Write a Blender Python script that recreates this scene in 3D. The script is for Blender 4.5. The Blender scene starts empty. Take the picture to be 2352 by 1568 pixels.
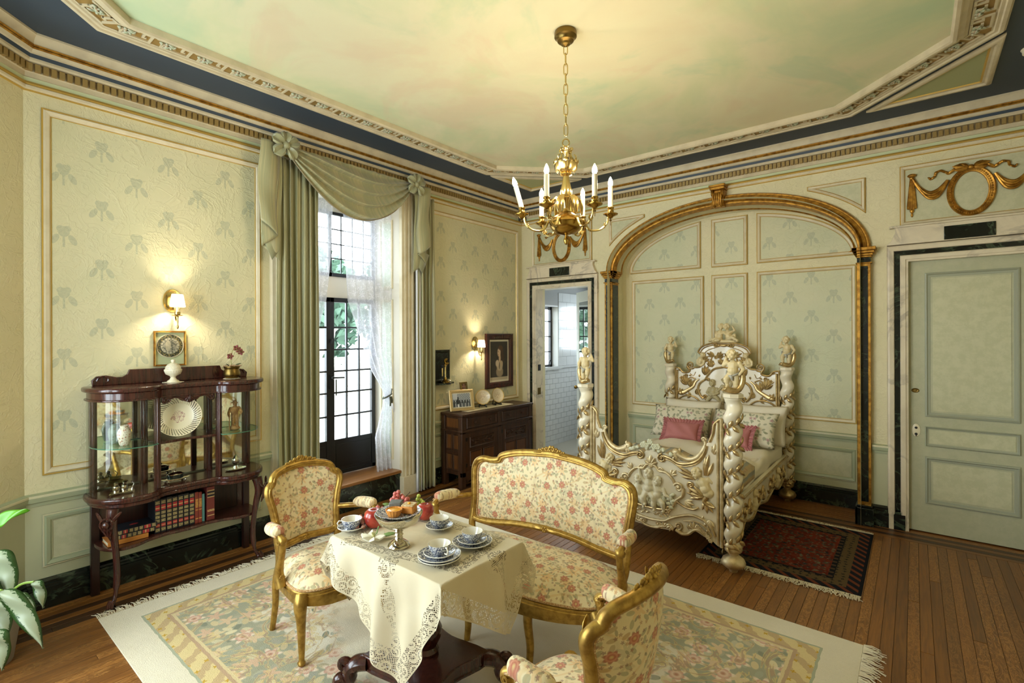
import bpy, bmesh, math, random
import numpy as np
from mathutils import Vector as Ve, Matrix as Mx
S = bpy.context.scene; col = S.collection
PI = math.pi; sin = math.sin; cos = math.cos; rad = math.radians
random.seed(7)
# ------------------------------------------------------------------ camera
cd = bpy.data.cameras.new('camera'); cam = bpy.data.objects.new('camera', cd); col.objects.link(cam)
cd.sensor_width = 36; cd.lens = 1140 / 2352 * 36; cd.shift_y = -14 / 2352; cd.clip_start = .05
cam.matrix_world = Mx.Translation((0, 0, 1.65)) @ Mx.Rotation(rad(39), 4, 'Z') @ Mx.Rotation(PI / 2, 4, 'X') @ Mx.Rotation(rad(-.2), 4, 'Z')
S.camera = cam
# ------------------------------------------------------------------ daylight: one even overcast sky, seen through the windows
w = bpy.data.worlds.new('overcast'); S.world = w; w.use_nodes = True
bg = w.node_tree.nodes['Background']; bg.inputs[0].default_value = (.86, .93, 1, 1); bg.inputs[1].default_value = 11.0
def portal(name, loc, rot, sx, sy):            # guides sky light through a window opening; gives off no light itself
    l = bpy.data.lights.new(name, 'AREA'); l.shape = 'RECTANGLE'; l.size = sx; l.size_y = sy; l.cycles.is_portal = True
    o = bpy.data.objects.new(name, l); col.objects.link(o); o.location = loc; o.rotation_euler = rot
XA, YB, ZC = -4.14, 5.33, 3.45                # left wall, back wall, ceiling
XR, YF = .92, -.86                            # right wall and front wall, both out of frame
portal('portal_french_window', (XA - .42, 2.68, 1.5), (0, -PI / 2, 0), 2.6, 1.1)
portal('portal_bay_window', (-3.53, -.265, 1.75), (PI / 2, 0, rad(-45)), 1.15, 2.3)
portal('portal_added_front_window', (-2.225, YF - .08, 1.775), (PI / 2, 0, 0), 1.05, 2.35)  # front window is added behind the camera for soft fill
vs = S.view_settings; vs.view_transform = 'Standard'; vs.look = 'None'; vs.exposure = .56; vs.gamma = 1; vs.use_curve_mapping = False
BULB = (1, .83, .60)
# ------------------------------------------------------------------ mesh helpers
class MB:
    def __init__(s): s.v = []; s.f = []; s.m = []
    def add(s, vs_, fs, mi=0):
        o = len(s.v); s.v += [tuple(p) for p in vs_]; s.f += [tuple(i + o for i in f) for f in fs]; s.m += [mi] * len(fs); return s
    def join(s, b, T=None, mi=None):
        vv = b.v if T is None else [tuple(T @ Ve(p)) for p in b.v]
        o = len(s.v); s.v += vv; s.f += [tuple(i + o for i in f) for f in b.f]; s.m += (b.m if mi is None else [mi] * len(b.f)); return s
    def xf(s, T): s.v = [tuple(T @ Ve(p)) for p in s.v]; return s
    def map(s, fn): s.v = [tuple(fn(*p)) for p in s.v]; return s
    def box(s, x0, x1, y0, y1, z0, z1, mi=0):
        return s.add([(x, y, z) for z in (z0, z1) for y in (y0, y1) for x in (x0, x1)],
            [(0, 2, 3, 1), (4, 5, 7, 6), (0, 1, 5, 4), (2, 6, 7, 3), (0, 4, 6, 2), (1, 3, 7, 5)], mi)
    def bar(s, p, q, w, h=None, mi=0, n=None):          # rectangular bar between two points
        p = Ve(p); q = Ve(q); h = h or w; d = (q - p).normalized(); u = Ve(n) if n else (Ve((0, 0, 1)) if abs(d.z) < .9 else Ve((1, 0, 0)))
        a = d.cross(u).normalized() * w / 2; b = a.cross(d).normalized() * h / 2
        return s.add([c + i * a + j * b for c in (p, q) for i, j in ((-1, -1), (1, -1), (1, 1), (-1, 1))],
            [(3, 2, 1, 0), (4, 5, 6, 7), (0, 1, 5, 4), (1, 2, 6, 5), (2, 3, 7, 6), (3, 0, 4, 7)], mi)
    def prism(s, poly, fn, d0, d1, mi=0):
        n = len(poly)
        return s.add([fn(u, v, d0) for u, v in poly] + [fn(u, v, d1) for u, v in poly],
            [tuple(range(n)), tuple(range(2 * n - 1, n - 1, -1))] + [(i, (i + 1) % n, n + (i + 1) % n, n + i) for i in range(n)], mi)
    def tube(s, pts, r, n=8, closed=False, mi=0, sx=1, up=None, caps=True):   # swept circle (ellipse with sx), radius per point
        P = [Ve(p) for p in pts]; k = len(P); rr = r if hasattr(r, '__len__') else [r] * k
        vs_ = []; a = None
        for i in range(k):
            t = (P[(i + 1) % k] - P[i - 1]) if closed else (P[min(i + 1, k - 1)] - P[max(i - 1, 0)])
            t = t.normalized() if t.length > 1e-9 else Ve((0, 0, 1))
            if up is not None: a = Ve(up) - t * t.dot(Ve(up))
            elif a is None: a = Ve((0, 0, 1)) if abs(t.z) < .9 else Ve((1, 0, 0)); a = a - t * t.dot(a)
            else: a = a - t * t.dot(a)
            a = a.normalized() if a.length > 1e-9 else Ve((1, 0, 0)); b = t.cross(a)
            vs_ += [P[i] + rr[i] * (a * cos(2 * PI * j / n) + b * sx * sin(2 * PI * j / n)) for j in range(n)]
        fs = [(i * n + j, i * n + (j + 1) % n, ((i + 1) % k) * n + (j + 1) % n, ((i + 1) % k) * n + j) for i in range(k if closed else k - 1) for j in range(n)]
        if caps and not closed: fs += [tuple(range(n - 1, -1, -1)), tuple(range((k - 1) * n, k * n))]
        return s.add(vs_, fs, mi)
    def lathe(s, prof, n=24, c=(0, 0, 0), T=None, mi=0, wob=None, top=True):   # profile (r, z)
        k = len(prof); vs_ = []
        for r, z in prof:
            for j in range(n):
                a = 2 * PI * j / n; q = r * (wob(a, z) if wob else 1); p = Ve((q * cos(a), q * sin(a), z))
                if T is not None: p = T @ p
                vs_.append(p + Ve(c))
        fs = [(i * n + j, i * n + (j + 1) % n, (i + 1) * n + (j + 1) % n, (i + 1) * n + j) for i in range(k - 1) for j in range(n)]
        if prof[0][0] > 1e-5: fs.append(tuple(range(n - 1, -1, -1)))
        if top and prof[-1][0] > 1e-5: fs.append(tuple(range((k - 1) * n, k * n)))
        return s.add(vs_, fs, mi)
    def sph(s, c, r, nu=12, nv=8, R=None, mi=0):
        r = r if hasattr(r, '__len__') else (r, r, r); vs_ = []
        for i in range(nv + 1):
            t = PI * i / nv
            for j in range(nu):
                a = 2 * PI * j / nu; p = Ve((r[0] * sin(t) * cos(a), r[1] * sin(t) * sin(a), r[2] * cos(t)))
                if R is not None: p = R @ p
                vs_.append(p + Ve(c))
        return s.add(vs_, [(i * nu + j, (i + 1) * nu + j, (i + 1) * nu + (j + 1) % nu, i * nu + (j + 1) % nu) for i in range(nv) for j in range(nu)], mi)
    def grid(s, fn, nu, nv, cu=False, cv=False, mi=0):   # fn(u,v) in 0..1
        vs_ = [fn(i / (nu if cu else nu - 1), j / (nv if cv else nv - 1)) for j in range(nv) for i in range(nu)]
        fs = [(j * nu + i, j * nu + (i + 1) % nu, ((j + 1) % nv) * nu + (i + 1) % nu, ((j + 1) % nv) * nu + i) for j in range(nv if cv else nv - 1) for i in range(nu if cu else nu - 1)]
        return s.add(vs_, fs, mi)
    def sweep(s, path, prof, fn, closed=True, mi=0, cap=True):   # mitred moulding: path (u,v), profile (inward offset, height)
        n = len(path); P = [Ve((*p, 0)) for p in path]; rows = []
        for i in range(n):
            a = (P[i] - P[i - 1]); b = (P[(i + 1) % n] - P[i])
            if not closed and i == 0: a = b
            if not closed and i == n - 1: b = a
            a.normalize(); b.normalize(); na = Ve((-a.y, a.x, 0)); nb = Ve((-b.y, b.x, 0))
            m = na + nb; m = m / max(m.dot(na), .25)
            rows.append([fn(P[i].x + m.x * t, P[i].y + m.y * t, d) for t, d in prof])
        k = len(prof); fs = [(i * k + j, i * k + j + 1, ((i + 1) % n) * k + j + 1, ((i + 1) % n) * k + j) for i in range(n if closed else n - 1) for j in range(k - 1)]
        if not closed and cap and k > 2: fs += [tuple(range(k)), tuple(range(n * k - 1, (n - 1) * k - 1, -1))]
        return s.add([p for r in rows for p in r], fs, mi)
    def mesh(s, name='mesh'):
        me = bpy.data.meshes.new(name); me.from_pydata(s.v, [], s.f); return me
    def build(s, name, mats, parent=None, ang=40, sub=0, bev=0, solid=0, loc=None, fix=True):
        me = s.mesh(name); mats = mats if isinstance(mats, (list, tuple)) else [mats]
        for m in mats: me.materials.append(m)
        if len(mats) > 1: me.polygons.foreach_set('material_index', s.m)
        if fix:
            bm = bmesh.new(); bm.from_mesh(me); bmesh.ops.recalc_face_normals(bm, faces=bm.faces); bm.to_mesh(me); bm.free()
        me.polygons.foreach_set('use_smooth', [ang > 0] * len(me.polygons))
        if ang > 0: me.set_sharp_from_angle(angle=rad(ang))
        return put(name, me, parent, sub, bev, solid, loc)
def put(name, me, parent=None, sub=0, bev=0, solid=0, loc=None):
    o = bpy.data.objects.new(name, me); col.objects.link(o); o.parent = parent
    if loc is not None: o.location = loc
    if solid: m = o.modifiers.new('solid', 'SOLIDIFY'); m.thickness = solid; m.offset = 0
    if bev: m = o.modifiers.new('bevel', 'BEVEL'); m.width = bev; m.segments = 2; m.limit_method = 'ANGLE'; m.angle_limit = rad(35)
    if sub: m = o.modifiers.new('sub', 'SUBSURF'); m.levels = sub; m.render_levels = sub
    return o
def tag(o, label, cat, group=None):
    o['label'] = label; o['category'] = cat
    if group: o['group'] = group
    return o
def thing(name, label, cat, loc=(0, 0, 0), rz=0, group=None):
    o = bpy.data.objects.new(name, None); o.empty_display_size = .05; col.objects.link(o)
    o.location = loc; o.rotation_euler = (0, 0, rz); return tag(o, label, cat, group)
def struct(o): o['kind'] = 'structure'; return o
def stuff(o): o['kind'] = 'stuff'; return o
def grp(name): o = bpy.data.objects.new(name, None); col.objects.link(o); return struct(o)
def copy_tree(o, parent=None, loc=None, rz=None, label=None):
    c = o.copy(); col.objects.link(c); c.parent = parent
    if loc is not None: c.location = loc
    if rz is not None: c.rotation_euler = (0, 0, rz)
    if label: c['label'] = label
    for ch in o.children: copy_tree(ch, c)
    return c
def remesh(b, vox, smooth=2):                       # many overlapping solids -> one continuous skin
    o = bpy.data.objects.new('tmp', b.mesh('tmp')); col.objects.link(o)
    m = o.modifiers.new('r', 'REMESH'); m.mode = 'VOXEL'; m.voxel_size = vox
    if smooth: m = o.modifiers.new('s', 'SMOOTH'); m.iterations = smooth; m.factor = .5
    dg = bpy.context.evaluated_depsgraph_get(); dg.update(); me = bpy.data.meshes.new_from_object(o.evaluated_get(dg))
    bpy.data.objects.remove(o); me.polygons.foreach_set('use_smooth', [True] * len(me.polygons)); me.materials.clear(); return me
def spline(pts, n=8, closed=False):                 # Catmull-Rom through points (any dimension)
    P = [np.array(p, float) for p in pts]; k = len(P); out = []
    for i in range(k if closed else k - 1):
        p0 = P[i - 1] if (closed or i) else P[0]; p1 = P[i]; p2 = P[(i + 1) % k]; p3 = P[(i + 2) % k] if (closed or i + 2 < k) else P[-1]
        for j in range(n):
            t = j / n; out.append(tuple(.5 * (2 * p1 + (p2 - p0) * t + (2 * p0 - 5 * p1 + 4 * p2 - p3) * t * t + (3 * p1 - p0 - 3 * p2 + p3) * t ** 3)))
    if not closed: out.append(tuple(P[-1]))
    return out
def spiral(c, r, a0, turns, n=16, k=.25):           # shrinking 2-D spiral ending at the centre
    m = max(6, int(abs(turns) * n))
    return [(c[0] + r * (1 - (1 - k) * i / m) * cos(a0 + 2 * PI * turns * i / m), c[1] + r * (1 - (1 - k) * i / m) * sin(a0 + 2 * PI * turns * i / m)) for i in range(m + 1)]
def lerp(a, b, t): return a + (b - a) * t
def capsule(b, p, q, r0, r1, n=10):
    p = Ve(p); q = Ve(q); P = [p + (q - p) * t for t in (0, .33, .66, 1)]
    b.tube(P, [lerp(r0, r1, t) for t in (0, .33, .66, 1)], n); b.sph(p, r0, n, 6); b.sph(q, r1, n, 6); return b
# ------------------------------------------------------------------ material helpers: arithmetic on node sockets
def lin(h):
    if not isinstance(h, str): return (*h[:3], 1)
    h = h.lstrip('#'); c = [int(h[i:i + 2], 16) / 255 for i in (0, 2, 4)]
    return (*[x / 12.92 if x <= .04045 else ((x + .055) / 1.055) ** 2.4 for x in c], 1)
class N:
    def __init__(s, g, k): s.g = g; s.k = k
    def m(s, op, *a):
        n = s.g.nt.nodes.new('ShaderNodeMath'); n.operation = op
        for i, x in enumerate((s,) + a): s.g.put(n.inputs[i], x)
        return N(s.g, n.outputs[0])
    def __add__(s, o): return s.m('ADD', o)
    __radd__ = __add__
    def __sub__(s, o): return s.m('SUBTRACT', o)
    def __rsub__(s, o): return s.m('MULTIPLY', -1).m('ADD', o)
    def __mul__(s, o): return s.m('MULTIPLY', o)
    __rmul__ = __mul__
    def __truediv__(s, o): return s.m('DIVIDE', o)
    def __neg__(s): return s.m('MULTIPLY', -1)
    def abs(s): return s.m('ABSOLUTE')
    def min(s, o): return s.m('MINIMUM', o)
    def max(s, o): return s.m('MAXIMUM', o)
    def lt(s, o): return s.m('LESS_THAN', o)
    def gt(s, o): return s.m('GREATER_THAN', o)
    def sin(s): return s.m('SINE')
    def cos(s): return s.m('COSINE')
    def sqrt(s): return s.m('SQRT')
    def pow(s, o): return s.m('POWER', o)
    def floor(s): return s.m('FLOOR')
    def frac(s): return s.m('FRACT')
    def tri(s, p): return s.m('PINGPONG', p)
    def step(s, a, b):                                # smooth ramp: 0 at a, 1 at b
        n = s.g.nt.nodes.new('ShaderNodeMapRange'); n.interpolation_type = 'SMOOTHSTEP'
        s.g.put(n.inputs[0], s); s.g.put(n.inputs[1], a); s.g.put(n.inputs[2], b); return N(s.g, n.outputs[0])
    def xyz(s):
        n = s.g.nt.nodes.new('ShaderNodeSeparateXYZ'); s.g.put(n.inputs[0], s); return [N(s.g, o) for o in n.outputs]
class G:
    def __init__(s, name):
        s.mat = bpy.data.materials.new(name); s.mat.use_nodes = True; s.nt = s.mat.node_tree
        s.b = s.nt.nodes['Principled BSDF']; s.out = s.nt.nodes['Material Output']
    def put(s, inp, x):
        if isinstance(x, N): s.nt.links.new(x.k, inp)
        elif isinstance(x, str): inp.default_value = lin(x)
        elif hasattr(x, '__len__'): inp.default_value = x if len(x) == len(inp.default_value) else lin(x)
        else: inp.default_value = x
    def tc(s, kind='Object'):
        n = s.nt.nodes.new('ShaderNodeTexCoord'); return N(s, n.outputs[kind])
    def geo(s, k='Normal'): return N(s, s.nt.nodes.new('ShaderNodeNewGeometry').outputs[k])
    def vec(s, x=0, y=0, z=0):
        n = s.nt.nodes.new('ShaderNodeCombineXYZ'); [s.put(n.inputs[i], q) for i, q in enumerate((x, y, z))]; return N(s, n.outputs[0])
    def noise(s, v, scale=5, detail=3, rough=.55, dist=0, out=0):
        n = s.nt.nodes.new('ShaderNodeTexNoise'); s.put(n.inputs['Vector'], v)
        for k, x in (('Scale', scale), ('Detail', detail), ('Roughness', rough), ('Distortion', dist)): s.put(n.inputs[k], x)
        return N(s, n.outputs[out])
    def voro(s, v, scale=5, feat='F1', out='Distance', rnd=1, dim='2D'):
        n = s.nt.nodes.new('ShaderNodeTexVoronoi'); n.voronoi_dimensions = dim; n.feature = feat; s.put(n.inputs['Vector'], v); s.put(n.inputs['Scale'], scale); s.put(n.inputs['Randomness'], rnd)
        if isinstance(out, str): return N(s, n.outputs[out])
        return [N(s, n.outputs[o]) for o in out]
    def mix(s, f, a, b):
        n = s.nt.nodes.new('ShaderNodeMix'); n.data_type = 'RGBA'; s.put(n.inputs[0], f); s.put(n.inputs[6], a); s.put(n.inputs[7], b); return N(s, n.outputs[2])
    def ramp(s, f, stops, mode='LINEAR'):
        n = s.nt.nodes.new('ShaderNodeValToRGB'); r = n.color_ramp; r.interpolation = mode; s.put(n.inputs[0], f)
        while len(r.elements) < len(stops): r.elements.new(.5)
        for e, (p, c) in zip(r.elements, stops): e.position = p; e.color = lin(c)
        return N(s, n.outputs[0])
    def bump(s, h, strength=.3, dist=.01):
        n = s.nt.nodes.new('ShaderNodeBump'); s.put(n.inputs['Height'], h); n.inputs['Strength'].default_value = strength; n.inputs['Distance'].default_value = dist
        s.nt.links.new(n.outputs[0], s.b.inputs['Normal'])
    def rnd(s): return N(s, s.nt.nodes.new('ShaderNodeObjectInfo').outputs['Random'])
    def spots(s, u, v, scale, R, petals=5, depth=.3, off=0, rnd=.8, keep=1, asp=1):
        """scattered rosettes (petals>0) or turned leaves (petals=0); returns mask, random 0..1, distance to centre"""
        p = s.vec(u + off, v + off * .37, 0); pos, c = s.voro(p, scale, out=('Position', 'Color'), rnd=rnd)
        px, py, _ = pos.xyz(); c1, c2, c3 = c.xyz(); x = u + off - px; y = v + off * .37 - py
        if petals:
            th = y.m('ARCTAN2', x); d = (x * x + y * y).sqrt(); e = d / (1 - depth + depth * (th * petals + c3 * 6).cos())
        else:
            a = c3 * 6.283; ca = a.cos(); sa = a.sin(); xx = x * ca + y * sa; yy = (y * ca - x * sa) * asp; e = (xx * xx + yy * yy).sqrt(); d = e
        mk = (-(e - R)).step(-.15 * R, .15 * R)
        if keep < 1: mk = mk * c2.lt(keep)
        return mk, c1, d
MT = {}
def M(name, c='#ffffff', rough=.5, metal=0, fn=None, spec=.5, **kw):
    g = G(name); b = g.b; g.put(b.inputs['Base Color'], c); b.inputs['Roughness'].default_value = rough; b.inputs['Metallic'].default_value = metal
    b.inputs['Specular IOR Level'].default_value = spec
    for k, x in kw.items(): g.put(b.inputs[k.replace('_', ' ')], x)
    if fn:
        r = fn(g) or {}
        for k, x in r.items():
            if k == 'bump': g.bump(*x)
            else: g.put(b.inputs[{'col': 'Base Color', 'rough': 'Roughness', 'alpha': 'Alpha', 'metal': 'Metallic'}[k]], x)
    MT[name] = g.mat; return g.mat
# ------------------------------------------------------------------ materials
def crackle(g, p, s=6):
    n = g.noise(p, s, 4, .6, .6); r = (n - .5).abs().step(0, .035); n2 = g.noise(p, s * 2.3, 3, .6, 1.2); r2 = (n2 - .5).abs().step(0, .05)
    return (1 - r) + (1 - r2) * .6 + g.noise(p, 40, 2) * .25
def plaster(c1, c2, s=6, st=.35):
    def fn(g):
        p = g.tc(); return dict(col=g.mix(g.noise(p, 1.7, 4).step(.35, .7), c1, c2), bump=(crackle(g, p, s), st, .006))
    return fn
WALL = M('wall_plaster', rough=.6, fn=plaster('#ddd3ac', '#d9d0a6'))
WAINSCOT = M('wainscot_green', rough=.55, fn=lambda g: dict(col=g.mix(g.noise(g.tc(), 3, 4).step(.35, .7), '#bbbb98', '#b3b491'), bump=(g.noise(g.tc(), 60, 2), .08, .003)))
def iris(axis, off=(0, 0), base=('#cfcaa3', '#d8d0a9')):
    def fn(g):
        p = g.tc(); X, Y, Z = p.xyz(); u = (Y if axis == 'A' else X) + off[0]; v = Z + off[1]
        A, B = .375, .385; mk = None
        ink = g.noise(g.vec(u, v), 60, 3).step(.3, .6) * .35 + .65
        for k in (0, .5):
            x = (((u / A + k).frac()) - .5) * A; y = (((v / B + k).frac()) - .5) * B; ax = x.abs()
            def ell(cx, cy, rx, ry, a):
                ca, sa = cos(a), sin(a); dx = ax - cx; dy = y - cy; p_ = (dx * ca + dy * sa) / rx; q_ = (dy * ca - dx * sa) / ry
                return 1 - (p_ * p_ + q_ * q_).sqrt()
            m1 = ell(0, .030, .030, .035, 0).max(ell(.043, -.020, .036, .018, rad(-62))).max(ell(.020, .050, .015, .019, rad(25)))
            st_ = (.007 - ax).min((y + .068).min(.01 - y)) * 40; m1 = m1.max(st_)
            gap = ((m1 - .0).step(.0, .1)); mk = gap if mk is None else mk.max(gap)
        base_ = g.mix(g.noise(p, 2.2, 4).step(.35, .7), base[0], base[1])
        return dict(col=g.mix(mk * ink * .5, base_, '#9aa18a'), bump=(crackle(g, p, 4), .28, .006))
    return fn
IRIS_A = M('iris_paper_left', rough=.55, fn=iris('A', (.10, .03)))
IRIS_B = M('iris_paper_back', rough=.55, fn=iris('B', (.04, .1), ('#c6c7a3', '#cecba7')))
def stipple(c1, c2):
    return lambda g: dict(col=g.mix(g.noise(g.tc(), 14, 5, .7).step(.38, .62), c1, c2), bump=(g.noise(g.tc(), 90, 3), .12, .003))
STIP = M('stippled_green', rough=.5, fn=stipple('#bcbb97', '#c8c5a3'))
DOORP = M('door_green', rough=.45, fn=stipple('#b0b091', '#b7b697'))
DOORM = M('door_moulding_green', '#9fa28c', .4)
CREAM = M('cream_moulding', rough=.45, fn=lambda g: dict(col=g.mix(g.noise(g.tc(), 9, 4).step(.4, .7), '#dccfb0', '#d2c4a2')))
PINKC = M('cornice_cream', rough=.5, fn=lambda g: dict(col=g.mix(g.noise(g.tc(), 9, 4).step(.4, .7), '#cdbf9e', '#bfb192')))
GOLD = M('gilt_line', '#d2ae58', .38, .55)
OLDG = M('antique_gilt', rough=.4, metal=.75, fn=lambda g: dict(col=g.mix(g.noise(g.tc(), 25, 4).step(.35, .65), '#c08d38', '#8c6020'), bump=(g.noise(g.tc(), 70, 3), .15, .003)))
NAVY = M('navy_paint', '#33404d', .55)
def clouds(g):
    p = g.tc(); n = g.noise(p, .75, 5, .6, .5); n2 = g.noise(p, 1.1, 5, .6, .8, 1).xyz()[1]
    c = g.ramp(n, [(.34, '#bccaa2'), (.47, '#d0d2a8'), (.56, '#dcd6b0'), (.68, '#dacfaa')]); c = g.mix(n2.step(.52, .66) * .45, c, '#d8bf9e'); c = g.mix((1 - n2).step(.54, .68) * .5, c, '#b2c8a2')
    return dict(col=c, bump=(g.noise(p, 60, 2), .06, .003))
CLOUD = M('painted_cloud_ceiling', rough=.6, fn=clouds)
def marble(c0, c1, vein, s=3):
    def fn(g):
        p = g.tc(); n = g.noise(p, s * 1.2, 6, .65, 1.6); v = (g.noise(p, s, 5, .6, 2.2) - .5).abs().step(0, .05)
        return dict(col=g.mix((1 - v) * .75 * g.noise(p, s * 2, 2).step(.4, .6), g.mix(n.step(.4, .7), c0, c1), vein))
    return fn
GMARB = M('green_marble', rough=.2, fn=marble('#0c100c', '#1a221a', '#46543f', 4))
WMARB = M('white_marble', rough=.35, fn=marble('#dccfb4', '#cfc1a6', '#a89c8a', 1.5))
def wood(c0, c1, s=1, ax='Z', rough=.3):
    def fn(g):
        X, Y, Z = g.tc().xyz(); k = {'X': (.08, 1, 1), 'Y': (1, .08, 1), 'Z': (1, 1, .08)}[ax]
        v = g.vec(X * k[0], Y * k[1], Z * k[2]); n = g.noise(v, 55 * s, 4, .6, .6); return dict(col=g.mix(n.step(.3, .7), c0, c1), bump=(n, .05, .002))
    return fn
MAHOG = M('mahogany', rough=.25, fn=wood('#2e1510', '#4a241a'), Coat_Weight=.3)
MAHOGD = M('dark_mahogany', rough=.3, fn=wood('#1f0f0c', '#33170f'))
OAKD = M('dark_oak', rough=.4, fn=wood('#2c190d', '#462a15', .8))
OAKL = M('oak_panel', rough=.4, fn=wood('#4c2c12', '#693f1a', .8))
def plank(c0, c1, c2):
    def fn(g):
        X, Y, Z = g.tc('Object').xyz(); r = g.rnd(); v = g.vec(X + r * 7.3, Y * .05 + r * 3, 0)
        n = g.noise(v, 70, 5, .65, .8); fig = g.noise(g.vec(X * 3 + r * 5, Y * .9 + r * 11, 0), 9, 4, .6, 2.4); fl = (fig - .5).abs().step(.0, .06)
        c = g.mix(n.step(.3, .72), c0, c1); c = g.mix((1 - fl) * r.step(.35, .9) * .65, c, c2); tone = r * 13.7; tone = tone.frac() * .36 + .76
        h = g.nt.nodes.new('ShaderNodeHueSaturation'); g.put(h.inputs['Value'], tone); g.put(h.inputs['Color'], c)
        return dict(col=N(g, h.outputs[0]), rough=n * .12 + .34, bump=(n, .05, .002))
    return fn
FLOORW = M('oak_plank', fn=plank('#6b421a', '#8c5a25', '#b58042'), Coat_Weight=.12, Coat_Roughness=.3)
FLOORD = M('walnut_strip', fn=plank('#34200f', '#482b14', '#57371b'))
GAPW = M('subfloor', '#1c0f06', .8)
# upholstery brocade
def brocade(uv, base='#e3cf9d'):
    def fn(g):
        X, Y, Z = g.tc().xyz(); u, v = (X, Z) if uv == 'xz' else (X, Y) if uv == 'xy' else (Y, Z)
        wob = g.noise(g.vec(u, v), 7, 2); c = g.mix(g.noise(g.vec(u, v), 3, 2), base, '#ecdcb4')
        # scrolling ribbons and pale ghost leaves
        s1 = ((u * 13 + (v * 19).sin() * 1.2).sin()).abs(); c = g.mix((1 - s1.step(.0, .22)) * .5, c, '#cdbb90'); s2 = ((u * 13 + (v * 19 + 1).sin() * 1.4 + 1.2).sin()).abs(); c = g.mix((1 - s2.step(.05, .16)) * .45, c, '#dfb878')
        m, r, d = g.spots(u, v, 11, .036, 8, .3, .3, .75); c = g.mix(m * .7, c, g.ramp(r, [(0, '#e6b878'), (.5, '#e2be86'), (.8, '#c9bd95')]))
        m, r, d = g.spots(u, v, 24, .014, 0, 0, 1.7, .9, 1, 2.0); c = g.mix(m * .75, c, g.ramp(r, [(0, '#a49a70'), (.6, '#b0a67c'), (1, '#c79a62')]))
        m, r, d = g.spots(u, v, 44, .0068, 5, .25, 2.1, .9, .55); c = g.mix(m * .6, c, g.ramp(r, [(0, '#a5614c'), (.35, '#7d5350'), (.55, '#8b5a48'), (1, '#bd8350')]))
        m, r, d = g.spots(u, v, 30, .010, 0, 0, 3.3, .9, .5, 2.4); c = g.mix(m * .58, c, g.ramp(r, [(0, '#7f7a58'), (.5, '#8d8560'), (1, '#6d5a4a')]))
        m, r, d = g.spots(u, v, 9.0, .024, 7, .16, 4.4, .6); cc = g.ramp(d / .026, [(.08, '#d3b070'), (.3, '#b55a42'), (.5, '#cf8a68'), (.68, '#b0604a'), (.9, '#b39a70')]); c = g.mix(m * .9, c, cc)
        return dict(col=c, bump=(g.noise(g.vec(u, v), 500, 1) + wob * .3, .12, .002))
    return fn
BROC_B = M('brocade_back', rough=.7, fn=brocade('xz'), Sheen_Weight=.2)
BROC_S = M('brocade_seat', rough=.7, fn=brocade('xy'), Sheen_Weight=.2)
BROC_P = M('brocade_arm', rough=.7, fn=brocade('yz'), Sheen_Weight=.2)
GIMP = M('gimp_braid', rough=.8, fn=lambda g: dict(col=g.mix(g.voro(g.tc(), 160, dim='3D').step(.2, .6), '#d9b98a', '#b08552'), bump=(g.voro(g.tc(), 160, dim='3D'), .5, .003)))
GILT = M('giltwood', rough=.4, metal=.75, fn=lambda g: dict(col=g.mix(g.noise(g.tc(), 30, 4).step(.35, .7), '#ba9649', '#926f31'), bump=(g.noise(g.tc(), 80, 2), .08, .002)))
# bed paint
IVORY = M('bed_ivory', '#e2d6ba', .28, Coat_Weight=.3)
IVOR2 = M('cherub_ivory', '#d6c394', .4)
BGILT = M('bed_gilt', rough=.32, metal=.8, fn=lambda g: dict(col=g.mix(g.noise(g.tc(), 22, 4).step(.35, .65), '#cdb27e', '#a88f60')))
BSILV = M('bed_silver_gilt', rough=.45, metal=.6, fn=lambda g: dict(col=g.mix(g.noise(g.tc(), 16, 4).step(.35, .65), '#dccaa0', '#b9a377')))
BGREEN = M('relief_pale_green', '#c9c6a6', .5)
DRAPE = M('drapery_grey', '#a8a598', .5)
# textiles
def silk(g):
    X, Y, Z = g.tc('UV').xyz(); s = g.noise(g.vec(X * 260, Y * 2), 1, 2); t = g.noise(g.vec(X * 22, .3), 1, 1).step(.44, .56)
    return dict(col=g.mix(t, g.mix(s.step(.3, .7), '#91926b', '#a6a17a'), g.mix(s.step(.3, .7), '#b5ac82', '#9d976d')), bump=(s, .1, .002))
SILK = M('striped_silk', rough=.38, fn=silk, Sheen_Weight=.3)
def lacec(g):
    X, Y, Z = g.tc('UV').xyz(); p = g.vec(X, Y); e = g.voro(p, 130, 'DISTANCE_TO_EDGE'); m, r, d = g.spots(X, Y, 9, .045, 6, .35, .2, .7); m2, r2, d2 = g.spots(X, Y, 17, .02, 0, 0, 1.2, .9, 1, 2)
    solid = m.max(m2) * g.noise(p, 140, 1).step(.3, .6); thread = 1 - e.step(.05, .12)
    return dict(alpha=(thread * .3 + .42).max(solid * .78))
LACE = M('lace_curtain', '#dcdce4', .8, fn=lacec, Transmission_Weight=0)
def translucent(mat, c, f):
    nt = mat.node_tree; t = nt.nodes.new('ShaderNodeBsdfTranslucent'); t.inputs[0].default_value = lin(c); mx = nt.nodes.new('ShaderNodeMixShader'); mx.inputs[0].default_value = f
    b = nt.nodes['Principled BSDF']; tr = nt.nodes.new('ShaderNodeBsdfTransparent'); m2 = nt.nodes.new('ShaderNodeMixShader')
    l = b.inputs['Alpha'].links
    if l: nt.links.new(l[0].from_socket, m2.inputs[0]); nt.links.remove(l[0])
    else: m2.inputs[0].default_value = 1
    nt.links.new(b.outputs[0], mx.inputs[1]); nt.links.new(t.outputs[0], mx.inputs[2]); nt.links.new(tr.outputs[0], m2.inputs[1]); nt.links.new(mx.outputs[0], m2.inputs[2]); nt.links.new(m2.outputs[0], nt.nodes['Material Output'].inputs[0])
translucent(LACE, '#e9e9f2', .3)
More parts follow.
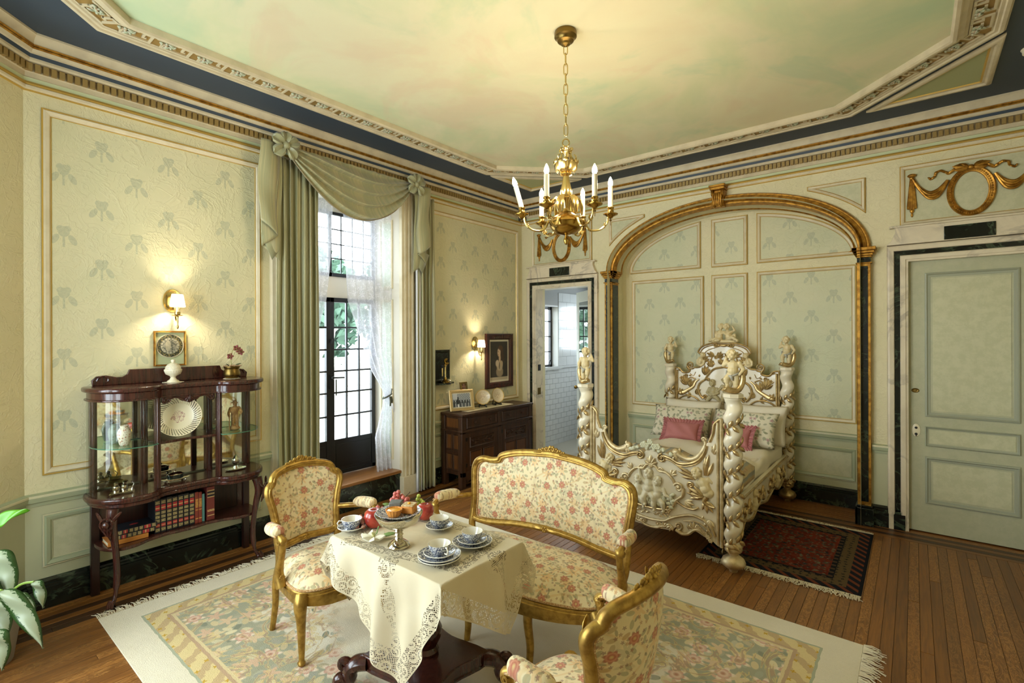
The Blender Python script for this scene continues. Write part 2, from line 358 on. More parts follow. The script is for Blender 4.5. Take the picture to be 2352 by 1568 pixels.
LINEN = M('linen', rough=.75, fn=lambda g: dict(col=g.mix(g.noise(g.tc(), 5, 3), '#ddd3bb', '#e6dcc6'), bump=(g.noise(g.tc(), 14, 4, .6, .6), .25, .01)))
PINK = M('pink_linen', rough=.75, fn=lambda g: dict(col=g.mix(g.noise(g.tc(), 9, 3), '#ae6967', '#b87672'), bump=(g.noise(g.tc(), 18, 3, .6, .6), .25, .008)))
def chintz(g):
    u, Z, v = g.tc().xyz(); c = g.mix(g.noise(g.tc(), 3, 2), '#d8cfb4', '#ded6bd')
    for sc, R, off, stops in ((16, .019, .3, [(0, '#8f9172'), (.6, '#a1a184'), (1, '#767a60')]), (19, .016, 2.2, [(0, '#8b8d70'), (1, '#a9a58a')])):
        m, r, d = g.spots(u, v, sc, R, 0, 0, off, .9, 1, 1.9); c = g.mix(m * .85, c, g.ramp(r, stops))
    m, r, d = g.spots(u, v, 11, .02, 5, .3, 4, .9, .6); c = g.mix(m * .8, c, g.ramp(d / .02, [(.1, '#a5646a'), (.5, '#b08a8a'), (.9, '#c0a79c')]))
    return dict(col=c, bump=(g.noise(g.tc(), 12, 3, .6, .6), .25, .01))
CHINTZ = M('floral_chintz', rough=.75, fn=chintz)
def throwf(g):
    X, Y, Z = g.tc().xyz(); t = ((X - Z) * 9 + g.noise(g.tc(), 5, 3) * .5).frac(); c = g.ramp(t, [(0, '#b8a27c'), (.3, '#c9b48a'), (.36, '#8b8c82'), (.62, '#9b9a8c'), (.68, '#b79f78'), (1, '#b8a27c')])
    m, r, d = g.spots(X, Y, 26, .012, 5, .3, .4, .9, .7); c = g.mix(m * .7, c, g.ramp(r, [(0, '#a77a5a'), (.5, '#7f7f6a'), (1, '#b0926a')])); return dict(col=c)
THROW = M('striped_throw', rough=.85, fn=throwf)
# rugs
def bigrug(g):
    u, v, Z = g.tc().xyz(); HX, HY = 1.745, 1.24; n = g.noise(g.tc(), 5, 3) - .5; ed = (HX - u.abs()).min(HY - v.abs()); d = ed + (g.noise(g.tc(), 22, 2) - .5) * .012
    cream = g.mix(g.noise(g.tc(), 4, 4), '#d8cdb2', '#e0d6be'); green = g.mix(g.noise(g.tc(), 7, 3), '#9c9a80', '#a9a68d')
    t = (u + v) * 42; zig = (t + (g.noise(g.tc(), 30, 2)) * 3).sin().gt(.2); band = g.mix(zig * .75, '#d6c18c', '#b89b76')
    m, r, e = g.spots(u, v, 12, .014, 4, .3, .2, .4); band = g.mix(m, band, '#c09a3f')
    fld = g.mix((ed - .62 + n * .36 + (u * 4).sin() * (v * 4.6).sin() * .13).step(-.012, .012), green, cream)
    # leaves, roses, scrolls, thinned towards the plain middle
    mid = (u * u / 1.25 + v * v / .42 + n * .5).step(.55, .9)
    for sc, R, off, stops, asp, pet in ((11, .032, .3, [(0, '#7d826e'), (.5, '#adac94'), (1, '#d9cba2')], 1.9, 0), (10, .032, 3.1, [(0, '#ddd0a8'), (.6, '#cdb98c'), (1, '#a09f8e')], 1.8, 0), (6.5, .05, 5.2, [(0, '#d8c498'), (1, '#cfa98e')], 1, 5)):
        m, r, e = g.spots(u, v, sc, R, pet, .3, off, .85, 1, asp); fld = g.mix(m * mid * .95, fld, g.ramp(r, stops))
    m, r, e = g.spots(u, v, 5.4, .062, 6, .26, 7.7, .75, .85); fld = g.mix(m * mid, fld, g.ramp(e / .062, [(.1, '#b98a70'), (.3, '#dcc0a6'), (.55, '#c89a84'), (.7, '#e2d2ba'), (.95, '#d9c3a4')]))
    w = g.noise(g.vec(u, v), 3.2, 3, .5, 2.5); w = (w - .5).abs(); fld = g.mix((1 - w.step(.012, .022)) * mid * .8, fld, '#b29678'); fld = g.mix((1 - (w - .035).abs().step(.006, .014)) * mid * .7, fld, '#d3bb80')
    c = g.mix(d.gt(.165), cream, '#a8a98f'); c = g.mix(d.gt(.178), c, band); c = g.mix(d.gt(.265), c, '#b99c7c'); c = g.mix(d.gt(.282), c, '#d4c193'); c = g.mix(d.gt(.297), c, fld)
    return dict(col=c, bump=(g.noise(g.tc(), 260, 2) + g.noise(g.tc(), 9, 3) * 2, .5, .006))
RUG = M('ivory_floral_rug', rough=.95, fn=bigrug, spec=.1)
def persian(g):
    u, v, Z = g.tc().xyz(); HX, HY = .5, .62; ed = (HX - u.abs()).min(HY - v.abs()); red = g.mix(g.noise(g.tc(), 12, 3).step(.4, .6), '#5c2418', '#70301f')
    c = red
    for sc, R, off, stops, pet in ((17, .02, .4, [(0, '#1c1d22'), (.5, '#3a3a30'), (1, '#6d6a50')], 0), (14, .021, 2.4, [(0, '#17181d'), (.6, '#55543f'), (1, '#2a2a2a')], 6), (30, .009, 1.1, [(0, '#7c745a'), (1, '#22242a')], 4)):
        m, r, e = g.spots(u, v, sc, R, pet, .35, off, .7, .9, 1.8); c = g.mix(m * .9, c, g.ramp(r, stops))
    bl = g.mix(((u * 95).sin() * (v * 95).sin()).gt(.15), '#16161a', '#4b3a2a'); m, r, e = g.spots(u, v, 22, .013, 4, .3, .9, .3); b2 = g.mix(m, '#5a4a30', '#25241f'); b3 = g.mix(((u + v) * 70).sin().gt(.3), '#1b1c22', '#6b3a26')
    x = HX - u.abs(); c = g.mix(ed.lt(.20), c, bl); c = g.mix(ed.lt(.165), c, b2); c = g.mix(ed.lt(.085), c, b3); c = g.mix(ed.lt(.018), c, '#15161c')
    return dict(col=c, bump=(g.noise(g.tc(), 260, 2), .5, .004))
PERS = M('dark_red_rug', rough=.95, fn=persian, spec=.1)
FRINGE = M('cotton_fringe', '#d3c7aa', .9)
# tablecloth: lace border, lace insertions
def clothf(g):
    a, b, _ = g.tc('UV').xyz(); aa = a.abs(); ab = b.abs(); p = g.vec(a, b); e_ = .775 - aa - ab; hem = e_ * .7071; along = (a - b) * .7071
    al2 = g.mix((a * b).gt(0), g.vec(a + b), g.vec(a - b)).xyz()[0]; al2 = g.mix((a * b).gt(0), g.vec(a - b), g.vec(a + b)).xyz()[0] * .7071
    sc = (al2 * 38).sin() * .5 + .5; border = hem.lt(.085 + sc * .02); cut = hem.gt(.004 + (1 - sc) * .011)
    rx = ((aa - .305).abs()).lt(.030) * ab.lt(.215); ry = ((ab - .185).abs()).lt(.030) * aa.lt(.335); ring = rx.max(ry)
    w = (a * 26).cos() * .5; lobe = ((b * 30).cos() * .5 + .5) * .016 + .010; lobe2 = ((a * 30).cos() * .5 + .5) * .016 + .010
    dg = (aa.lt(lobe) * ab.gt(.19)).max(ab.lt(lobe2) * aa.gt(.31)); rose = ((aa * aa + (ab - .27) * (ab - .27)).sqrt().lt(.055)).max((ab * ab + (aa - .40) * (aa - .40)).sqrt().lt(.055))
    crn = ((aa * aa + (ab - .69) * (ab - .69)).sqrt().lt(.07)).max((ab * ab + (aa - .69) * (aa - .69)).sqrt().lt(.07)); lace = border.max(ring).max(dg).max(rose).max(crn)
    net = 1 - g.voro(p, 140, 'DISTANCE_TO_EDGE', rnd=.35).step(.14, .2)
    q = g.vec(a + .3, b + .11); pos, cl = g.voro(q, 21, out=('Position', 'Color'), rnd=.45); x_, y_, _ = pos.xyz(); x_ = a + .3 - x_; y_ = b + .11 - y_; d = (x_ * x_ + y_ * y_).sqrt(); th = y_.m('ARCTAN2', x_); c1 = cl.xyz()[0] * 6.3
    ringm = ((th + d * 330 + c1).sin().gt(.15)) * d.lt(.021 + (th * 2 + c1).sin() * .004); ringm = ringm.max((d - .0215).abs().lt(.0022))
    edge = (hem - (.004 + (1 - sc) * .011)).lt(.006).max(((hem - (.085 + sc * .02)).abs()).lt(.004))
    solid = net.max(ringm).max(edge); alpha = (1 - lace).max(solid) * cut
    return dict(alpha=alpha, col=g.mix(g.noise(p, 6, 3), '#d2c4a2', '#dacdae'), bump=(g.noise(p, 5, 3, .5, .8) + g.noise(p, 300, 1) * .05, .35, .02))
CLOTH = M('cream_linen_lace', rough=.8, fn=clothf)
# metals, glass, china
BRASS = M('brass', '#b08d45', .22, 1); BRASSB = M('polished_brass', '#d2b878', .2, 1); BRASSD = M('aged_brass', '#7d6636', .35, 1)
SILVER = M('silver', '#d9d4c8', .12, 1); MERC = M('mercury_glass', rough=.1, metal=1, fn=lambda g: dict(col=g.mix(g.noise(g.tc(), 40, 3), '#e6dfce', '#c4bba6')))
STEEL = M('black_steel', '#17181b', .35, .0); IRON = M('black_bakelite', '#0c0c0d', .3)
GLASS = M('clear_glass', '#ffffff', .0, 0, Transmission_Weight=1, IOR=1.45)
def thin_glass(name, tint, refl=.08):
    m = bpy.data.materials.new(name); m.use_nodes = True; nt = m.node_tree; nt.nodes.remove(nt.nodes['Principled BSDF'])
    a = nt.nodes.new('ShaderNodeBsdfTransparent'); a.inputs[0].default_value = lin(tint); b = nt.nodes.new('ShaderNodeBsdfGlossy'); b.inputs['Roughness'].default_value = .02
    lw = nt.nodes.new('ShaderNodeLayerWeight'); lw.inputs[0].default_value = .5; pw = nt.nodes.new('ShaderNodeMath'); pw.operation = 'POWER'; pw.inputs[1].default_value = 4; nt.links.new(lw.outputs['Facing'], pw.inputs[0]); f = nt.nodes.new('ShaderNodeMath'); f.operation = 'MULTIPLY_ADD'; f.inputs[1].default_value = .7; f.inputs[2].default_value = .035; nt.links.new(pw.outputs[0], f.inputs[0]); x = nt.nodes.new('ShaderNodeMixShader'); nt.links.new(f.outputs[0], x.inputs[0]); nt.links.new(a.outputs[0], x.inputs[1]); nt.links.new(b.outputs[0], x.inputs[2]); nt.links.new(x.outputs[0], nt.nodes['Material Output'].inputs[0]); return m
PANE = thin_glass('window_pane', '#f4f8f8'); CABG = thin_glass('cabinet_glass', '#f3f5ef'); SHELFG = thin_glass('green_edge_glass', '#d5ebe0')
MIRROR = M('mirror', '#dfe2dc', .03, 1)
CHINAW = M('white_porcelain', '#ece5d3', .15, Coat_Weight=.4); CREAMW = M('creamware', '#e6dcbe', .3)
def blue(g):
    X, Y, Z = g.tc().xyz(); th = Y.m('ARCTAN2', X); r = (X * X + Y * Y).sqrt(); n = g.noise(g.vec(X, Y, Z * 1.5), 105, 2, .5, 1.6); n2 = g.voro(g.vec(X, Y, Z * 1.5), 75, dim='3D')
    k = (n.gt(.5)).max(n2.lt(.25)); return dict(col=g.mix(k * .92, '#dfe0dc', '#22345f'))
BLUE = M('blue_transfer_china', rough=.14, fn=blue, Coat_Weight=.4)
def sprig(c1, c2, leaf, sc=45):
    def fn(g):
        X, Y, Z = g.tc().xyz(); u = Y.m('ARCTAN2', X) * .05; m, r, d = g.spots(u, Z, sc, .007, 5, .4, .3, .9, .6); m2, r2, d2 = g.spots(u, Z, sc * 1.3, .004, 0, 0, 2, .9, .7, 2)
        c = g.mix(m, c1, c2); return dict(col=g.mix(m2 * .8, c, leaf))
    return fn
VASEW = M('white_floral_vase', rough=.2, fn=sprig('#e6dccb', '#b05a34', '#8a6a52')); VASEG = M('celadon_vase', rough=.25, fn=sprig('#8f9c8c', '#7d6a5e', '#6c7a68'))
print('materials', len(MT))
# ------------------------------------------------------------------ the room shell
YC = .47; YA = 5.70                                 # left wall starts at YC (45-degree corner wall before it); alcove back wall
def pA(u, v, d=0): return (XA + d, u, v)
def pB(u, v, d=0): return (u, YB - d, v)
def pAl(u, v, d=0): return (u, YA - d, v)
def pC(u, v, d=0): return (u, v, ZC - d)
def pK(u, v, d=0): k = .70711; return (XA + (u + d) * k, YC + (d - u) * k, v)     # corner wall, u from the left-wall corner
def pF(u, v, d=0): return (u, v, d)
def rect(u0, u1, v0, v1): return [(u0, v0), (u1, v0), (u1, v1), (u0, v1)]
def slab(b, fn, u0, u1, v0, v1, th=.2): b.prism(rect(u0, u1, v0, v1), fn, 0, -th)
W0, W1, WT = 2.08, 3.26, 2.98                        # french window opening in the left wall
b = MB(); slab(b, pA, YC, W0, 0, ZC, .36); slab(b, pA, W0, W1, WT, ZC, .36); slab(b, pA, W1, YB + .25, 0, ZC, .36)
wall_left = struct(b.build('wall_left', WALL, ang=0))
b = MB(); slab(b, pK, -.1, .4, 0, ZC); slab(b, pK, 1.5, 1.9, 0, ZC); slab(b, pK, .4, 1.5, 0, .6); slab(b, pK, .4, 1.5, 2.95, ZC)
wall_corner = struct(b.build('wall_corner', WALL, ang=0))
b = MB(); F = lambda u, v, d=0: (u, YF + d, v)
for u0, u1, v0, v1 in ((-3, -2.75, 0, ZC), (-2.75, -1.7, 0, .6), (-2.75, -1.7, 2.95, ZC), (-1.7, XR, 0, ZC)): slab(b, F, u0, u1, v0, v1)
wall_front = struct(b.build('wall_front', WALL, ang=0))
b = MB(); slab(b, lambda u, v, d=0: (XR - d, u, v), YF, YB + .2, 0, ZC); wall_right = struct(b.build('wall_right', WALL, ang=0))
D1, D2, DT = (-3.90, -3.10), (-.04, .72), 2.26       # bathroom doorway, closed door
AX, AO, AI, ZS = -1.57, (1.28, .67), (1.19, .58), 2.40   # arch centre, outer and inner half axes, springing
def arch(a, b_, n=40, x=AX, z=ZS): return [(x + a * cos(PI * i / n), z + b_ * sin(PI * i / n)) for i in range(n + 1)]
b = MB()
for u0, u1, v0 in ((XA, D1[0], 0), (D1[0], D1[1], DT), (D1[1], AX - AI[0], 0), (AX + AI[0], D2[0], 0), (D2[0], D2[1], DT), (D2[1], XR, 0)): slab(b, pB, u0, u1, v0, ZC)
b.prism(arch(*AI) + [(AX - AI[0], ZC), (AX + AI[0], ZC)], pB, 0, -.2)
wall_back = struct(b.build('wall_back', WALL, ang=0))
b = MB(); b.prism(rect(AX - AI[0] - .05, AX + AI[0] + .05, 0, ZC), pAl, 0, -.1)
a1 = arch(AI[0] + .02, AI[1] + .03); jam = [(AX + AI[0] + .02, 0)] + a1 + [(AX - AI[0] - .02, 0)]
b.sweep(jam, [(0, .5), (0, .08), (.012, .03), (.04, .0)], lambda u, v, d: pAl(u, v, d - .001), closed=False, cap=False)
alcove = struct(b.build('wall_alcove', WALL, ang=0))
# ceiling
b = MB(); b.prism(rect(-4.6, XR + .3, YF - .3, YA + .1), pC, 0, -.1); ceiling = struct(b.build('ceiling', NAVY, ang=0))
OX0, OX1, OY0, OY1, OC = -3.68, .425, -.09, 4.90, .81
octo = [(OX0 + OC, OY0), (OX1 - OC, OY0), (OX1, OY0 + OC), (OX1, OY1 - OC), (OX1 - OC, OY1), (OX0 + OC, OY1), (OX0, OY1 - OC), (OX0, OY0 + OC)]
FG = M('fret_ground', '#9f7f45', .45, .3); FRETC = M('fret_cream', '#c6b998', .5); LEAFC = M('plaster_leaf', rough=.5, fn=lambda g: dict(col=g.ramp(g.noise(g.tc(), 45, 2), [(.35, '#9aa283'), (.55, '#b5b59a'), (.7, '#b08f72')])))
b = MB(); b.sweep(octo, [(0, 0), (0, .018), (.012, .03), (.03, .03), (.036, .02), (.052, .02), (.058, .012), (.066, .012)], pC)
b.sweep(octo, [(.168, .012), (.174, .02), (.184, .02), (.19, .032), (.215, .036), (.222, .05), (.24, .05), (.25, .04), (.25, 0)], pC)
mould = b.build('ceiling_moulding', PINKC, ceiling)
b = MB(); b.sweep(octo, [(.064, .010), (.17, .010)], pC); b.build('fret_ground', FG, ceiling)
ins = MB(); ins.sweep(octo, [(.245, .004), (.30, .004)], pC)
k = .24; ox = [(OX0 + OC + k * .414, OY0 + k), (OX1 - OC - k * .414, OY0 + k), (OX1 - k, OY0 + OC + k * .414), (OX1 - k, OY1 - OC - k * .414), (OX1 - OC - k * .414, OY1 - k), (OX0 + OC + k * .414, OY1 - k), (OX0 + k, OY1 - OC - k * .414), (OX0 + k, OY0 + OC + k * .414)]
b = MB(); b.prism(ox, pC, .003, -.01); b.build('painted_panel', CLOUD, ceiling)
# greek key units: raised cream key with a leaf spray
def keymesh():
    b = MB(); t = .013
    def bx(u0, u1, v0, v1): b.prism(rect(u0, u1, v0, v1), lambda u, v, d: (u, v, -d), .008, .019)
    L, H = .19, .10; bx(0, L - .03, 0, t); bx(0, t, 0, H); bx(t, .055, H - t, H); bx(.042, .055, .045, H); bx(.03, .055, .04, .04 + t); bx(.075, L + .005, H - t, H); bx(L - .03 - t, L - .03, 0, .05); bx(.085, L - .03, .04, .04 + t); return b
def leafspray():
    b = MB(); r = random.Random(3)
    for i in range(9):
        c = (.02 + .08 * r.random(), (r.random() - .5) * .05, -.022); a = r.random() * 6.28
        b.sph(c, (.021, .009, .006), 6, 4, Mx.Rotation(a, 3, 'Z'))
    for i in range(3): b.sph((.03 + .03 * i, (r.random() - .5) * .03, -.026), .009, 6, 4)
    return b
kb = keymesh().mesh('fret_key'); kb.materials.append(FRETC); lb = leafspray().mesh('leaf_spray'); lb.materials.append(LEAFC)
for me in (kb, lb): me.polygons.foreach_set('use_smooth', [me is lb] * len(me.polygons))
for i in range(8):
    p = Ve((*octo[i], 0)); q = Ve((*octo[(i + 1) % 8], 0)); d = (q - p).normalized(); nrm = Ve((-d.y, d.x, 0)); Ln = (q - p).length - .10; n = max(1, round(Ln / .21)); st = Ln / n
    if i in (0, 1): continue
    for j in range(n):
        o = put('fret_key', kb, ceiling, loc=p + d * (.05 + .01 + j * st) + nrm * .067 + Ve((0, 0, ZC))); o.rotation_euler = (0, 0, math.atan2(d.y, d.x)); o.scale = (st / .21, 1, 1)
        o = put('leaf_spray', lb, ceiling, loc=p + d * (.05 + .09 + j * st) + nrm * .115 + Ve((0, 0, ZC))); o.rotation_euler = (0, 0, math.atan2(d.y, d.x) + .25)
for tri in ([(-3.69, 4.18), (-3.69, 4.935), (-2.96, 4.935)], [(-.295, 4.915), (.435, 4.915), (.435, 4.16)]):
    tri = tri[::-1]; a = sum((tri[i][0] * tri[(i + 1) % 3][1] - tri[(i + 1) % 3][0] * tri[i][1]) for i in range(3))
    if a < 0: tri = tri[::-1]
    b = MB(); b.sweep(tri, [(0, 0), (0, .015), (.012, .025), (.03, .025), (.04, .012), (.055, .012), (.055, 0)], pC); o = b.build('triangle_moulding', PINKC, ceiling)
    b = MB(); b.prism(tri, pC, .003, 0); b.build('triangle_field', M('triangle_green', '#a4a87c', .6), ceiling)
    b = MB(); b.sweep(tri, [(.055, .003), (.055, .010), (.063, .010), (.066, .003)], pC); b.build('gilt_edge', GOLD, ceiling)
# cornice: one profile, bands of cream, gilt and navy, with dentils
plan = [(XR, YC - 1.33), (XR, YB), (XA, YB), (XA, YC), (XA + 1.33, YC - 1.33), (XR, YC - 1.33)]
b = MB()
for mi, pr in ((0, [(0, 3.213), (.014, 3.215), (.014, 3.24), (.02, 3.245), (.02, 3.293), (.05, 3.295), (.055, 3.305), (.055, 3.318)]), (1, [(.055, 3.318), (.060, 3.34)]),
               (0, [(.060, 3.34), (.072, 3.345), (.078, 3.357), (.082, 3.362)]), (2, [(.082, 3.362), (.088, 3.37), (.086, 3.378), (.091, 3.386)]), (0, [(.091, 3.386), (.088, 3.392), (.092, 3.41), (.105, 3.432), (.112, 3.438), (.112, 3.452)])):
    b.sweep(plan, pr, pF, closed=False, mi=mi, cap=False)
cornice = struct(b.build('trim_1', [PINKC, NAVY, OLDG], ang=25))
DENT = M('dentil_gilt', '#a0854e', .45, .3); dm = MB(); dm.box(-.0125, .0125, -.018, .026, -.022, .022); dm = dm.mesh('dentil'); dm.materials.append(DENT)
def dentils(p, q, n0, n1, step):
    d = (Ve(q) - Ve(p)); L = d.length; d /= L; nr = Ve((-d.y, d.x)); a = math.atan2(nr.y, nr.x) - PI / 2
    for i in range(n0, min(n1, int(L / step))):
        c = Ve(p) + d * (step * (i + .5)) + nr * .018; o = put('dentil', dm, cornice, loc=(c.x, c.y, 3.268)); o.rotation_euler = (0, 0, a)
dentils(plan[1], plan[2], 1, 200, .0365); dentils(plan[2], plan[3], 1, 200, .0365); dentils(plan[3], plan[4], 0, 10, .0365)
# picture rail all round
b = MB()
for mi, pr in ((1, [(0, 3.187), (.012, 3.187), (.016, 3.176), (.010, 3.168)]), (0, [(.010, 3.168), (.022, 3.16), (.022, 3.145), (.012, 3.138)]), (1, [(.012, 3.138), (.014, 3.134), (0, 3.131)])):
    b.sweep(plan, pr, pF, closed=False, mi=mi, cap=False)
struct(b.build('trim_2', [CREAM, GOLD], ang=25))
FRIEZE = M('frieze_green', '#c3cba2', .6); b = MB(); b.sweep(plan, [(.003, 3.187), (.003, 3.214)], pF, closed=False); b.build('frieze', FRIEZE, cornice)
# panel frames and fields
def panel(parent, fn, poly, field, gild=True, w=1, name='panel_moulding', mats=None):
    b = MB(); k = w
    b.sweep(poly, [(0, 0), (0, .010), (.004 * k, .014), (.008 * k, .012)], fn, mi=1)
    b.sweep(poly, [(.008 * k, .012), (.016 * k, .024), (.034 * k, .018), (.042 * k, .008)], fn)
    b.sweep(poly, [(.042 * k, .008), (.044 * k, .012), (.05 * k, .0)], fn, mi=1)
    b.build(name, mats or [CREAM, GOLD if gild else CREAM], parent, ang=25)
    if field: f = MB(); f.prism(poly, fn, .0065, -.002); f.build('panel_field', field, parent, ang=0)
panel(wall_left, pA, rect(.548, 1.856, .805, 3.05), IRIS_A)
panel(wall_left, pA, rect(3.66, 5.235, .815, 3.045), IRIS_A)
GREENM = M('wainscot_moulding', '#a9b08f', .45); LGREEN = M('wainscot_moulding_light', '#cfc9a6', .45)
def wains(parent, fn, u0, u1, panels, top=.70):
    b = MB(); b.prism(rect(u0, u1, .15, .66), fn, .003, -.001); b.build('wainscot_field', WAINSCOT, parent, ang=0)
    b = MB(); b.sweep([(u0, .625), (u1, .625)], [(0, 0), (0, .012), (.02, .014), (.026, .028), (.05, .034), (.062, .028), (.07, .03), (.076, 0)], fn, closed=False); b.build('chair_rail', [GREENM], parent, ang=25)
    b = MB(); b.sweep([(u0, .679), (u1, .679)], [(0, .0355), (.008, .036), (.014, .034), (.016, 0)], fn, closed=False); b.build('chair_rail_edge', LGREEN, parent, ang=25)
    for a, c in panels: panel(parent, fn, rect(a, c, .245, .565), STIP, False, 1.0, 'wainscot_moulding', [GREENM, LGREEN])
wains(wall_left, pA, YC, 1.93, [(.548, 1.856)]); wains(wall_left, pA, 3.46, YB, [(3.66, 5.235)]); wains(wall_corner, pK, 0, .38, [])
wains(wall_back, pB, -2.99, -2.86, []); wains(wall_back, pB, -.285, -.17, [])
wains(alcove, pAl, AX - AI[0] + .01, AX + AI[0] - .01, [(-2.70, -1.83), (-1.75, -1.375), (-1.286, -.42)])
# alcove panels
for u0, u1 in ((-2.70, -1.833), (-1.75, -1.375), (-1.286, -.42)): panel(alcove, pAl, rect(u0, u1, .80, 2.31), IRIS_B, w=.85)
panel(alcove, pAl, rect(-1.75, -1.375, 2.397, 2.928), IRIS_B, w=.85)
def ex(x): return 2.40 + .545 * math.sqrt(max(0, 1 - ((x - AX) / 1.155) ** 2))
rt = [(-1.286, 2.40), (-.425, 2.40)] + [(x, ex(x)) for x in [-.425 - (.861) * (i / 22) ** 1.6 for i in range(0, 23)]]
rt = [p for i, p in enumerate(rt) if i < 2 or p[1] > 2.43]
panel(alcove, pAl, rt, IRIS_B, w=.85); lf = [(2 * AX - x - .012, z) for x, z in rt][::-1]; panel(alcove, pAl, lf, IRIS_B, w=.85)
# spandrels and over-door panels on the back wall
def spand(sg):
    xs = [AX + sg * (.80 + .445 * i / 16) for i in range(17)]; cur = [(x, 2.40 + .76 * math.sqrt(max(0, 1 - ((x - AX) / 1.40) ** 2)) - .04) for x in xs]
    P = cur + [(AX + sg * 1.245, 3.02), (AX + sg * .80, 3.02)]; return P if sg < 0 else P
for sg in (1, -1):
    P = spand(sg); a = sum(P[i][0] * P[(i + 1) % len(P)][1] - P[(i + 1) % len(P)][0] * P[i][1] for i in range(len(P))); P = P if a > 0 else P[::-1]
    P = [P[0]] + [p for i, p in enumerate(P[1:]) if math.dist(p, P[i]) > 1e-4]; panel(wall_back, pB, P, STIP, w=.7)
panel(wall_back, pB, rect(-3.96, -3.05, 2.555, 3.06), STIP, w=.8); panel(wall_back, pB, rect(-.09, .80, 2.555, 3.06), STIP, w=.8)
# archivolt (gilt) with the keystone bracket
b = MB(); path = arch(AO[0], AO[1], 64)
b.sweep(path, [(0, 0), (0, .03), (.012, .05), (.022, .05), (.026, .06), (.05, .064), (.072, .05), (.078, .04), (.09, .035), (.095, .0), (.10, -.05)], pB, closed=False)
archm = struct(b.build('trim_3', OLDG, ang=30))
b = MB(); b.sweep([(AX + AI[0] - .03, ZS)] + [(AX + (AI[0] - .03) * cos(t), ZS + (AI[1] - .03) * sin(t)) for t in [PI * i / 64 for i in range(65)]], [(0, -.12), (.012, -.115), (.014, -.13), (0, -.14)], pB, closed=False, cap=False); b.build('inner_gilt_line', OLDG, archm)
kroot = thing('keystone_bracket', 'gilt acanthus scroll bracket at the crown of the bed alcove arch', 'bracket', (AX + .025, YB, 0))
b = MB(); b.prism([(-.055, 2.95), (.055, 2.95), (.062, 3.12), (-.062, 3.12)], lambda u, v, d: (u, -d, v), 0, .085); b.build('bracket_body', OLDG, kroot, bev=.006)
b = MB(); b.box(-.07, .07, -.13, 0, 3.12, 3.145); b.box(-.078, .078, -.14, 0, 3.145, 3.168); b.build('bracket_cap', OLDG, kroot, bev=.004)
b = MB()
for sx in (-1, 1):
    sp = spiral((0, 3.085), .032, PI / 2, -1.2); b.tube([(sx * .048, -.10 - .0 - p[0] * .9, p[1]) for p in sp], .011, 6)
    b.tube([(sx * .048, -.085, 3.06), (sx * .044, -.10, 3.0), (sx * .036, -.105, 2.965), (sx * .03, -.09, 2.945)], [.012, .013, .014, .009], 6)
for i in range(-2, 3): b.tube([(i * .016, -.115, 3.09), (i * .02, -.125, 3.04), (i * .016, -.115, 2.99), (i * .017, -.12, 2.955)], [.006, .011, .009, .005], 6)
b.build('acanthus_carving', OLDG, kroot)
# pilasters carrying the arch
def pilaster(nm, x0, x1, lab):
    t = thing(nm, lab, 'pilaster', ((x0 + x1) / 2, YB, 0)); w = (x1 - x0) / 2
    sd = 1 if x0 < AX else -1; b = MB(); b.box(-w, w, -.06, -.001, .17, 2.27); b.box(min(sd * w, sd * w + sd * .004), max(sd * w, sd * w + sd * .004), -.06, .10, .17, 2.27); b.build('shaft', OLDG, t)
    b = MB(); b.box(-w + .018, w - .018, -.064, -.05, .20, 2.24); b.build('marble_inlay', GMARB, t)
    b = MB(); b.box(min(sd * w + sd * .004, sd * w + sd * .008), max(sd * w + sd * .004, sd * w + sd * .008), -.042, .085, .20, 2.24); b.build('marble_inlay', GMARB, t)
    b = MB(); b.box(-w, w, -.06, -.001, 2.27, 2.315); b.box(min(sd * w, sd * w + sd * .004), max(sd * w, sd * w + sd * .004), -.06, .10, 2.27, 2.315); b.build('marble_neck', GMARB, t)
    b = MB()
    for k_, (e, z0, z1) in enumerate(((.012, 2.262, 2.274), (.008, 2.315, 2.33), (.018, 2.33, 2.35), (.03, 2.35, 2.372), (.04, 2.372, 2.402))): b.box(-w - e, w + e, -.06 - e, -.001, z0, z1); b.box(min(sd * w, sd * (w + e)), max(sd * w, sd * (w + e)), -.06 - e, .10 + e, z0, z1)
    b.build('capital', OLDG, t, bev=.004)
    b = MB(); b.box(-w - .02, w + .02, -.10, -.001, 0, .15); b.box(-w - .01, w + .01, -.085, -.001, .15, .17); b.box(min(sd * w, sd * w + sd * .02), max(sd * w, sd * w + sd * .02), -.1, .12, 0, .16); b.build('plinth', GMARB, t, bev=.004)
pilaster('marble_pilaster', AX - AO[0], AX - AO[0] + .092, 'gilt and green marble pilaster left of the bed alcove')
pilaster('marble_pilaster', AX + AO[0] - .092, AX + AO[0], 'gilt and green marble pilaster between bed alcove and closed door')
# baseboards
def base(nm, fn, u0, u1):
    b = MB(); b.sweep([(u0, 0), (u1, 0)], [(0, .0), (0, .035), (.125, .035), (.13, .028), (.142, .028), (.148, .02), (.16, .02), (.175, .008), (.178, 0)], fn, closed=False); return struct(b.build(nm, GMARB, ang=25))
base('baseboard_left', pA, YC, 1.93); base('baseboard_left', pA, 3.45, YB); base('baseboard_corner', pK, 0, 1.9); base('baseboard_alcove', pAl, AX - AI[0], AX + AI[0]); base('baseboard_back', pB, -3.0, AX - AO[0]); base('baseboard_back', pB, AX + AO[0], -.06)
base('baseboard_back', pB, XA, -4.05)
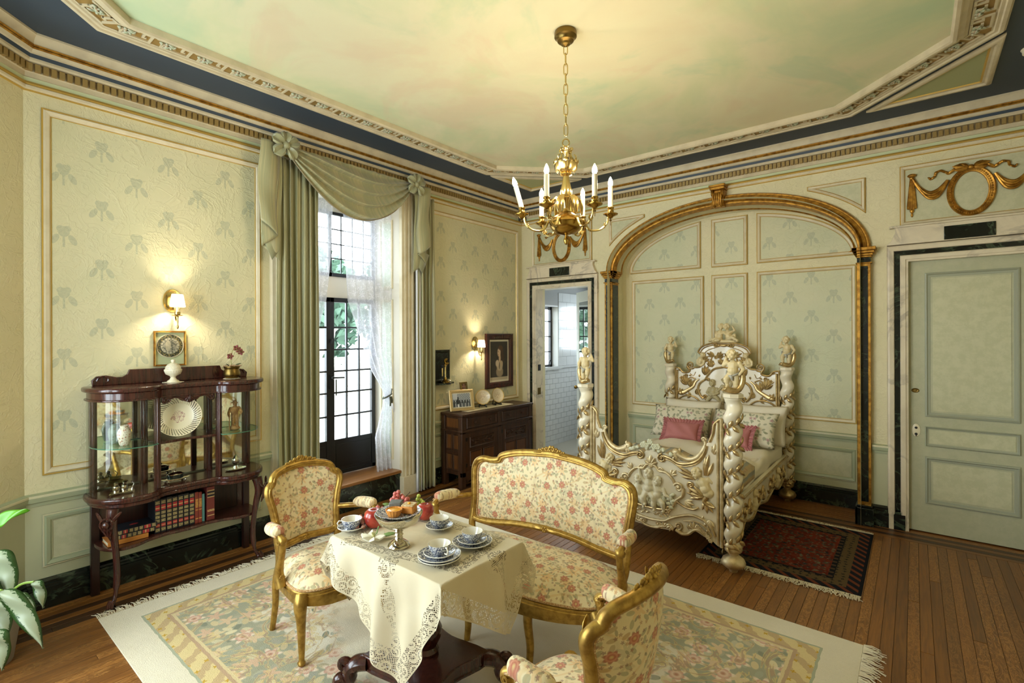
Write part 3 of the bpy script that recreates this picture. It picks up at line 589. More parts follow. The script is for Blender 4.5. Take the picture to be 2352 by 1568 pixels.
# door casings
def casing(x0, x1, top, par):
    P = [(x0, 0), (x0, top), (x1, top), (x1, 0)][::-1]
    for nm, mt, pr in (('casing', WMARB, [(.004, -.14), (.004, .02), (-.012, .022), (-.014, .03), (-.044, .032), (-.05, .024)]), ('marble_band', GMARB, [(-.05, .024), (-.05, .02), (-.088, .02), (-.088, .026)]), ('casing', WMARB, [(-.088, .026), (-.092, .034), (-.12, .04), (-.132, .034), (-.14, .0)])):
        b = MB(); b.sweep(P, [(-t, d) for t, d in pr] if False else pr, pB, closed=False, cap=False); b.build(nm, mt, par, ang=25)
    xm = (x0 + x1) / 2; w = (x1 - x0) / 2 + .14
    b = MB(); P = [(xm - w, 2.40), (xm + w, 2.40), (xm + w - .03, 2.43), (xm + w - .06, 2.50), (xm + w - .06, 2.535), (xm + w - .03, 2.555), (xm - w + .03, 2.555), (xm - w + .06, 2.535), (xm - w + .06, 2.50), (xm - w + .03, 2.43)]
    b.prism(P, pB, 0, .05); b.box(xm - w + .02, xm + w - .02, YB - .068, YB, 2.54, 2.556); b.build('overdoor', WMARB, par, bev=.004)
    b = MB(); b.prism(rect(xm - .15, xm + .15, 2.405, 2.512), pB, .04, .058); b.build('marble_block', GMARB, par, bev=.003)
dc1 = grp('trim_4'); casing(D1[0], D1[1], DT, dc1); dc2 = grp('trim_5'); casing(D2[0], D2[1], DT, dc2)
# closed door
door = struct(MB().box(D2[0], D2[1], YB + .03, YB + .075, .01, DT).build('door_2', DOORP, ang=0))
struct(MB().box(D2[0] - .1, D2[1] + .1, YB + .2, YB + .22, -.01, 2.4).build('door_backing', NAVY, ang=0))  # dark backing added to close the bright gap under the door
pD = lambda u, v, d=0: (u, YB + .03 - d, v)
for z0, z1 in ((.965, 2.155), (.72, .885), (.245, .635)):
    P = rect(.07, .63, z0, z1); b = MB(); k = .55 if z1 - z0 < .2 else 1
    b.sweep(P, [(0, 0), (.003, .010), (.012 * k, .014), (.02 * k, .004), (.034 * k, .002), (.042 * k, -.004), (.052 * k, 0)], pD); b.build('door_moulding', DOORM, door, ang=25)
    b = MB(); b.prism(rect(.07 + .05 * k, .63 - .05 * k, z0 + .05 * k, z1 - .05 * k), pD, .001, .003); b.build('door_panel', STIP, door, ang=0)
Ty = Mx.Rotation(PI / 2, 4, 'X')
b = MB(); b.lathe([(.026, 0), (.026, .004), (.02, .008), (.012, .006), (.0, .009)], 20, (0, 0, 0), Ty @ Mx.Scale(.72, 4, (0, 1, 0))); o = b.build('oval_bolt', BRASSD, door, loc=(.008, YB + .03, 1.178))
b = MB(); b.lathe([(.028, 0), (.028, .004), (.022, .007), (0, .007)], 20, (0, 0, 0), Ty @ Mx.Scale(1.9, 4, (0, 1, 0))); o = b.build('escutcheon', CREAMW, door, loc=(.012, YB + .03, .845))
b = MB()
for z in (.867, .815): b.lathe([(.010, 0), (.010, .004), (.0, .005)], 12, (.012, YB + .024, z), Ty)
b.box(.009, .015, YB + .018, YB + .024, .795, .815); b.build('keyhole', IRON, door)
# closed-off floor strips under everything: planks, border planks and dark inlay strips
b = MB(); b.box(-4.6, XR + .2, YF - .2, 7.6, -.03, -.004); floor = struct(b.build('floor', GAPW, ang=0))
rp = random.Random(11); PW = .0555; cache = {}
def plankobj(x0, y0, L, mat, alongx=False):
    key = (round(L, 2), mat.name)
    if key not in cache:
        q = MB(); L_ = key[0]; g_ = .0009; q.add([(g_, g_, -.004), (PW - g_, g_, -.004), (PW - g_, L_ - g_, -.004), (g_, L_ - g_, -.004), (g_, g_, -.0012), (PW - g_, g_, -.0012), (PW - g_, L_ - g_, -.0012), (g_, L_ - g_, -.0012), (.003, .003, 0), (PW - .003, .003, 0), (PW - .003, L_ - .003, 0), (.003, L_ - .003, 0)],
            [(0, 1, 5, 4), (1, 2, 6, 5), (2, 3, 7, 6), (3, 0, 4, 7), (4, 5, 9, 8), (5, 6, 10, 9), (6, 7, 11, 10), (7, 4, 8, 11), (8, 9, 10, 11)]); me = q.mesh('plank'); me.materials.append(mat); cache[key] = me
    o = put('plank', cache[key], floor, loc=(x0, y0, 0))
    if alongx: o.rotation_euler = (0, 0, -PI / 2)
    return o
x = XA; i = 0; npl = 0
while x < XR:
    dark = i in (3, 5, 6); y = YF - .02 + (rp.random() * 1.2 if i % 2 else 0) * 0; first = True
    near = .45 if x < -3.2 else -.85
    y = -.86
    while y < 5.04:
        L = round((1.9 + 2.0 * rp.random()) / .1) * .1
        if first: L = round(L * (.3 + .6 * rp.random()) / .1) * .1 + .6; first = False
        L = min(L, round(5.06 - y, 2))
        if L < .05: break
        plankobj(x, y, L, FLOORD if dark else FLOORW); npl += 1; y += L
    x += PW; i += 1
for k in range(12):                                 # border boards along the back wall
    x = XA
    while x < XR:
        L = round((2.2 + 1.4 * rp.random()) / .1) * .1; L = min(L, round(XR - x + .05, 2)); plankobj(x, 5.06 + PW * (k + 1), L, FLOORD if k in (1, 3) else FLOORW, True); npl += 1; x += L
print('planks', npl)
# ------------------------------------------------------------------ french window, its casing, the terrace and the bathroom beyond
XS = -4.48
win = grp('window_1')
b = MB()                                              # reveal with splayed jambs and soffit
b.add([(XA, W1, .265), (XA, W1, WT), (XS, 3.20, WT), (XS, 3.20, .265)], [(0, 1, 2, 3)]); b.add([(XA, W0, .265), (XA, W0, WT), (XS, 2.14, WT), (XS, 2.14, .265)], [(0, 1, 2, 3)])
b.add([(XA, W0, WT - .01), (XA, W1, WT - .01), (XS, 3.20, WT - .01), (XS, 2.14, WT - .01)], [(0, 1, 2, 3)])
b.box(XS - .06, XS, 2.10, 3.24, 2.03, 2.24); b.box(XS - .06, XS, 2.10, 3.24, 2.88, 3.1); b.box(XS - .06, XS, 2.05, 2.15, .2, 3.1); b.box(XS - .06, XS, 3.19, 3.30, .2, 3.1)
REV = M('reveal_white', '#ddd6c6', .5); b.build('reveal', REV, win, ang=0)
def pJ(u, v, d=0): t = (XA - u) / .34; return (u, W1 - .06 * t - d, v)
for z0, z1 in ((.36, 2.03), (2.14, 2.86)):
    P = rect(-4.40, -4.22, z0, z1); b = MB(); b.sweep(P, [(0, 0), (.004, .012), (.02, .012), (.026, .002)], pJ); b.build('reveal_moulding', CREAM, win, ang=25); b = MB(); b.prism(P, pJ, .001, .003); b.build('reveal_panel', M('reveal_green', '#c5cdb6', .5), win, ang=0)
b = MB()                                              # casing on the room side
for y0, y1 in ((1.93, W0), (W1, 3.43)):
    b.box(XA - .05, XA + .045, y0, y1, .2, 3.13); s_ = 1 if y0 > 3 else -1
    for k_ in range(3): yy = (y0 + .03 + .045 * k_); b.box(XA + .045, XA + .058, yy, yy + .022, .2, 3.13)
    b.box(XA - .05, XA + .075, y0 - .01, y1 + .015, 0, .2)
b.box(XA - .05, XA + .045, W0, W1, WT, 3.13); b.build('casing', CREAM, win, bev=.003)
b = MB(); b.box(XS - .1, XA + .03, W0, W1, .235, .265); b.build('sill', M('oak_sill', rough=.35, fn=wood('#7a4e28', '#94632f', .7, 'Y')), win, bev=.006)
b = MB(); b.box(XA - .05, XA + .012, W0, W1, 0, .235); b.build('marble_riser', GMARB, win, bev=.003)
def leaf(y0, y1, yh):
    d = grp('french_door_leaf'); del d['kind']; d.parent = win
    b = MB(); f = .042; z0, z1 = .27, 2.03; zp = .60
    b.box(XS - .02, XS + .02, y0, y0 + f, z0, z1); b.box(XS - .02, XS + .02, y1 - f, y1, z0, z1); b.box(XS - .02, XS + .02, y0, y1, z1 - .045, z1); b.box(XS - .02, XS + .02, y0, y1, z0, z0 + .04); b.box(XS - .012, XS + .012, y0, y1, z0, zp + .02); b.box(XS + .012, XS + .018, y0 + .06, y1 - .06, z0 + .07, zp - .03); b.build('door_frame', STEEL, d, bev=.002)
    zs = [.62, .855, 1.085, 1.30, 1.515, 1.735]; ys = [y0 + f + (y1 - y0 - 2 * f) * k_ / 3 for k_ in range(4)]
    for z in zs[1:]: b = MB(); b.box(XS - .012, XS + .012, y0 + f, y1 - f, z - .008, z + .008); b.build('muntin', STEEL, d)
    for y in ys[1:-1]: b = MB(); b.box(XS - .011, XS + .011, y - .008, y + .008, zp, z1 - .04); b.build('muntin', STEEL, d)
    zz = zs + [1.985]
    for i in range(3):
        for j in range(6): b = MB(); b.box(XS - .001, XS + .001, ys[i], ys[i + 1], zz[j], zz[j + 1]); b.build('pane', PANE, d, ang=0)
    return d
lf1 = leaf(2.67, 3.19, 0); leaf(2.15, 2.67, 0)
b = MB(); b.box(XS + .02, XS + .035, 2.655, 2.70, 1.13, 1.27); b.tube([(XS + .05, 2.68, 1.24), (XS + .055, 2.80, 1.235)], .008, 8); b.sph((XS + .05, 2.68, 1.24), .016); b.box(XS + .02, XS + .04, 2.66, 2.69, 1.24, 1.262); b.tube([(XS + .03, 2.725, 1.22), (XS + .03, 2.725, 1.06)], .006, 6); b.build('lever_handle', STEEL, lf1)
b = MB(); b.tube([(XS + .03, 2.68, 1.62), (XS + .04, 2.66, 1.58)], .01, 6); b.build('latch', STEEL, lf1)
up = grp('upper_sash'); del up['kind']; up.parent = win; b = MB(); b.box(XS - .015, XS + .015, 2.15, 2.185, 2.24, 2.88); b.box(XS - .015, XS + .015, 3.155, 3.19, 2.24, 2.88); b.box(XS - .015, XS + .015, 2.655, 2.69, 2.24, 2.88); b.box(XS - .015, XS + .015, 2.15, 3.19, 2.24, 2.275); b.box(XS - .015, XS + .015, 2.15, 3.19, 2.85, 2.88); b.build('sash_frame', STEEL, up)
for k_ in range(1, 8):
    if k_ == 4: continue
    y = 2.15 + 1.04 * k_ / 8; b = MB(); b.box(XS - .006, XS + .006, y - .005, y + .005, 2.27, 2.86); b.build('muntin', STEEL, up)
for z in (2.42, 2.565, 2.71): b = MB(); b.box(XS - .006, XS + .006, 2.18, 3.16, z - .005, z + .005); b.build('muntin', STEEL, up)
b = MB(); b.box(XS - .001, XS + .001, 2.16, 3.18, 2.25, 2.87); b.build('pane', PANE, up, ang=0)
# terrace outside
PAV = M('terrace_stone', rough=.8, fn=lambda g: dict(col=g.mix(g.noise(g.tc(), 3, 4), '#b5b3ad', '#c9c7c1')))
ter = struct(MB().box(-16, XA - .37, -6, 16, .02, .18).build('terrace', M('terrace_joint', '#8f8d88', .9), ang=0)); rr = random.Random(5); pv = MB(); pv.box(.006, .99, .006, .74, 0, .012); pv = pv.mesh('paving_stone'); pv.materials.append(PAV)
for i in range(9):
    for j in range(11): put('paving_stone', pv, ter, loc=(-5.6 - i * 1.0 + (j % 2) * .3, -.3 + j * .75, .18))
STONE = M('balustrade_stone', rough=.8, fn=lambda g: dict(col=g.mix(g.noise(g.tc(), 5, 4), '#c4c0b6', '#aeaaa0')))
bal = thing('stone_balustrade', 'pale stone balustrade with urns edging the terrace outside the french window', 'balustrade', (-11, 6.2, .19))
b = MB(); b.box(-.2, .2, -5, 7, 0, .16); b.build('plinth', STONE, bal, bev=.02); b = MB(); b.box(-.2, .2, -5, 7, .78, .93); b.build('rail', STONE, bal, bev=.02)
bl = MB().lathe([(.07, .16), (.09, .2), (.06, .24), (.11, .38), (.05, .58), (.07, .66), (.09, .7), (.09, .78)], 10).mesh('baluster'); bl.materials.append(STONE); bl.polygons.foreach_set('use_smooth', [True] * len(bl.polygons))
for i in range(30): put('baluster', bl, bal, loc=(0, -4.8 + i * .4, 0))
def urn(x, y, lab):
    t = thing('stone_urn', lab, 'urn', (x, y, .19)); b = MB(); b.box(-.35, .35, -.35, .35, 0, .9); b.build('pedestal', STONE, t, bev=.03); b = MB(); b.lathe([(.2, .9), (.22, .95), (.08, 1.02), (.12, 1.1), (.3, 1.3), (.34, 1.55), (.4, 1.6), (.3, 1.6), (.25, 1.5), (0, 1.4)], 20); b.build('bowl', STONE, t)
urn(-9.0, 5.1, 'stone urn on a pedestal seen through the left leaf of the french window'); 
t = thing('garden_bench', 'pale stone garden bench on the terrace seen through the french window', 'bench', (-8.2, 6.1, .19), .1); b = MB(); b.box(-.25, .25, -.8, .8, .40, .50); b.build('seat', STONE, t, bev=.02)
for y in (-.6, .6): b = MB(); b.box(-.2, .2, y - .1, y + .1, 0, .40); b.build('leg', STONE, t, bev=.02)
b = MB(); b.box(-.30, -.2, -.8, .8, .50, .95); b.build('back', STONE, t, bev=.03)
LEAF = M('tree_leaf', rough=.6, fn=lambda g: dict(col=g.mix(g.noise(g.tc(), 3, 2), '#2c4a38', '#4a6650'))); BARK = M('bark', '#4c4238', .9)
def tree(x, y, h, r, lab, seed):
    t = thing('garden_tree', lab, 'tree', (x, y, .1), 0, 'trees beyond the terrace'); b = MB(); b.tube([(0, 0, 0), (.05, 0, h * .4), (0, .05, h * .8)], [.16, .12, .05], 8); b.build('trunk', BARK, t)
    q = random.Random(seed); b = MB()
    for i in range(2600):
        u = q.random() ** .5; th = q.random() * 6.283; ph = math.acos(2 * q.random() - 1); c = Ve((r * u * sin(ph) * cos(th), r * u * sin(ph) * sin(th), h * .5 + r * 1.25 * u * cos(ph)))
        a = Ve((q.random() - .5, q.random() - .5, q.random() - .5)).normalized() * .17; e = a.orthogonal().normalized() * .09; b.add([c - a, c - e, c + a, c + e], [(0, 1, 2, 3)])
    b.build('foliage', LEAF, t, ang=0, fix=False)
tree(-13.2, 7.2, 4.6, 1.5, 'grey-green garden tree behind the right leaf of the french window', 1); tree(-13.0, 10.6, 5.0, 1.7, 'bushy garden tree farther right beyond the terrace', 2); tree(-13.6, 4.3, 4.2, 1.3, 'smaller garden tree behind the left leaf of the french window', 3)
# bathroom
TILEW = M('white_tile', '#cfd0cf', .18, Coat_Weight=.3); GROUT = M('grout', '#9a9a98', .8); XB = -4.22
b = MB(); b.prism(rect(YB + .2, 7.3, 0, 1.16), lambda u, v, d: (XB + d, u, v), 0, -.1); b.prism(rect(YB + .2, 7.3, 2.10, 2.8), lambda u, v, d: (XB + d, u, v), 0, -.1); b.prism(rect(6.33, 7.3, 1.16, 2.10), lambda u, v, d: (XB + d, u, v), 0, -.1); b.prism(rect(YB + .2, 5.72, 1.16, 2.10), lambda u, v, d: (XB + d, u, v), 0, -.1)
bw = struct(b.build('wall_bathroom_left', GROUT, ang=0))
b = MB(); [b.prism(rect(*q_), lambda u, v, d: (u, 7.3 - d, v), 0, -.1) for q_ in ((-4.3, -3.95, 0, 2.8), (-3.05, -2.9, 0, 2.8), (-3.95, -3.05, 0, 1.35), (-3.95, -3.05, 2.2, 2.8))]; bb = struct(b.build('wall_bathroom_back', GROUT, ang=0))
struct(MB().box(-2.95, -2.85, YB + .2, 7.3, 0, 2.8).build('wall_bathroom_right', TILEW, ang=0)); struct(MB().box(-4.4, -2.9, YB + .2, 7.3, 2.8, 2.9).build('ceiling_bathroom', TILEW, ang=0)); struct(MB().box(-4.3, -2.9, YB + .02, 7.3, -.02, .002).build('floor_bathroom', M('bath_floor', '#b9b4a6', .3), ang=0))
def tilemesh(w_, h_): q = MB(); q.box(.0015, .008, .002, w_ - .002, .002, h_ - .002); me = q.mesh('tile'); me.materials.append(TILEW); return me
tm = tilemesh(.152, .0768); tm2 = tilemesh(.22, .14); tmh = tilemesh(.076, .0768); tm2h = tilemesh(.11, .14)
for r_ in range(15):
    for c_ in range(12):
        if 5.56 + c_ * .152 + (r_ % 2) * .076 + .152 < 7.3: put('tile', tm, bw, loc=(XB, 5.56 + c_ * .152 + (r_ % 2) * .076, r_ * .0768))
    if r_ % 2: put('tile', tmh, bw, loc=(XB, 5.56, r_ * .0768))
for r_ in range(8):
    for c_ in range(7):
        y = 6.335 + c_ * .22 + (r_ % 2) * .11
        if y + .22 < 7.3: put('tile', tm2, bw, loc=(XB, y, 1.18 + r_ * .14))
    if r_ % 2: put('tile', tm2h, bw, loc=(XB, 6.335, 1.18 + r_ * .14))
for r_ in range(19):
    for c_ in range(5):
        if c_ < 1 or r_ < 6: o = put('tile', tm2, bb, loc=(-4.22 + c_ * .22, 7.3, r_ * .14)); o.rotation_euler = (0, 0, -PI / 2)
wb = grp('window_2'); b = MB(); XW = XB - .12; U0, U1, Z1 = 5.74, 6.31, 2.08
b.box(XW, XB + .04, 5.7, 6.36, 1.135, 1.165); b.add([(XB, 6.33, 1.165), (XB, 6.33, 2.10), (XW, U1, 2.10), (XW, U1, 1.165)], [(0, 1, 2, 3)]); b.box(XW, XB, 5.7, 6.33, Z1, Z1 + .02); b.box(XW - .05, XW, U1 - .01, 6.4, 1.1, 2.3); b.box(XB - .001, XB + .03, 5.6, 7.3, 1.15, 1.18); b.build('sill_and_reveal', TILEW, wb, ang=0)
b = MB(); b.box(XW - .02, XW + .02, U0, U0 + .04, 1.165, Z1); b.box(XW - .02, XW + .02, U1 - .04, U1, 1.165, Z1); b.box(XW - .02, XW + .02, U0, U1, 1.165, 1.205); b.box(XW - .02, XW + .02, U0, U1, Z1 - .04, Z1); b.build('steel_frame', STEEL, wb)
for y in (5.93, 6.12): b = MB(); b.box(XW - .01, XW + .01, y - .008, y + .008, 1.2, Z1 - .03); b.build('muntin', STEEL, wb)
for z in (1.40, 1.63, 1.86): b = MB(); b.box(XW - .01, XW + .01, U0 + .03, U1 - .03, z - .008, z + .008); b.build('muntin', STEEL, wb)
b = MB(); b.box(XW - .001, XW + .001, U0 + .03, U1 - .03, 1.2, Z1 - .03); b.build('pane', PANE, wb, ang=0); b = MB(); b.tube([(XW + .03, 6.2, 1.2), (XW + .05, 6.21, 1.26)], .008, 6); b.sph((XW + .05, 6.21, 1.265), .012); b.build('catch', STEEL, wb)
portal('portal_bath_window', (XW - .06, 6.03, 1.62), (0, -PI / 2, 0), .95, .55)
portal('portal_added_bath_back', (-3.5, 7.38, 1.775), (-PI / 2, 0, 0), .9, .85)  # unseen back window added to brighten the tiled wall
# open bathroom door with a mirror panel
dr = grp('door_1'); dr.location = (D1[1] - .02, YB + .2, 0); dr.rotation_euler = (0, 0, rad(140)); DW = .70
DWH = M('door_white', '#c9ccc6', .35); b = MB(); b.box(0, DW, -.02, .02, .01, .25); b.box(0, .1, -.02, .02, .25, 2.24); b.box(DW - .1, DW, -.02, .02, .25, 2.24); b.box(.1, DW - .1, -.02, .02, 2.1, 2.24); b.box(.1, DW - .1, -.012, .012, .25, 2.1); b.build('door_stile', DWH, dr, bev=.003)
b = MB(); b.box(.1, DW - .1, .0125, .015, .25, 2.1); b.build('mirror', MIRROR, dr, ang=0); b = MB(); b.sph((DW - .05, .05, .93), .026); b.tube([(DW - .05, 0, .93), (DW - .05, .05, .93)], .008); b.build('knob', BRASSD, dr)
b = MB(); b.box(D1[0], D1[0] + .006, YB + .02, YB + .09, .86, .95); b.build('strike_plate', BRASSD, dc1); b = MB(); b.box(D1[0], D1[0] + .012, YB + .03, YB + .08, 1.18, 1.26); b.build('latch_plate', IRON, dc1)
# out-of-frame windows: corner bay, plus front and bathroom-back ones added for fill light
def simplewin(nm, fn, u0, u1, z0, z1):
    w_ = grp(nm); b = MB()
    for a, c, e, f in ((u0, u0 + .05, z0, z1), (u1 - .05, u1, z0, z1), (u0, u1, z0, z0 + .05), (u0, u1, z1 - .05, z1), ((u0 + u1) / 2 - .02, (u0 + u1) / 2 + .02, z0, z1), (u0, u1, (z0 + z1) / 2 - .02, (z0 + z1) / 2 + .02)): b.prism(rect(a, c, e, f), fn, -.10, -.14)
    b.build('sash', STEEL, w_, ang=0); b = MB(); b.prism(rect(u0, u1, z0, z1), fn, -.119, -.121); b.build('pane', PANE, w_, ang=0)
simplewin('added_window_6', lambda u, v, d=0: (u, 7.3 - d + .02, v), -3.95, -3.05, 1.35, 2.2); simplewin('window_3', pK, .4, 1.5, .6, 2.95); simplewin('added_window_4', lambda u, v, d=0: (u, YF + d, v), -2.75, -1.7, .6, 2.95)
# ------------------------------------------------------------------ seating: gilt armchairs and settee in brocade
def rose(b, c, r, R=None, mi=0):                     # carved rosette made of overlapping petals
    b.sph(c, r * .38, 8, 6, mi=mi)
    for i in range(6):
        a = i * PI / 3; p = Ve((cos(a) * r * .6, -.12 * r, sin(a) * r * .6)); p = R @ p if R is not None else p
        b.sph(Ve(c) + p, (r * .42, r * .26, r * .42), 8, 5, R, mi)
def leaf3(b, p, d, up, L, w, bend=.3, mi=0):          # pointed leaf with a mid rib, lying along d, facing up
    p = Ve(p); d = Ve(d).normalized(); up = Ve(up); up = (up - d * d.dot(up)).normalized(); s = d.cross(up); rows = []
    for t, k in ((0, .12), (.25, .8), (.5, 1), (.75, .66), (1, .03)):
        c = p + d * L * t + up * (bend * L * t * (1 - t)); rows += [c - s * w * k * .5 - up * w * .10 * k, c + up * w * .16 * k, c + s * w * k * .5 - up * w * .10 * k]
    n = len(rows); b.add(rows + [q - up * w * .12 for q in rows], [(i * 3 + j, i * 3 + j + 1, i * 3 + j + 4, i * 3 + j + 3) for i in range(4) for j in range(2)] + [(n + i * 3 + j + 3, n + i * 3 + j + 4, n + i * 3 + j + 1, n + i * 3 + j) for i in range(4) for j in range(2)] + [f for i in range(4) for f in ((i * 3, i * 3 + 3, n + i * 3 + 3, n + i * 3), (n + i * 3 + 2, n + i * 3 + 5, i * 3 + 5, i * 3 + 2))], mi)
def seatpiece(nm, lab, cat, loc, rz, half, fw, rw, dep, barrel, arm_y, wide):
    """half: right half of the back outline (x, z) from bottom centre to top centre; front is -y"""
    t = thing(nm, lab, cat, loc, rz); yb = dep / 2 - .02; xm = max(p[0] for p in half)
    def bk(x, z, d=0):                                 # back surface: raked and curved round the sitter; d towards the sitter
        y = yb + (z - .42) * .17 - barrel * (x / xm) ** 2 - d; return (x, y, z)
    H = spline(half, 5); out = H + [(-x, z) for x, z in H[::-1][1:]]
    if out[0] == out[-1]: out = out[:-1]
    c0 = (0, .66)
    b = MB(); b.tube([bk(x, z) for x, z in out], .021, 10, closed=True, sx=1.05); b.tube([bk(lerp(x, c0[0], .035), lerp(z, c0[1], .05), .014) for x, z in out], .0075, 6, closed=True); b.tube([bk(x, z, .021) for x, z in out], .006, 6, closed=True); b.build('back_frame', GILT, t)
    def pad(s_, k, name):
        b = MB(); n = len(out)
        def f(u, v):
            x, z = out[int(round(u * n)) % n]; r = v; x = lerp(c0[0], x, r * k); z = lerp(c0[1], z, r * k * .99); h = (1 - r ** 3) * .024 + .004; return bk(x, z, s_ * h)
        b.grid(f, n, 9, cu=True); return b.build(name, BROC_B, t, ang=60)
    pad(1, .945, 'backrest'); pad(-1, .945, 'outside_back')
    b = MB()
    for s_ in (1, -1): b.tube([bk(lerp(c0[0], x, .945), lerp(c0[1], z, .935), s_ * .008) for x, z in out], .006, 6, closed=True)
    b.build('gimp_trim', GIMP, t)
    b = MB(); zt = half[-1][1]; r_ = random.Random(4)
    for i in range(-3, 4): rose(b, Ve(bk(i * .027, zt + .022 - abs(i) * .0055, .006)), .030 - abs(i) * .0034)
    for s_ in (1, -1): leaf3(b, bk(s_ * .06, zt + .004, .02), (s_, 0, -.12), (0, -1, .3), .07, .024)
    b.build('crest_roses', GILT, t)
    b = MB(); zb = half[0][1]; rose(b, bk(0, zb, .02), .02)
    for s_ in (1, -1): leaf3(b, bk(s_ * .015, zb, .022), (s_, 0, .0), (0, -1, 0), .07, .022)
    b.build('carved_flower', GILT, t)
    for s_ in (1, -1):
        i = max(range(len(H)), key=lambda q: H[q][0] - abs(H[q][1] - .8) * .3); b = MB(); leaf3(b, bk(s_ * H[i][0], H[i][1], .02), (-s_ * .5, 0, 1), (0, -1, 0), .05, .02); b.build('carved_leaf', GILT, t)
    # seat
    def plan(u):                                       # outline of the seat, u 0..1 round
        a = 2 * PI * u; cx, sy = cos(a), sin(a); e = .42; sg = lambda q: (abs(q) ** e) * (1 if q >= 0 else -1); x, y = sg(cx), sg(sy); w_ = lerp(rw, fw, (1 - y) / 2); bow = .055 * (1 - x * x) if y < 0 else 0; return (x * w_, y * dep / 2 - bow * (1 if wide is False else 1.4) * (-y if y < 0 else 0))
    b = MB(); n = 56
    def top(u, v):
        x, y = plan(u); r = 1 - v; h = .365 + .075 * (1 - max(0, (r - .0)) ** 4.5); return (x * r * .985, y * r * .985, h)
    b.grid(top, n, 10, cu=True); b.grid(lambda u, v: (plan(u)[0] * .985, plan(u)[1] * .985, .345 + .02 * v), n, 2, cu=True); b.build('seat_cushion', BROC_S, t, ang=60)
    b = MB(); b.tube([(*[q * 1.0 for q in plan(i / n)], .362) for i in range(n)], .0065, 6, closed=True); b.build('gimp_trim', GIMP, t)
    b = MB()
    def rail(u, v):
        x, y = plan(u); a = 2 * PI * u; z = [.355, .35, .31, .285, .29, .33][int(round(v * 5))] - (0 if y > 0 else .02 * (1 - min(1, abs(x) / (fw * .8)) ** 2)) * (1 if v in (.4, .6, .8) else 0); k = [1.0, 1.02, 1.02, 1.0, .94, .92][int(round(v * 5))]; return (x * k, y * k, z)
    b.grid(rail, n, 6, cu=True); b.tube([(plan(i / n)[0] * 1.022, plan(i / n)[1] * 1.022, .335) for i in range(n)], .005, 6, closed=True); b.build('seat_rail', GILT, t)
    b = MB(); rose(b, (0, -dep / 2 - .06, .315), .02)
    for s_ in (1, -1): leaf3(b, (s_ * .02, -dep / 2 - .06, .315), (s_, 0, -.1), (0, -1, 0), .07, .02)
    b.build('apron_flowers', GILT, t)
    # legs: cabriole in front, raked behind
    for s_ in (1, -1):
        x, y = s_ * fw * .93, -dep / 2 * .93; b = MB(); P = spline([(x * .97, y * .97, .35), (x * 1.03, y * 1.06, .30), (x * 1.01, y * 1.05, .22), (x * .97, y * .97, .11), (x * .98, y * 1.0, .035), (x * 1.0, y * 1.03, .012)], 4)
        k = len(P); rr = [lerp(.030, .014, min(1, i / (k * .75))) + (.006 * math.exp(-((i - k * .18) / 3) ** 2)) + (.006 if i > k - 4 else 0) for i in range(k)]; b.tube(P, rr, 10); rose(b, (x * 1.05, y * 1.13, .285), .018); b.sph((x * 1.0, y * 1.04, .012), (.018, .018, .012)); b.build('leg', GILT, t)
        x, y = s_ * rw * .92, dep / 2 * .9; b = MB(); xt = s_ * (.525 if wide else .178); b.tube(spline([bk(xt, .52), (xt, bk(xt, .42)[1] - .004, .40), (x, y * .99, .28), (x * 1.0, y * 1.02, .15), (x * 1.02, y * 1.18, 0)], 4), [.024 - .009 * i / 16 for i in range(17)], 10); b.build('leg', GILT, t)
        if wide:
            pass
    if wide:
        for x in (-.2, .2): b = MB(); b.tube(spline([(x, -dep / 2 * 1.12, .31), (x, -dep / 2 * 1.2, .24), (x, -dep / 2 * 1.1, .1), (x, -dep / 2 * 1.15, .0)], 4), [.026 - .010 * i / 12 for i in range(13)], 10); b.build('leg', GILT, t)
    # arms
    for s_ in (1, -1):
        xb = s_ * H[min(range(len(H)), key=lambda q: abs(H[q][1] - .60) + (1 if H[q][0] < xm * .6 else 0))][0]; p0 = Ve(bk(xb, .60)); xf = s_ * (fw + .012); p3 = Ve((xf, arm_y, .615))
        P = spline([tuple(p0), (lerp(xb, xf, .45), p0.y - .06, .607), (xf, (p0.y + arm_y) / 2, .612), (xf + s_ * .008, arm_y + .03, .622), (xf + s_ * .008, arm_y - .005, .612), (xf, arm_y - .012, .59)], 5)
        b = MB(); b.tube(P, [.016] * (len(P) - 6) + [.018, .02, .022, .022, .02, .015], 10)
        Q = spline([(xf + s_ * .004, arm_y - .008, .60), (xf, arm_y + .005, .54), (xf - s_ * .01, arm_y + .05, .46), (xf - s_ * .015, arm_y + .07, .40), (xf - s_ * .02, arm_y + .05, .34)], 5); b.tube(Q, [.02, .019, .018, .017, .017, .017, .017, .018, .018, .019, .02, .021, .022, .023, .024, .025, .026, .027, .028, .028, .028][:len(Q)], 10)
        for k_ in (1, -1): sp = spiral((arm_y - .002, .598), .016, PI / 2, 1.4); b.tube([(xf + s_ * .006 + k_ * .018, y, z) for y, z in sp], .0038, 6)
        rose(b, (xf - s_ * .012, arm_y + .03, .40), .016); b.build('arm', GILT, t)
        b = MB(); i0, i1 = int(len(P) * .30), int(len(P) * .72); seg = P[i0:i1 + 1]; k = len(seg); b.tube([(p[0], p[1], p[2] + .020) for p in seg], [.029 * (1 - abs(2 * i / (k - 1) - 1) ** 4) ** .5 + .004 for i in range(k)], 12); b.build('arm_pad', BROC_S, t, sub=1)
        b = MB(); b.tube([(p[0] + s_ * .024, p[1], p[2] + .007) for p in seg], .004, 6); b.tube([(p[0] - s_ * .024, p[1], p[2] + .007) for p in seg], .004, 6); b.build('arm_gimp', GIMP, t)
    return t
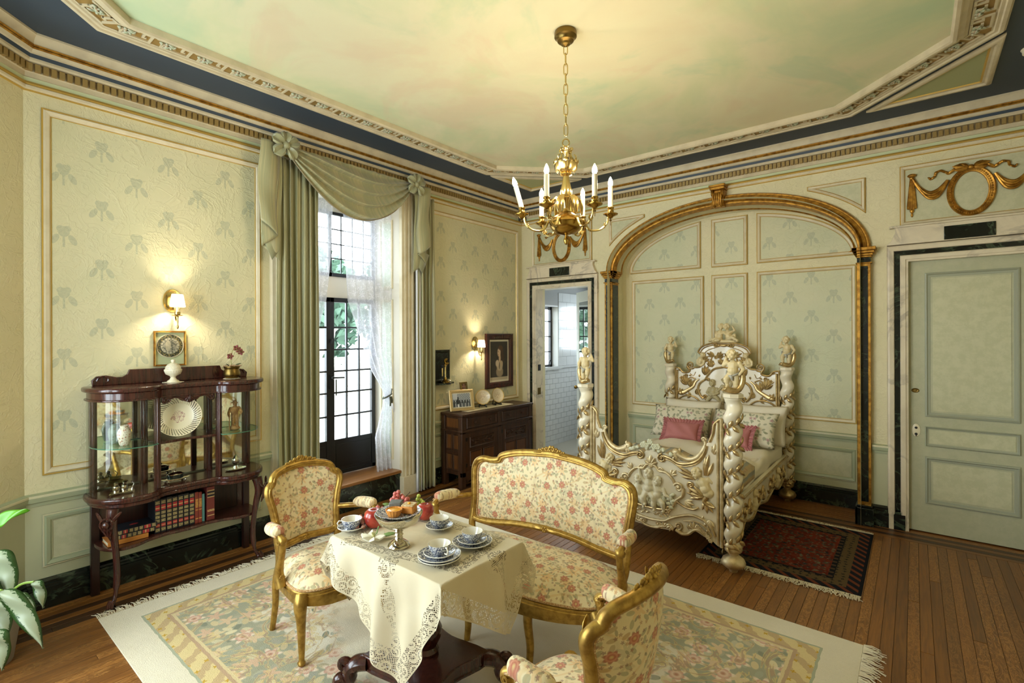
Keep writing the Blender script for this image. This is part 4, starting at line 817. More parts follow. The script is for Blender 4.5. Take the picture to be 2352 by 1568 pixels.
CH = [(0, .475), (.09, .468), (.155, .472), (.178, .50), (.182, .58), (.198, .68), (.218, .755), (.214, .795), (.188, .815), (.178, .842), (.15, .862), (.08, .878), (0, .885)]
seatpiece('armchair', 'gilt armchair in floral brocade facing right, in front of the french window', 'armchair', (-2.575, 1.50, .0085), rad(90), CH, .262, .20, .42, .05, -.075, False)
seatpiece('armchair', 'gilt armchair in floral brocade turned away, its outside back towards the viewer', 'armchair', (-.885, 1.45, .0085), rad(-91), CH, .262, .20, .42, .085, -.075, False)
SE = [(0, .485), (.20, .475), (.38, .455), (.49, .455), (.525, .48), (.53, .58), (.545, .70), (.55, .765), (.535, .81), (.49, .832), (.43, .828), (.375, .838), (.35, .868), (.22, .90), (0, .918)]
seatpiece('settee', 'gilt two-seat settee in floral brocade between the tea table and the bed', 'settee', (-1.70, 2.21, .0085), rad(4), SE, .585, .53, .47, .045, -.085, True)
# ------------------------------------------------------------------ tea table and what stands on it
TX, TY, TZ = -1.775, 1.545, .70; HX_, HY_ = .375, .25
tb = thing('tea_table', 'mahogany pedestal tea table with scrolled feet under the lace cloth', 'table', (TX, TY, .0085))
b = MB(); b.box(-HX_, HX_, -HY_, HY_, TZ - .04, TZ - .012); b.build('tabletop', MAHOG, tb, bev=.008)
b = MB(); b.lathe([(.055, .16), (.06, .18), (.05, .2), (.07, .24), (.075, .28), (.05, .34), (.034, .44), (.04, .52), (.05, .56), (.07, .6), (.08, .66)], 24); b.build('column', MAHOG, tb)
pl = []
for q in range(4):
    a = q * PI / 2
    for t_ in range(9): k = t_ / 8; s_ = abs(2 * k - 1); r_ = .17 + .11 * s_ ** 2; an = a - PI / 4 + k * PI / 2; pl.append((r_ * cos(an) * 1.12, r_ * sin(an)))
pl = [p for i, p in enumerate(pl) if math.dist(p, pl[i - 1]) > 1e-4]
b = MB(); b.prism(pl, pF, .10, .165); b.build('platform', MAHOG, tb, bev=.006)
b = MB(); b.tube([(x * 1.0, y * 1.0, .11) for x, y in pl], .008, 6, closed=True); b.build('gadroon_edge', MAHOG, tb)
for sx in (1, -1):
    for sy in (1, -1):
        b = MB(); d = Ve((sx * .75, sy * .66)).normalized(); o_ = Ve((sx * .20, sy * .18)); prof = spline([(0, .13), (.05, .125), (.085, .095), (.075, .05), (.105, .03)], 4) + spiral((.118, .045), .026, -PI / 2, 1.3)
        b.tube([(o_.x + d.x * r_, o_.y + d.y * r_, max(z, .018)) for r_, z in prof], [.034] * 6 + [.03] * 6 + [.022] * (len(prof) - 12), 10, sx=1.3); sp = spiral((.105, .12), .028, PI * .9, -1.3); b.tube([(o_.x + d.x * r_, o_.y + d.y * r_, z) for r_, z in sp], .014, 8); b.build('scroll_foot', MAHOG, tb)
# cloth: a square laid cornerwise
def cloth_at(a, c):
    dx = max(abs(a) - HX_, 0); dy = max(abs(c) - HY_, 0); sx = 1 if a > 0 else -1; sy = 1 if c > 0 else -1; R0 = .02
    def drop(d): return (min(d, R0 * PI / 2), max(0, d - R0 * PI / 2))
    if dx == 0 and dy == 0: return (a, c, TZ + .003)
    if dx > 0 and dy > 0:
        r = math.hypot(dx, dy); an = math.atan2(dy, dx); f = .10 + .5 * r; w_ = f * r; fold = .035 * sin(2 * an) * r / .13; return (sx * (HX_ + .006 + cos(an) * w_ + fold * .7), sy * (HY_ + .006 + sin(an) * w_ + fold * .7), TZ + .002 - r * .985)
    if dx > 0: wv = .024 * sin(c * 21 + .6) * min(1, dx / .15) + .014 * sin(c * 39) * min(1, dx / .3); q = 1 - math.exp(-dx / .02); return (sx * (HX_ + .008 * q + .05 * dx + wv), c * (1 + .10 * dx), TZ + .003 - max(0, dx - .006))
    wv = .026 * sin(a * 19 + 1.1) * min(1, dy / .15) + .016 * sin(a * 41 + .5) * min(1, dy / .3); q = 1 - math.exp(-dy / .02); return (a * (1 + .06 * dy), sy * (HY_ + .008 * q + .05 * dy + wv), TZ + .003 - max(0, dy - .006))
def clothmesh():
    n = 150; D = .775; me_v = []; uv = []
    for j in range(n + 1):
        for i in range(n + 1):
            p = (i / n * 2 - 1) * D / 2; q = (j / n * 2 - 1) * D / 2; a, c = p + q, q - p; ct, st = cos(rad(11)), sin(rad(11)); me_v.append(cloth_at(a * ct - c * st, a * st + c * ct)); uv.append((a, c))
    fs = [(j * (n + 1) + i, j * (n + 1) + i + 1, (j + 1) * (n + 1) + i + 1, (j + 1) * (n + 1) + i) for j in range(n) for i in range(n)]
    me = bpy.data.meshes.new('tablecloth'); me.from_pydata(me_v, [], fs); l = me.uv_layers.new(name='UVMap'); idx = np.zeros(len(me.loops), int); me.loops.foreach_get('vertex_index', idx); l.data.foreach_set('uv', np.array(uv)[idx].ravel()); me.polygons.foreach_set('use_smooth', [True] * len(me.polygons)); me.materials.append(CLOTH); return me
o = put('tablecloth', clothmesh(), loc=(TX, TY, 0)); tag(o, 'cream linen cloth with lace insets and scalloped lace border on the tea table', 'tablecloth')
ZT = TZ + .006
def vessel(nm, lab, cat, loc, parts, group=None, rz=0):
    t = thing(nm, lab, cat, loc, rz, group)
    for pn, mt, b in parts: b.build(pn, mt, t)
    return t
def saucer_b(R=.068, z=.0): b = MB(); b.lathe([(R * .5, 0), (R * .52, .004), (R * .8, .008), (R, .018), (R * 1.0, .020), (R * .97, .0195), (R * .78, .011), (R * .5, .006), (0, .006)], 32); return b
def tcup(lab, x, y, z, rot):
    bo = MB(); bo.lathe([(.021, 0), (.022, .004), (.036, .014), (.045, .032), (.048, .047)], 28, top=False)
    bi = MB(); bi.lathe([(.048, .047), (.0465, .047), (.043, .032), (.034, .015), (0, .008)][::-1], 28, top=False)
    h = MB(); h.tube([(.043, 0, .04), (.058, 0, .043), (.066, 0, .032), (.06, 0, .018), (.042, 0, .016)], .0035, 8)
    return vessel('teacup', lab, 'teacup', (x, y, z), [('bowl', BLUE, bo), ('inner_glaze', CHINAW, bi), ('handle', CHINAW, h)], 'blue and white teacups', rot)
def tsaucer(lab, x, y, z, R=.066, nm='saucer', gr='blue and white saucers'):
    o = saucer_b(R).build(nm, BLUE, loc=(x, y, z)); tag(o, lab, nm.replace('tea_', ''), gr); b = MB(); b.tube([(R * .992 * cos(k * PI / 18), R * .992 * sin(k * PI / 18), .0195) for k in range(36)], .0018, 6, closed=True); b.build('white_rim', CHINAW, o); return o
for lab, x, y, rot, pl_ in (('at the left edge of the table', -2.13, 1.385, 4.2, 0), ('behind the silvered cake stand, near the settee', -1.805, 1.66, 2.2, 0), ('on the plate nearest the settee seat', -1.555, 1.63, .9, 1), ('on the stacked plates at the front of the table', -1.555, 1.43, -.2, 2)):
    z = ZT
    for k_ in range(pl_): tsaucer(('upper' if k_ else 'lower' if pl_ == 2 else 'single') + ' blue plate under the teacup ' + ('nearest the settee' if pl_ == 1 else 'at the table front'), x, y, z, .09, 'tea_plate', 'blue and white tea plates'); z += .010 if k_ == 0 and pl_ == 2 else .006
    tsaucer('blue and white saucer ' + lab, x, y, z + .002); tcup('blue and white teacup ' + lab, x, y, z + .009, rot)
cx, cy = -1.80, 1.41
t = thing('cake_stand', 'silvered glass footed bowl holding a plate of tarts', 'cake stand', (cx, cy, ZT)); b = MB(); b.lathe([(.047, 0), (.05, .006), (.046, .014), (.03, .026), (.017, .034), (.02, .04), (.016, .046), (.021, .054), (.016, .062), (.02, .07), (.015, .078), (.02, .084)], 32, top=False); b.build('foot', MERC, t); b = MB(); b.lathe([(.0, .080), (.02, .084), (.055, .092), (.085, .111), (.104, .140), (.107, .150), (.104, .150), (.08, .12), (.05, .10), (0, .095)], 36); b.build('bowl', MERC, t)
b = MB(); b.lathe([(.05, 0), (.07, .004), (.098, .016), (.1, .018), (.098, .019), (.06, .007), (0, .006)], 36); o = b.build('dessert_plate', BLUE, loc=(cx, cy, ZT + .140)); tag(o, 'blue and white dessert plate resting in the silvered footed bowl', 'plate')
TART = M('tart_crust', rough=.6, fn=lambda g: dict(col=g.mix(g.noise(g.tc(), 50, 3), '#c9782a', '#dd9a45'))); CURD = M('lemon_curd', '#f0a818', .2, Coat_Weight=.5); CHOC = M('grey_icing', rough=.5, fn=lambda g: dict(col=g.mix(g.noise(g.tc(), 90, 3), '#55554f', '#77766d'))); CAKE = M('sponge', '#d08a3d', .8); ICING = M('cream_topping', rough=.5, fn=lambda g: dict(col=g.mix(g.noise(g.tc(), 80, 2).step(.4, .6), '#dcc9a0', '#c09a5e')))
zp = ZT + .149
t = thing('lemon_tart', 'round fluted lemon tart at the front of the cake stand', 'tart', (cx + .012, cy - .035, zp)); b = MB(); b.lathe([(.024, 0), (.036, .026), (.037, .030), (.032, .030), (.031, .026), (0, .026)], 48, wob=lambda a, z: 1 + .035 * cos(16 * a)); b.build('crust', TART, t); b = MB(); b.lathe([(.0315, .024), (.0315, .0262), (.02, .0285), (0, .029)], 28); b.build('filling', CURD, t)
t = thing('square_cake', 'square cream-topped cake with a yellow dot on the cake stand', 'cake', (cx + .03, cy + .035, zp), .5); b = MB(); b.box(-.029, .029, -.029, .029, 0, .034); b.build('sponge', TART, t, bev=.006); b = MB(); b.box(-.028, .028, -.028, .028, .033, .039); b.build('topping', ICING, t, bev=.003); b = MB(); b.sph((0, 0, .041), (.008, .008, .005)); b.build('yellow_dot', CURD, t)
t = thing('square_cake', 'square grey-iced cake at the back left of the cake stand', 'cake', (cx - .035, cy + .012, zp), .7); b = MB(); b.box(-.026, .026, -.026, .026, 0, .03); b.build('sponge', CAKE, t, bev=.005); b = MB(); b.box(-.027, .027, -.027, .027, .02, .043); b.build('icing', CHOC, t, bev=.004)
APPLE = M('red_apple', rough=.25, fn=lambda g: dict(col=g.mix(g.noise(g.tc(), 25, 3).step(.35, .65), '#8e1f1c', '#b2402c')), Coat_Weight=.4); STEM = M('stem_brown', '#4a3420', .8); GLEAF = M('green_leaf', rough=.5, fn=lambda g: dict(col=g.mix(g.noise(g.tc(), 30, 2), '#5d7a3c', '#7f9a58')))
def apple(x, y, lab, r=.042, z=ZT, tilt=0):
    t = thing('apple', lab, 'apple', (x, y, z), 0, 'red apples'); t.rotation_euler = (tilt, 0, .4); b = MB(); b.lathe([(0, .006), (.014, .0), (.030, .007), (.042, .028), (.045, .05), (.041, .068), (.029, .079), (.014, .080), (.005, .074), (0, .070)], 24); b.v = [(q[0] * r / .042, q[1] * r / .042, q[2] * r / .042) for q in b.v]; b.build('flesh', APPLE, t); b = MB(); b.tube([(0, 0, .066), (.004, .002, .088)], .0018, 6); b.build('stem', STEM, t)
apple(-2.075, 1.475, 'large red apple left of the cake stand', .046); apple(-1.955, 1.70, 'red apple lying on its side right of the grapes', .042)
GR = M('red_grape', '#c2655a', .25, Coat_Weight=.3); GG = M('green_grape', '#b8c34e', .25, Coat_Weight=.3); GP = M('pale_grape', '#c98a76', .25, Coat_Weight=.3)
gm = {}
def grapes(x, y, n, mt, lab, seed, sp, zh, r=.0115):
    t = thing('grape_bunch', lab, 'grapes', (x, y, ZT)); q = random.Random(seed)
    if mt.name not in gm: me = MB().sph((0, 0, 0), r, 12, 8).mesh('grape'); me.materials.append(mt); me.polygons.foreach_set('use_smooth', [True] * len(me.polygons)); gm[mt.name] = me
    pts = []
    for i in range(4000):
        if len(pts) >= n: break
        p = Ve((q.gauss(0, sp[0]), q.gauss(0, sp[1]), 0)); k = (p.x / sp[0]) ** 2 + (p.y / sp[1]) ** 2; p.z = r + max(0, zh * (1 - k * .25)) * (len(pts) / n)
        if all((p - w_).length > r * 1.5 for w_ in pts): pts.append(p); put('grape', gm[mt.name], t, loc=p)
    b = MB(); b.tube([(0, 0, .01), (.02, .01, zh * .7), (.05, .03, zh)], .0025, 6); b.build('stalk', STEM, t)
    b = MB()
    for k_ in range(3): a = q.random() * 6.28; leaf3(b, (.04 * cos(a), .04 * sin(a), zh * .5), (cos(a), sin(a), .2), (0, 0, 1), .045, .026)
    b.build('vine_leaf', GLEAF, t)
grapes(-2.095, 1.645, 90, GR, 'bunch of red grapes heaped behind the cake stand', 2, (.048, .034), .13); grapes(-2.06, 1.76, 18, GG, 'small bunch of green grapes beside the red ones', 3, (.022, .016), .085); grapes(-2.135, 1.45, 14, GP, 'pale red grapes trailing round the left apple', 4, (.028, .03), .04)
t = thing('white_flower', 'white open artificial flower lying on the lace cloth', 'flower', (-1.94, 1.375, ZT + .006), .3); PET = M('white_petal', '#e0d9bf', .6); b = MB()
for k_ in range(6): a = k_ * PI / 3 + .2; leaf3(b, (cos(a) * .008, sin(a) * .008, .012), (cos(a), sin(a), .25), (0, 0, 1), .052, .05, -.25)
b.build('petals', PET, t); b = MB()
for k_ in range(14): a = k_ * 2.4; b.tube([(0, 0, .01), (.008 * cos(a), .008 * sin(a), .032)], .0012, 5)
b.sph((0, 0, .016), .008); b.build('stamens', M('stamen_green', '#b7b271', .6), t); b = MB(); b.tube([(0, 0, .008), (-.005, .03, .015), (-.004, .045, .045)], .003, 6); b.build('flower_stem', GLEAF, t); b = MB(); leaf3(b, (.02, .03, .008), (.8, .6, .1), (0, 0, 1), .07, .035); b.build('leaf', GLEAF, t)
# ------------------------------------------------------------------ china cabinet with its contents (local x: out from the wall, y: along it)
CX0, CY0 = XA + .045, 1.245
cab = thing('china_cabinet', 'mahogany bow-end china cabinet on cabriole legs below the left wall lamp', 'cabinet', (CX0, CY0, 0))
half = [(0, .50), (.06, .515), (.16, .51), (.26, .47), (.325, .40), (.345, .31), (.335, .235), (.305, .19), (.27, .165), (.262, .10), (.26, 0)]
Hs = spline(half, 4); plan_c = Hs + [(x, -y) for x, y in Hs[::-1][1:]]           # (x out, y)
def outl(k, dy=0): return [(x * k, y * (k + dy)) for x, y in plan_c]
def board(nm, z0, z1, k=1, mt=MAHOG, bev=.006): b = MB(); b.prism(outl(k), pF, z0, z1); return b.build(nm, mt, cab, bev=bev)
board('top_board', 1.305, 1.335, 1.035, bev=.010); board('frieze', 1.255, 1.306, .985); board('frieze_bead', 1.25, 1.262, 1.01, bev=.004); board('base_board', .625, .66, 1.02, bev=.010); board('base_frieze', .60, .626, .985)
b = MB(); P = [(-.47, 1.335), (.47, 1.335), (.475, 1.37), (.45, 1.395), (.40, 1.40), (.345, 1.385), (.315, 1.385), (.29, 1.40), (.278, 1.432)]; P = P + [(-x, z) for x, z in P[2:][::-1]]; b.prism(P, lambda u, v, d: (d, u, v), .004, .026); b.build('gallery', MAHOG, cab, bev=.004)
for s_ in (1, -1): b = MB(); b.tube([(.03, s_ * (.40 + p[0]), p[1]) for p in spiral((.01, 1.365), .04, 0, .7 * 1)], .006, 6); b.build('gallery_scroll', MAHOG, cab)
for y in (.225, .165): pass
posts = [(.25, .185, .016), (.25, -.185, .016), (.02, .47, .02), (.02, -.47, .02), (.02, .20, .02), (.02, -.20, .02)]
for x, y, r in posts: b = MB(); b.box(x - r, x + r, y - r, y + r, .66, 1.255); b.tube([(x + r, y, .66), (x + r, y, 1.255)], r * .6, 8); b.build('post', MAHOG, cab, bev=.003)
for s_ in (1, -1):
    b = MB(); b.box(.236, .258, s_ * .172 - .006, s_ * .172 + .006, .66, .955); b.build('lower_post', MAHOG, cab)
    # bow glass: curved front of each end
    arc = [(x, y * s_) for x, y in Hs if y > .20]; b = MB(); b.grid(lambda u, v: (lerp(arc[min(len(arc) - 2, int(u * (len(arc) - 1)))][0], arc[min(len(arc) - 1, int(u * (len(arc) - 1)) + 1)][0], u * (len(arc) - 1) % 1 if u < 1 else 1) * .985, lerp(arc[min(len(arc) - 2, int(u * (len(arc) - 1)))][1], arc[min(len(arc) - 1, int(u * (len(arc) - 1)) + 1)][1], u * (len(arc) - 1) % 1 if u < 1 else 1) * .985, lerp(.66, 1.25, v)), 40, 2); b.build('bow_glass', CABG, cab, ang=60, fix=False)
    b = MB(); b.add([(.03, s_ * .20, .66), (.24, s_ * .187, .66), (.24, s_ * .187, 1.25), (.03, s_ * .20, 1.25)], [(0, 1, 2, 3)]); b.build('partition_glass', CABG, cab, ang=0)
    b = MB(); sh = [(x * .96, y * .96 * s_) for x, y in Hs if y > .19] + [(.24, .19 * s_), (.03, .2 * s_)]; b.prism(sh, pF, .955, .961); b.build('glass_shelf', SHELFG, cab, ang=0)
    b = MB(); b.tube([(*p, .958) for p in sh], .0032, 5, closed=True); b.build('glass_edge', M('green_glass_edge', '#6fae93', .1, Transmission_Weight=.5), cab)
    b = MB(); b.box(.004, .010, s_ * .335 - .12, s_ * .335 + .12, .67, 1.25); b.build('mirror', MIRROR, cab, ang=0)
b = MB(); b.box(.004, .010, -.185, .185, .67, 1.25); b.build('mirror', MIRROR, cab, ang=0)
b = MB(); P = [(.02, -.2), (.24, -.185), (.255, -.1), (.235, 0), (.255, .1), (.24, .185), (.02, .2)]; b.prism(spline(P, 4, True), pF, .945, .963); b.build('middle_shelf', MAHOG, cab, bev=.003)
b = MB(); P = spline([(-.16, 1.26), (-.158, 1.215), (-.14, 1.205), (-.118, 1.222), (-.10, 1.24), (-.07, 1.238), (-.05, 1.22), (-.025, 1.212), (0, 1.20)], 4); P = P + [(-x, z) for x, z in P[::-1][1:]]; b.prism(P, lambda u, v, d: (d, u, v), .24, .258); b.build('carved_apron', MAHOG, cab, bev=.003)
b = MB()
for k_ in range(-2, 3): b.tube([(.262, 0, 1.25), (.266, k_ * .012, 1.225), (.262, k_ * .016, 1.208 + abs(k_) * .004)], [.004, .007, .004], 6)
for s_ in (1, -1): b.tube([(.262, s_ * p[0], p[1]) for p in spiral((.135, 1.232), .02, PI, 1.3)], .005, 6); b.tube([(.262, s_ * y, z) for y, z in ((.03, 1.222), (.06, 1.238), (.09, 1.245), (.112, 1.236))], .005, 6)
b.build('apron_carving', MAHOG, cab)
# open base: back panel, kidney shelf, legs
b = MB(); b.box(.0, .016, -.45, .45, .33, .60); b.build('back_panel', MAHOGD, cab); b = MB()
b.box(.016, .022, -.44, -.40, .34, .60); b.box(.016, .022, .40, .44, .34, .60); b.build('back_stile', MAHOG, cab)
P = spline([(0, .46), (.08, .475), (.18, .465), (.26, .42), (.29, .36), (.28, .29), (.245, .22), (.225, .12), (.235, .06), (.24, 0)], 4); b = MB(); b.prism(P + [(x, -y) for x, y in P[::-1][1:]], pF, .325, .345); b.build('lower_shelf', MAHOG, cab, bev=.005)
for s_ in (1, -1):
    b = MB(); b.box(0, .04, s_ * .46 - .022, s_ * .46 + .022, 0, .60); b.build('rear_leg', MAHOGD, cab, bev=.003)
    d = Ve((.55, s_ * .55, 0)).normalized(); c0 = Ve((.275, s_ * .40, 0)); pr = [(.035, .60), (.045, .56), (.048, .50), (.030, .42), (.012, .30), (.006, .18), (.018, .08), (.04, .03), (.05, .018)]; PP = spline([tuple(c0 + d * r_ + Ve((0, 0, z))) for r_, z in pr], 5); k = len(PP)
    b = MB(); b.tube(PP, [lerp(.036, .018, min(1, i / (k * .45))) - (.006 if i > k * .7 else 0) + (.012 * max(0, (i - k + 6) / 6)) for i in range(k)], 12)
    for q_ in (-1, 0, 1): c = c0 + d * .055 + Ve((-d.y, d.x, 0)) * q_ * .012; b.tube([tuple(c + Ve((0, 0, .05))), tuple(c + d * .012 + Ve((0, 0, .03))), tuple(c + d * .016 + Ve((0, 0, .01)))], [.006, .009, .008], 6)
    b.build('cabriole_leg', MAHOG, cab)
    b = MB(); c = c0 + d * .098 + Ve((0, 0, .525)); b.sph(c, (.022, .022, .022), 12, 8)
    tt = Ve((-d.y, d.x, 0))
    for q_ in (-1, 1):
        b.tube([tuple(c + tt * p[0] * q_ + Ve((0, 0, p[1]))) for p in spiral((.0, .0), .036, PI / 2, .8, k=.9)], .006, 6); b.tube([tuple(c + tt * u_ * q_ - d * abs(u_) * .35 + Ve((0, 0, z))) for u_, z in ((.03, .02), (.05, .045), (.062, .06), (.072, .068))], [.01, .010, .008, .004], 6); b.tube([tuple(c + tt * u_ * q_ - d * (.0 - z * .25) + Ve((0, 0, z))) for u_, z in ((.034, .0), (.022, -.04), (.008, -.075))], [.008, .008, .004], 6)
    b.tube([tuple(c + Ve((0, 0, -.03)) - d * .01), tuple(c - d * .02 + Ve((0, 0, -.07))), tuple(c - d * .035 + Ve((0, 0, -.105)))], [.008, .010, .003], 6); b.build('knee_carving', MAHOG, cab)
b = MB(); b.tube([(.268, .187, .93), (.272, .187, .93)], .006, 8); b.build('key_plate', BRASS, cab)
def W(x, y, z): return (CX0 + x, CY0 + y, z)
# things on and in it
DOI = M('doily', '#d8cfb6', .8)
def doily(lab, x, y, z, r):
    b = MB(); b.lathe([(0, 0), (r, 0), (r, .0015), (0, .0018)], 48, wob=lambda a, z_: 1 + .05 * cos(12 * a)); o = b.build('doily', DOI, loc=W(x, y, z)); return tag(o, lab, 'doily')
doily('small lace mat under the pierced creamware bowl', .12, -.055, 1.3355, .062); doily('small white mat under the brass orchid pot', .13, .32, 1.3355, .055)
def pierced(g):
    X, Y, Z = g.tc().xyz(); th = Y.m('ARCTAN2', X) * .05; return dict(alpha=1 - ((g.voro(g.vec(th, Z), 110, rnd=.2)).lt(.24)))
PIERCE = M('pierced_creamware', '#e6dcbe', .35, fn=pierced)
t = thing('lidded_bowl', 'pierced creamware lidded bowl on a foot on top of the cabinet', 'bowl', W(.12, -.055, 1.3375)); b = MB(); b.lathe([(.036, 0), (.034, .008), (.020, .018), (.014, .032), (.02, .042), (.042, .054), (.05, .074), (.051, .082)], 40, wob=lambda a, z: 1 + .03 * cos(20 * a), top=False); b.build('bowl', CREAMW, t); b = MB(); b.lathe([(.053, .080), (.053, .086), (.048, .088)], 32, top=False); b.build('rim', CREAMW, t); b = MB(); b.lathe([(.047, .087), (.045, .103), (.034, .12), (.016, .13)], 40, top=False); b.build('pierced_lid', PIERCE, t); b = MB(); b.lathe([(.018, .129), (.008, .134), (.014, .142), (.012, .152), (0, .156)], 16); b.build('finial', CREAMW, t)
t = thing('orchid_pot', 'ribbed brass pot with a brown orchid on the right of the cabinet top', 'potted plant', W(.13, .32, 1.337)); b = MB(); b.lathe([(.035, 0), (.045, .004), (.056, .022), (.057, .04), (.050, .062), (.047, .07), (.052, .076), (.052, .084), (.057, .088), (.057, .092), (.048, .092), (.045, .08), (0, .078)], 40, wob=lambda a, z: 1 - (.02 * (abs(cos(5 * a)) < .12) if .01 < z < .06 else 0)); b.build('pot', BRASSD, t)
b = MB(); q = random.Random(8)
for i in range(40): a = q.random() * 6.28; r = .05 * q.random() ** .5; b.tube([(r * cos(a), r * sin(a), .078), (r * cos(a) + q.gauss(0, .012), r * sin(a) + q.gauss(0, .012), .098), (r * cos(a) + q.gauss(0, .02), r * sin(a) + q.gauss(0, .02), .09)], .0016, 4)
stuff(b.build('moss', M('dry_moss', '#a08465', .9), t)); b = MB(); b.tube(spline([(0, 0, .08), (.0, -.005, .15), (.005, 0, .20), (.01, .02, .23), (.01, .05, .225)], 5), .0022, 6); b.build('stem', M('orchid_stem', '#8a8a48', .6), t)
ORC = M('orchid_petal', rough=.6, fn=lambda g: dict(col=g.mix(g.noise(g.tc(), 60, 2).step(.4, .6), '#7a5a30', '#8c3f4c')))
for c in ((.0, -.012, .165), (.01, .028, .225), (.01, .045, .21), (.005, .06, .195)):
    b = MB()
    for k_ in range(5): a = k_ * 1.257; leaf3(b, c, (.35, cos(a), sin(a)), (1, 0, 0), .028, .02, .2)
    b.sph(Ve(c) + Ve((.008, 0, -.002)), .006); b.build('blossom', ORC, t)
b = MB(); leaf3(b, (0, .01, .085), (.2, 1, .5), (0, -.3, 1), .06, .026); leaf3(b, (0, -.01, .085), (.1, -.6, .5), (0, .3, 1), .04, .02); b.build('leaf', M('orchid_leaf', '#3e4a30', .4), t)
def plate(g):
    X, Y, Z = g.tc().xyz(); r = (X * X + Z * Z).sqrt(); th = Z.m('ARCTAN2', X); rimz = (r.gt(.090)) * r.lt(.132); hole = ((r * 430).sin() * (th * 46 + (r * 137).floor() * 1.57).sin()).gt(.15); m, q_, d = g.spots(X, Z, 48, .009, 5, .45, .3, .9, .7); lf_ = g.noise(g.vec(X, Z), 85, 2, .5, 1.5); spr = (r + (g.noise(g.vec(X, Z), 30, 2) - .5) * .05).lt(.040) * (m.max((lf_ - .5).abs().lt(.03)))
    return dict(alpha=1 - rimz * hole, col=g.mix(spr * .8, '#e6dbb9', '#9a5560'))
OPEN = M('openwork_plate', rough=.25, fn=plate)
def facing_plate(nm, lab, R, loc, tilt, rz, mat_, wob=None, parent=None):
    t = thing(nm, lab, 'plate', loc, rz) if parent is None else parent; b = MB(); b.lathe([(0, .004), (R * .6, .003), (R * .68, .010), (R, .020), (R, .023), (R * .66, .014), (R * .58, .007), (0, .008)], 64, (0, 0, 0), Mx.Rotation(PI / 2, 4, 'X'), wob=wob); o = b.build('plate_body', mat_, t); o.location = (0, 0, R); o.rotation_euler = (-tilt, 0, 0); return t
facing_plate('openwork_plate', 'large openwork plate with a pink flower spray, standing on the middle cabinet shelf', .137, W(.17, -.04, .966), rad(14), rad(75), OPEN)
def vase(lab, mt, x, y, z): t = thing('small_vase', lab, 'vase', W(x, y, z)); b = MB(); b.lathe([(.024, 0), (.026, .004), (.030, .02), (.037, .06), (.038, .08), (.031, .10), (.022, .11), (.022, .122), (.025, .126), (.02, .126), (.018, .11), (0, .1)], 28); b.build('body', mt, t)
vase('white floral vase on the left glass shelf of the cabinet', VASEW, .19, -.345, .9615); vase('pale green floral vase behind the white one in the cabinet', VASEG, .085, -.37, .9615)
# silver
def tray(b, R, z, sx=1, sy=1): b.lathe([(R * .85, z), (R, z + .005), (R, z + .008), (R * .84, z + .004), (0, z + .004)], 32, T=Mx.Diagonal((sx, sy, 1, 1)))
t = thing('butter_dish', 'oval silver lidded dish on a tray in the middle of the cabinet floor', 'dish', W(.16, -.055, .661)); b = MB(); tray(b, .062, .012, .72, 1.35)
for sx in (1, -1):
    for sy in (1, -1): b.sph((sx * .03, sy * .05, .008), .008, 8, 6)
b.build('tray', SILVER, t); b = MB(); b.lathe([(.036, .02), (.038, .045)], 28, T=Mx.Diagonal((.75, 1.3, 1, 1)), top=False); b.build('liner', M('dark_glass_liner', '#1b2322', .1), t); b = MB(); b.lathe([(.040, .046), (.04, .05), (.025, .062), (.006, .066), (.008, .072), (0, .078)], 28, T=Mx.Diagonal((.75, 1.3, 1, 1))); b.build('lid', SILVER, t)
t = thing('cruet_stand', 'small silver cruet stand in the left bow of the cabinet', 'cruet', W(.20, -.36, .661)); b = MB(); b.box(-.03, .03, -.06, .06, .008, .014)
for y in (-.05, .05): b.tube([(0, y, .012), (.0, y * 1.25, .0)], .006, 6)
b.build('stand', SILVER, t)
for y in (-.03, .012): b = MB(); b.lathe([(.016, .014), (.02, .03), (.017, .05), (.010, .056), (.012, .07), (.006, .076), (0, .078)], 16, (0, y, 0)); b.build('pot', SILVER, t)
b = MB(); b.tube([(0, .05, .014), (0, .062, .05), (0, .045, .07)], .003, 6); b.build('spoon', SILVER, t)
t = thing('silver_bowl', 'dark silver leaf-edged bowl at the back of the cabinet left bow', 'bowl', W(.07, -.36, .661)); b = MB(); b.lathe([(.03, 0), (.03, .005), (.014, .012), (.05, .04), (.055, .05), (.045, .042), (0, .02)], 24, wob=lambda a, z: 1 + (.12 * cos(5 * a) if z > .03 else 0)); b.build('body', BRASSD, t)
t = thing('sugar_shaker', 'silver domed sugar shaker on an etched tray in the right bow of the cabinet', 'shaker', W(.17, .33, .661)); b = MB(); tray(b, .06, .002, .8, 1.2); b.build('tray', SILVER, t); b = MB(); b.lathe([(.02, .008), (.012, .03), (.024, .05), (.028, .07), (.024, .085), (.01, .1), (.006, .108), (0, .112)], 20); b.build('body', SILVER, t)
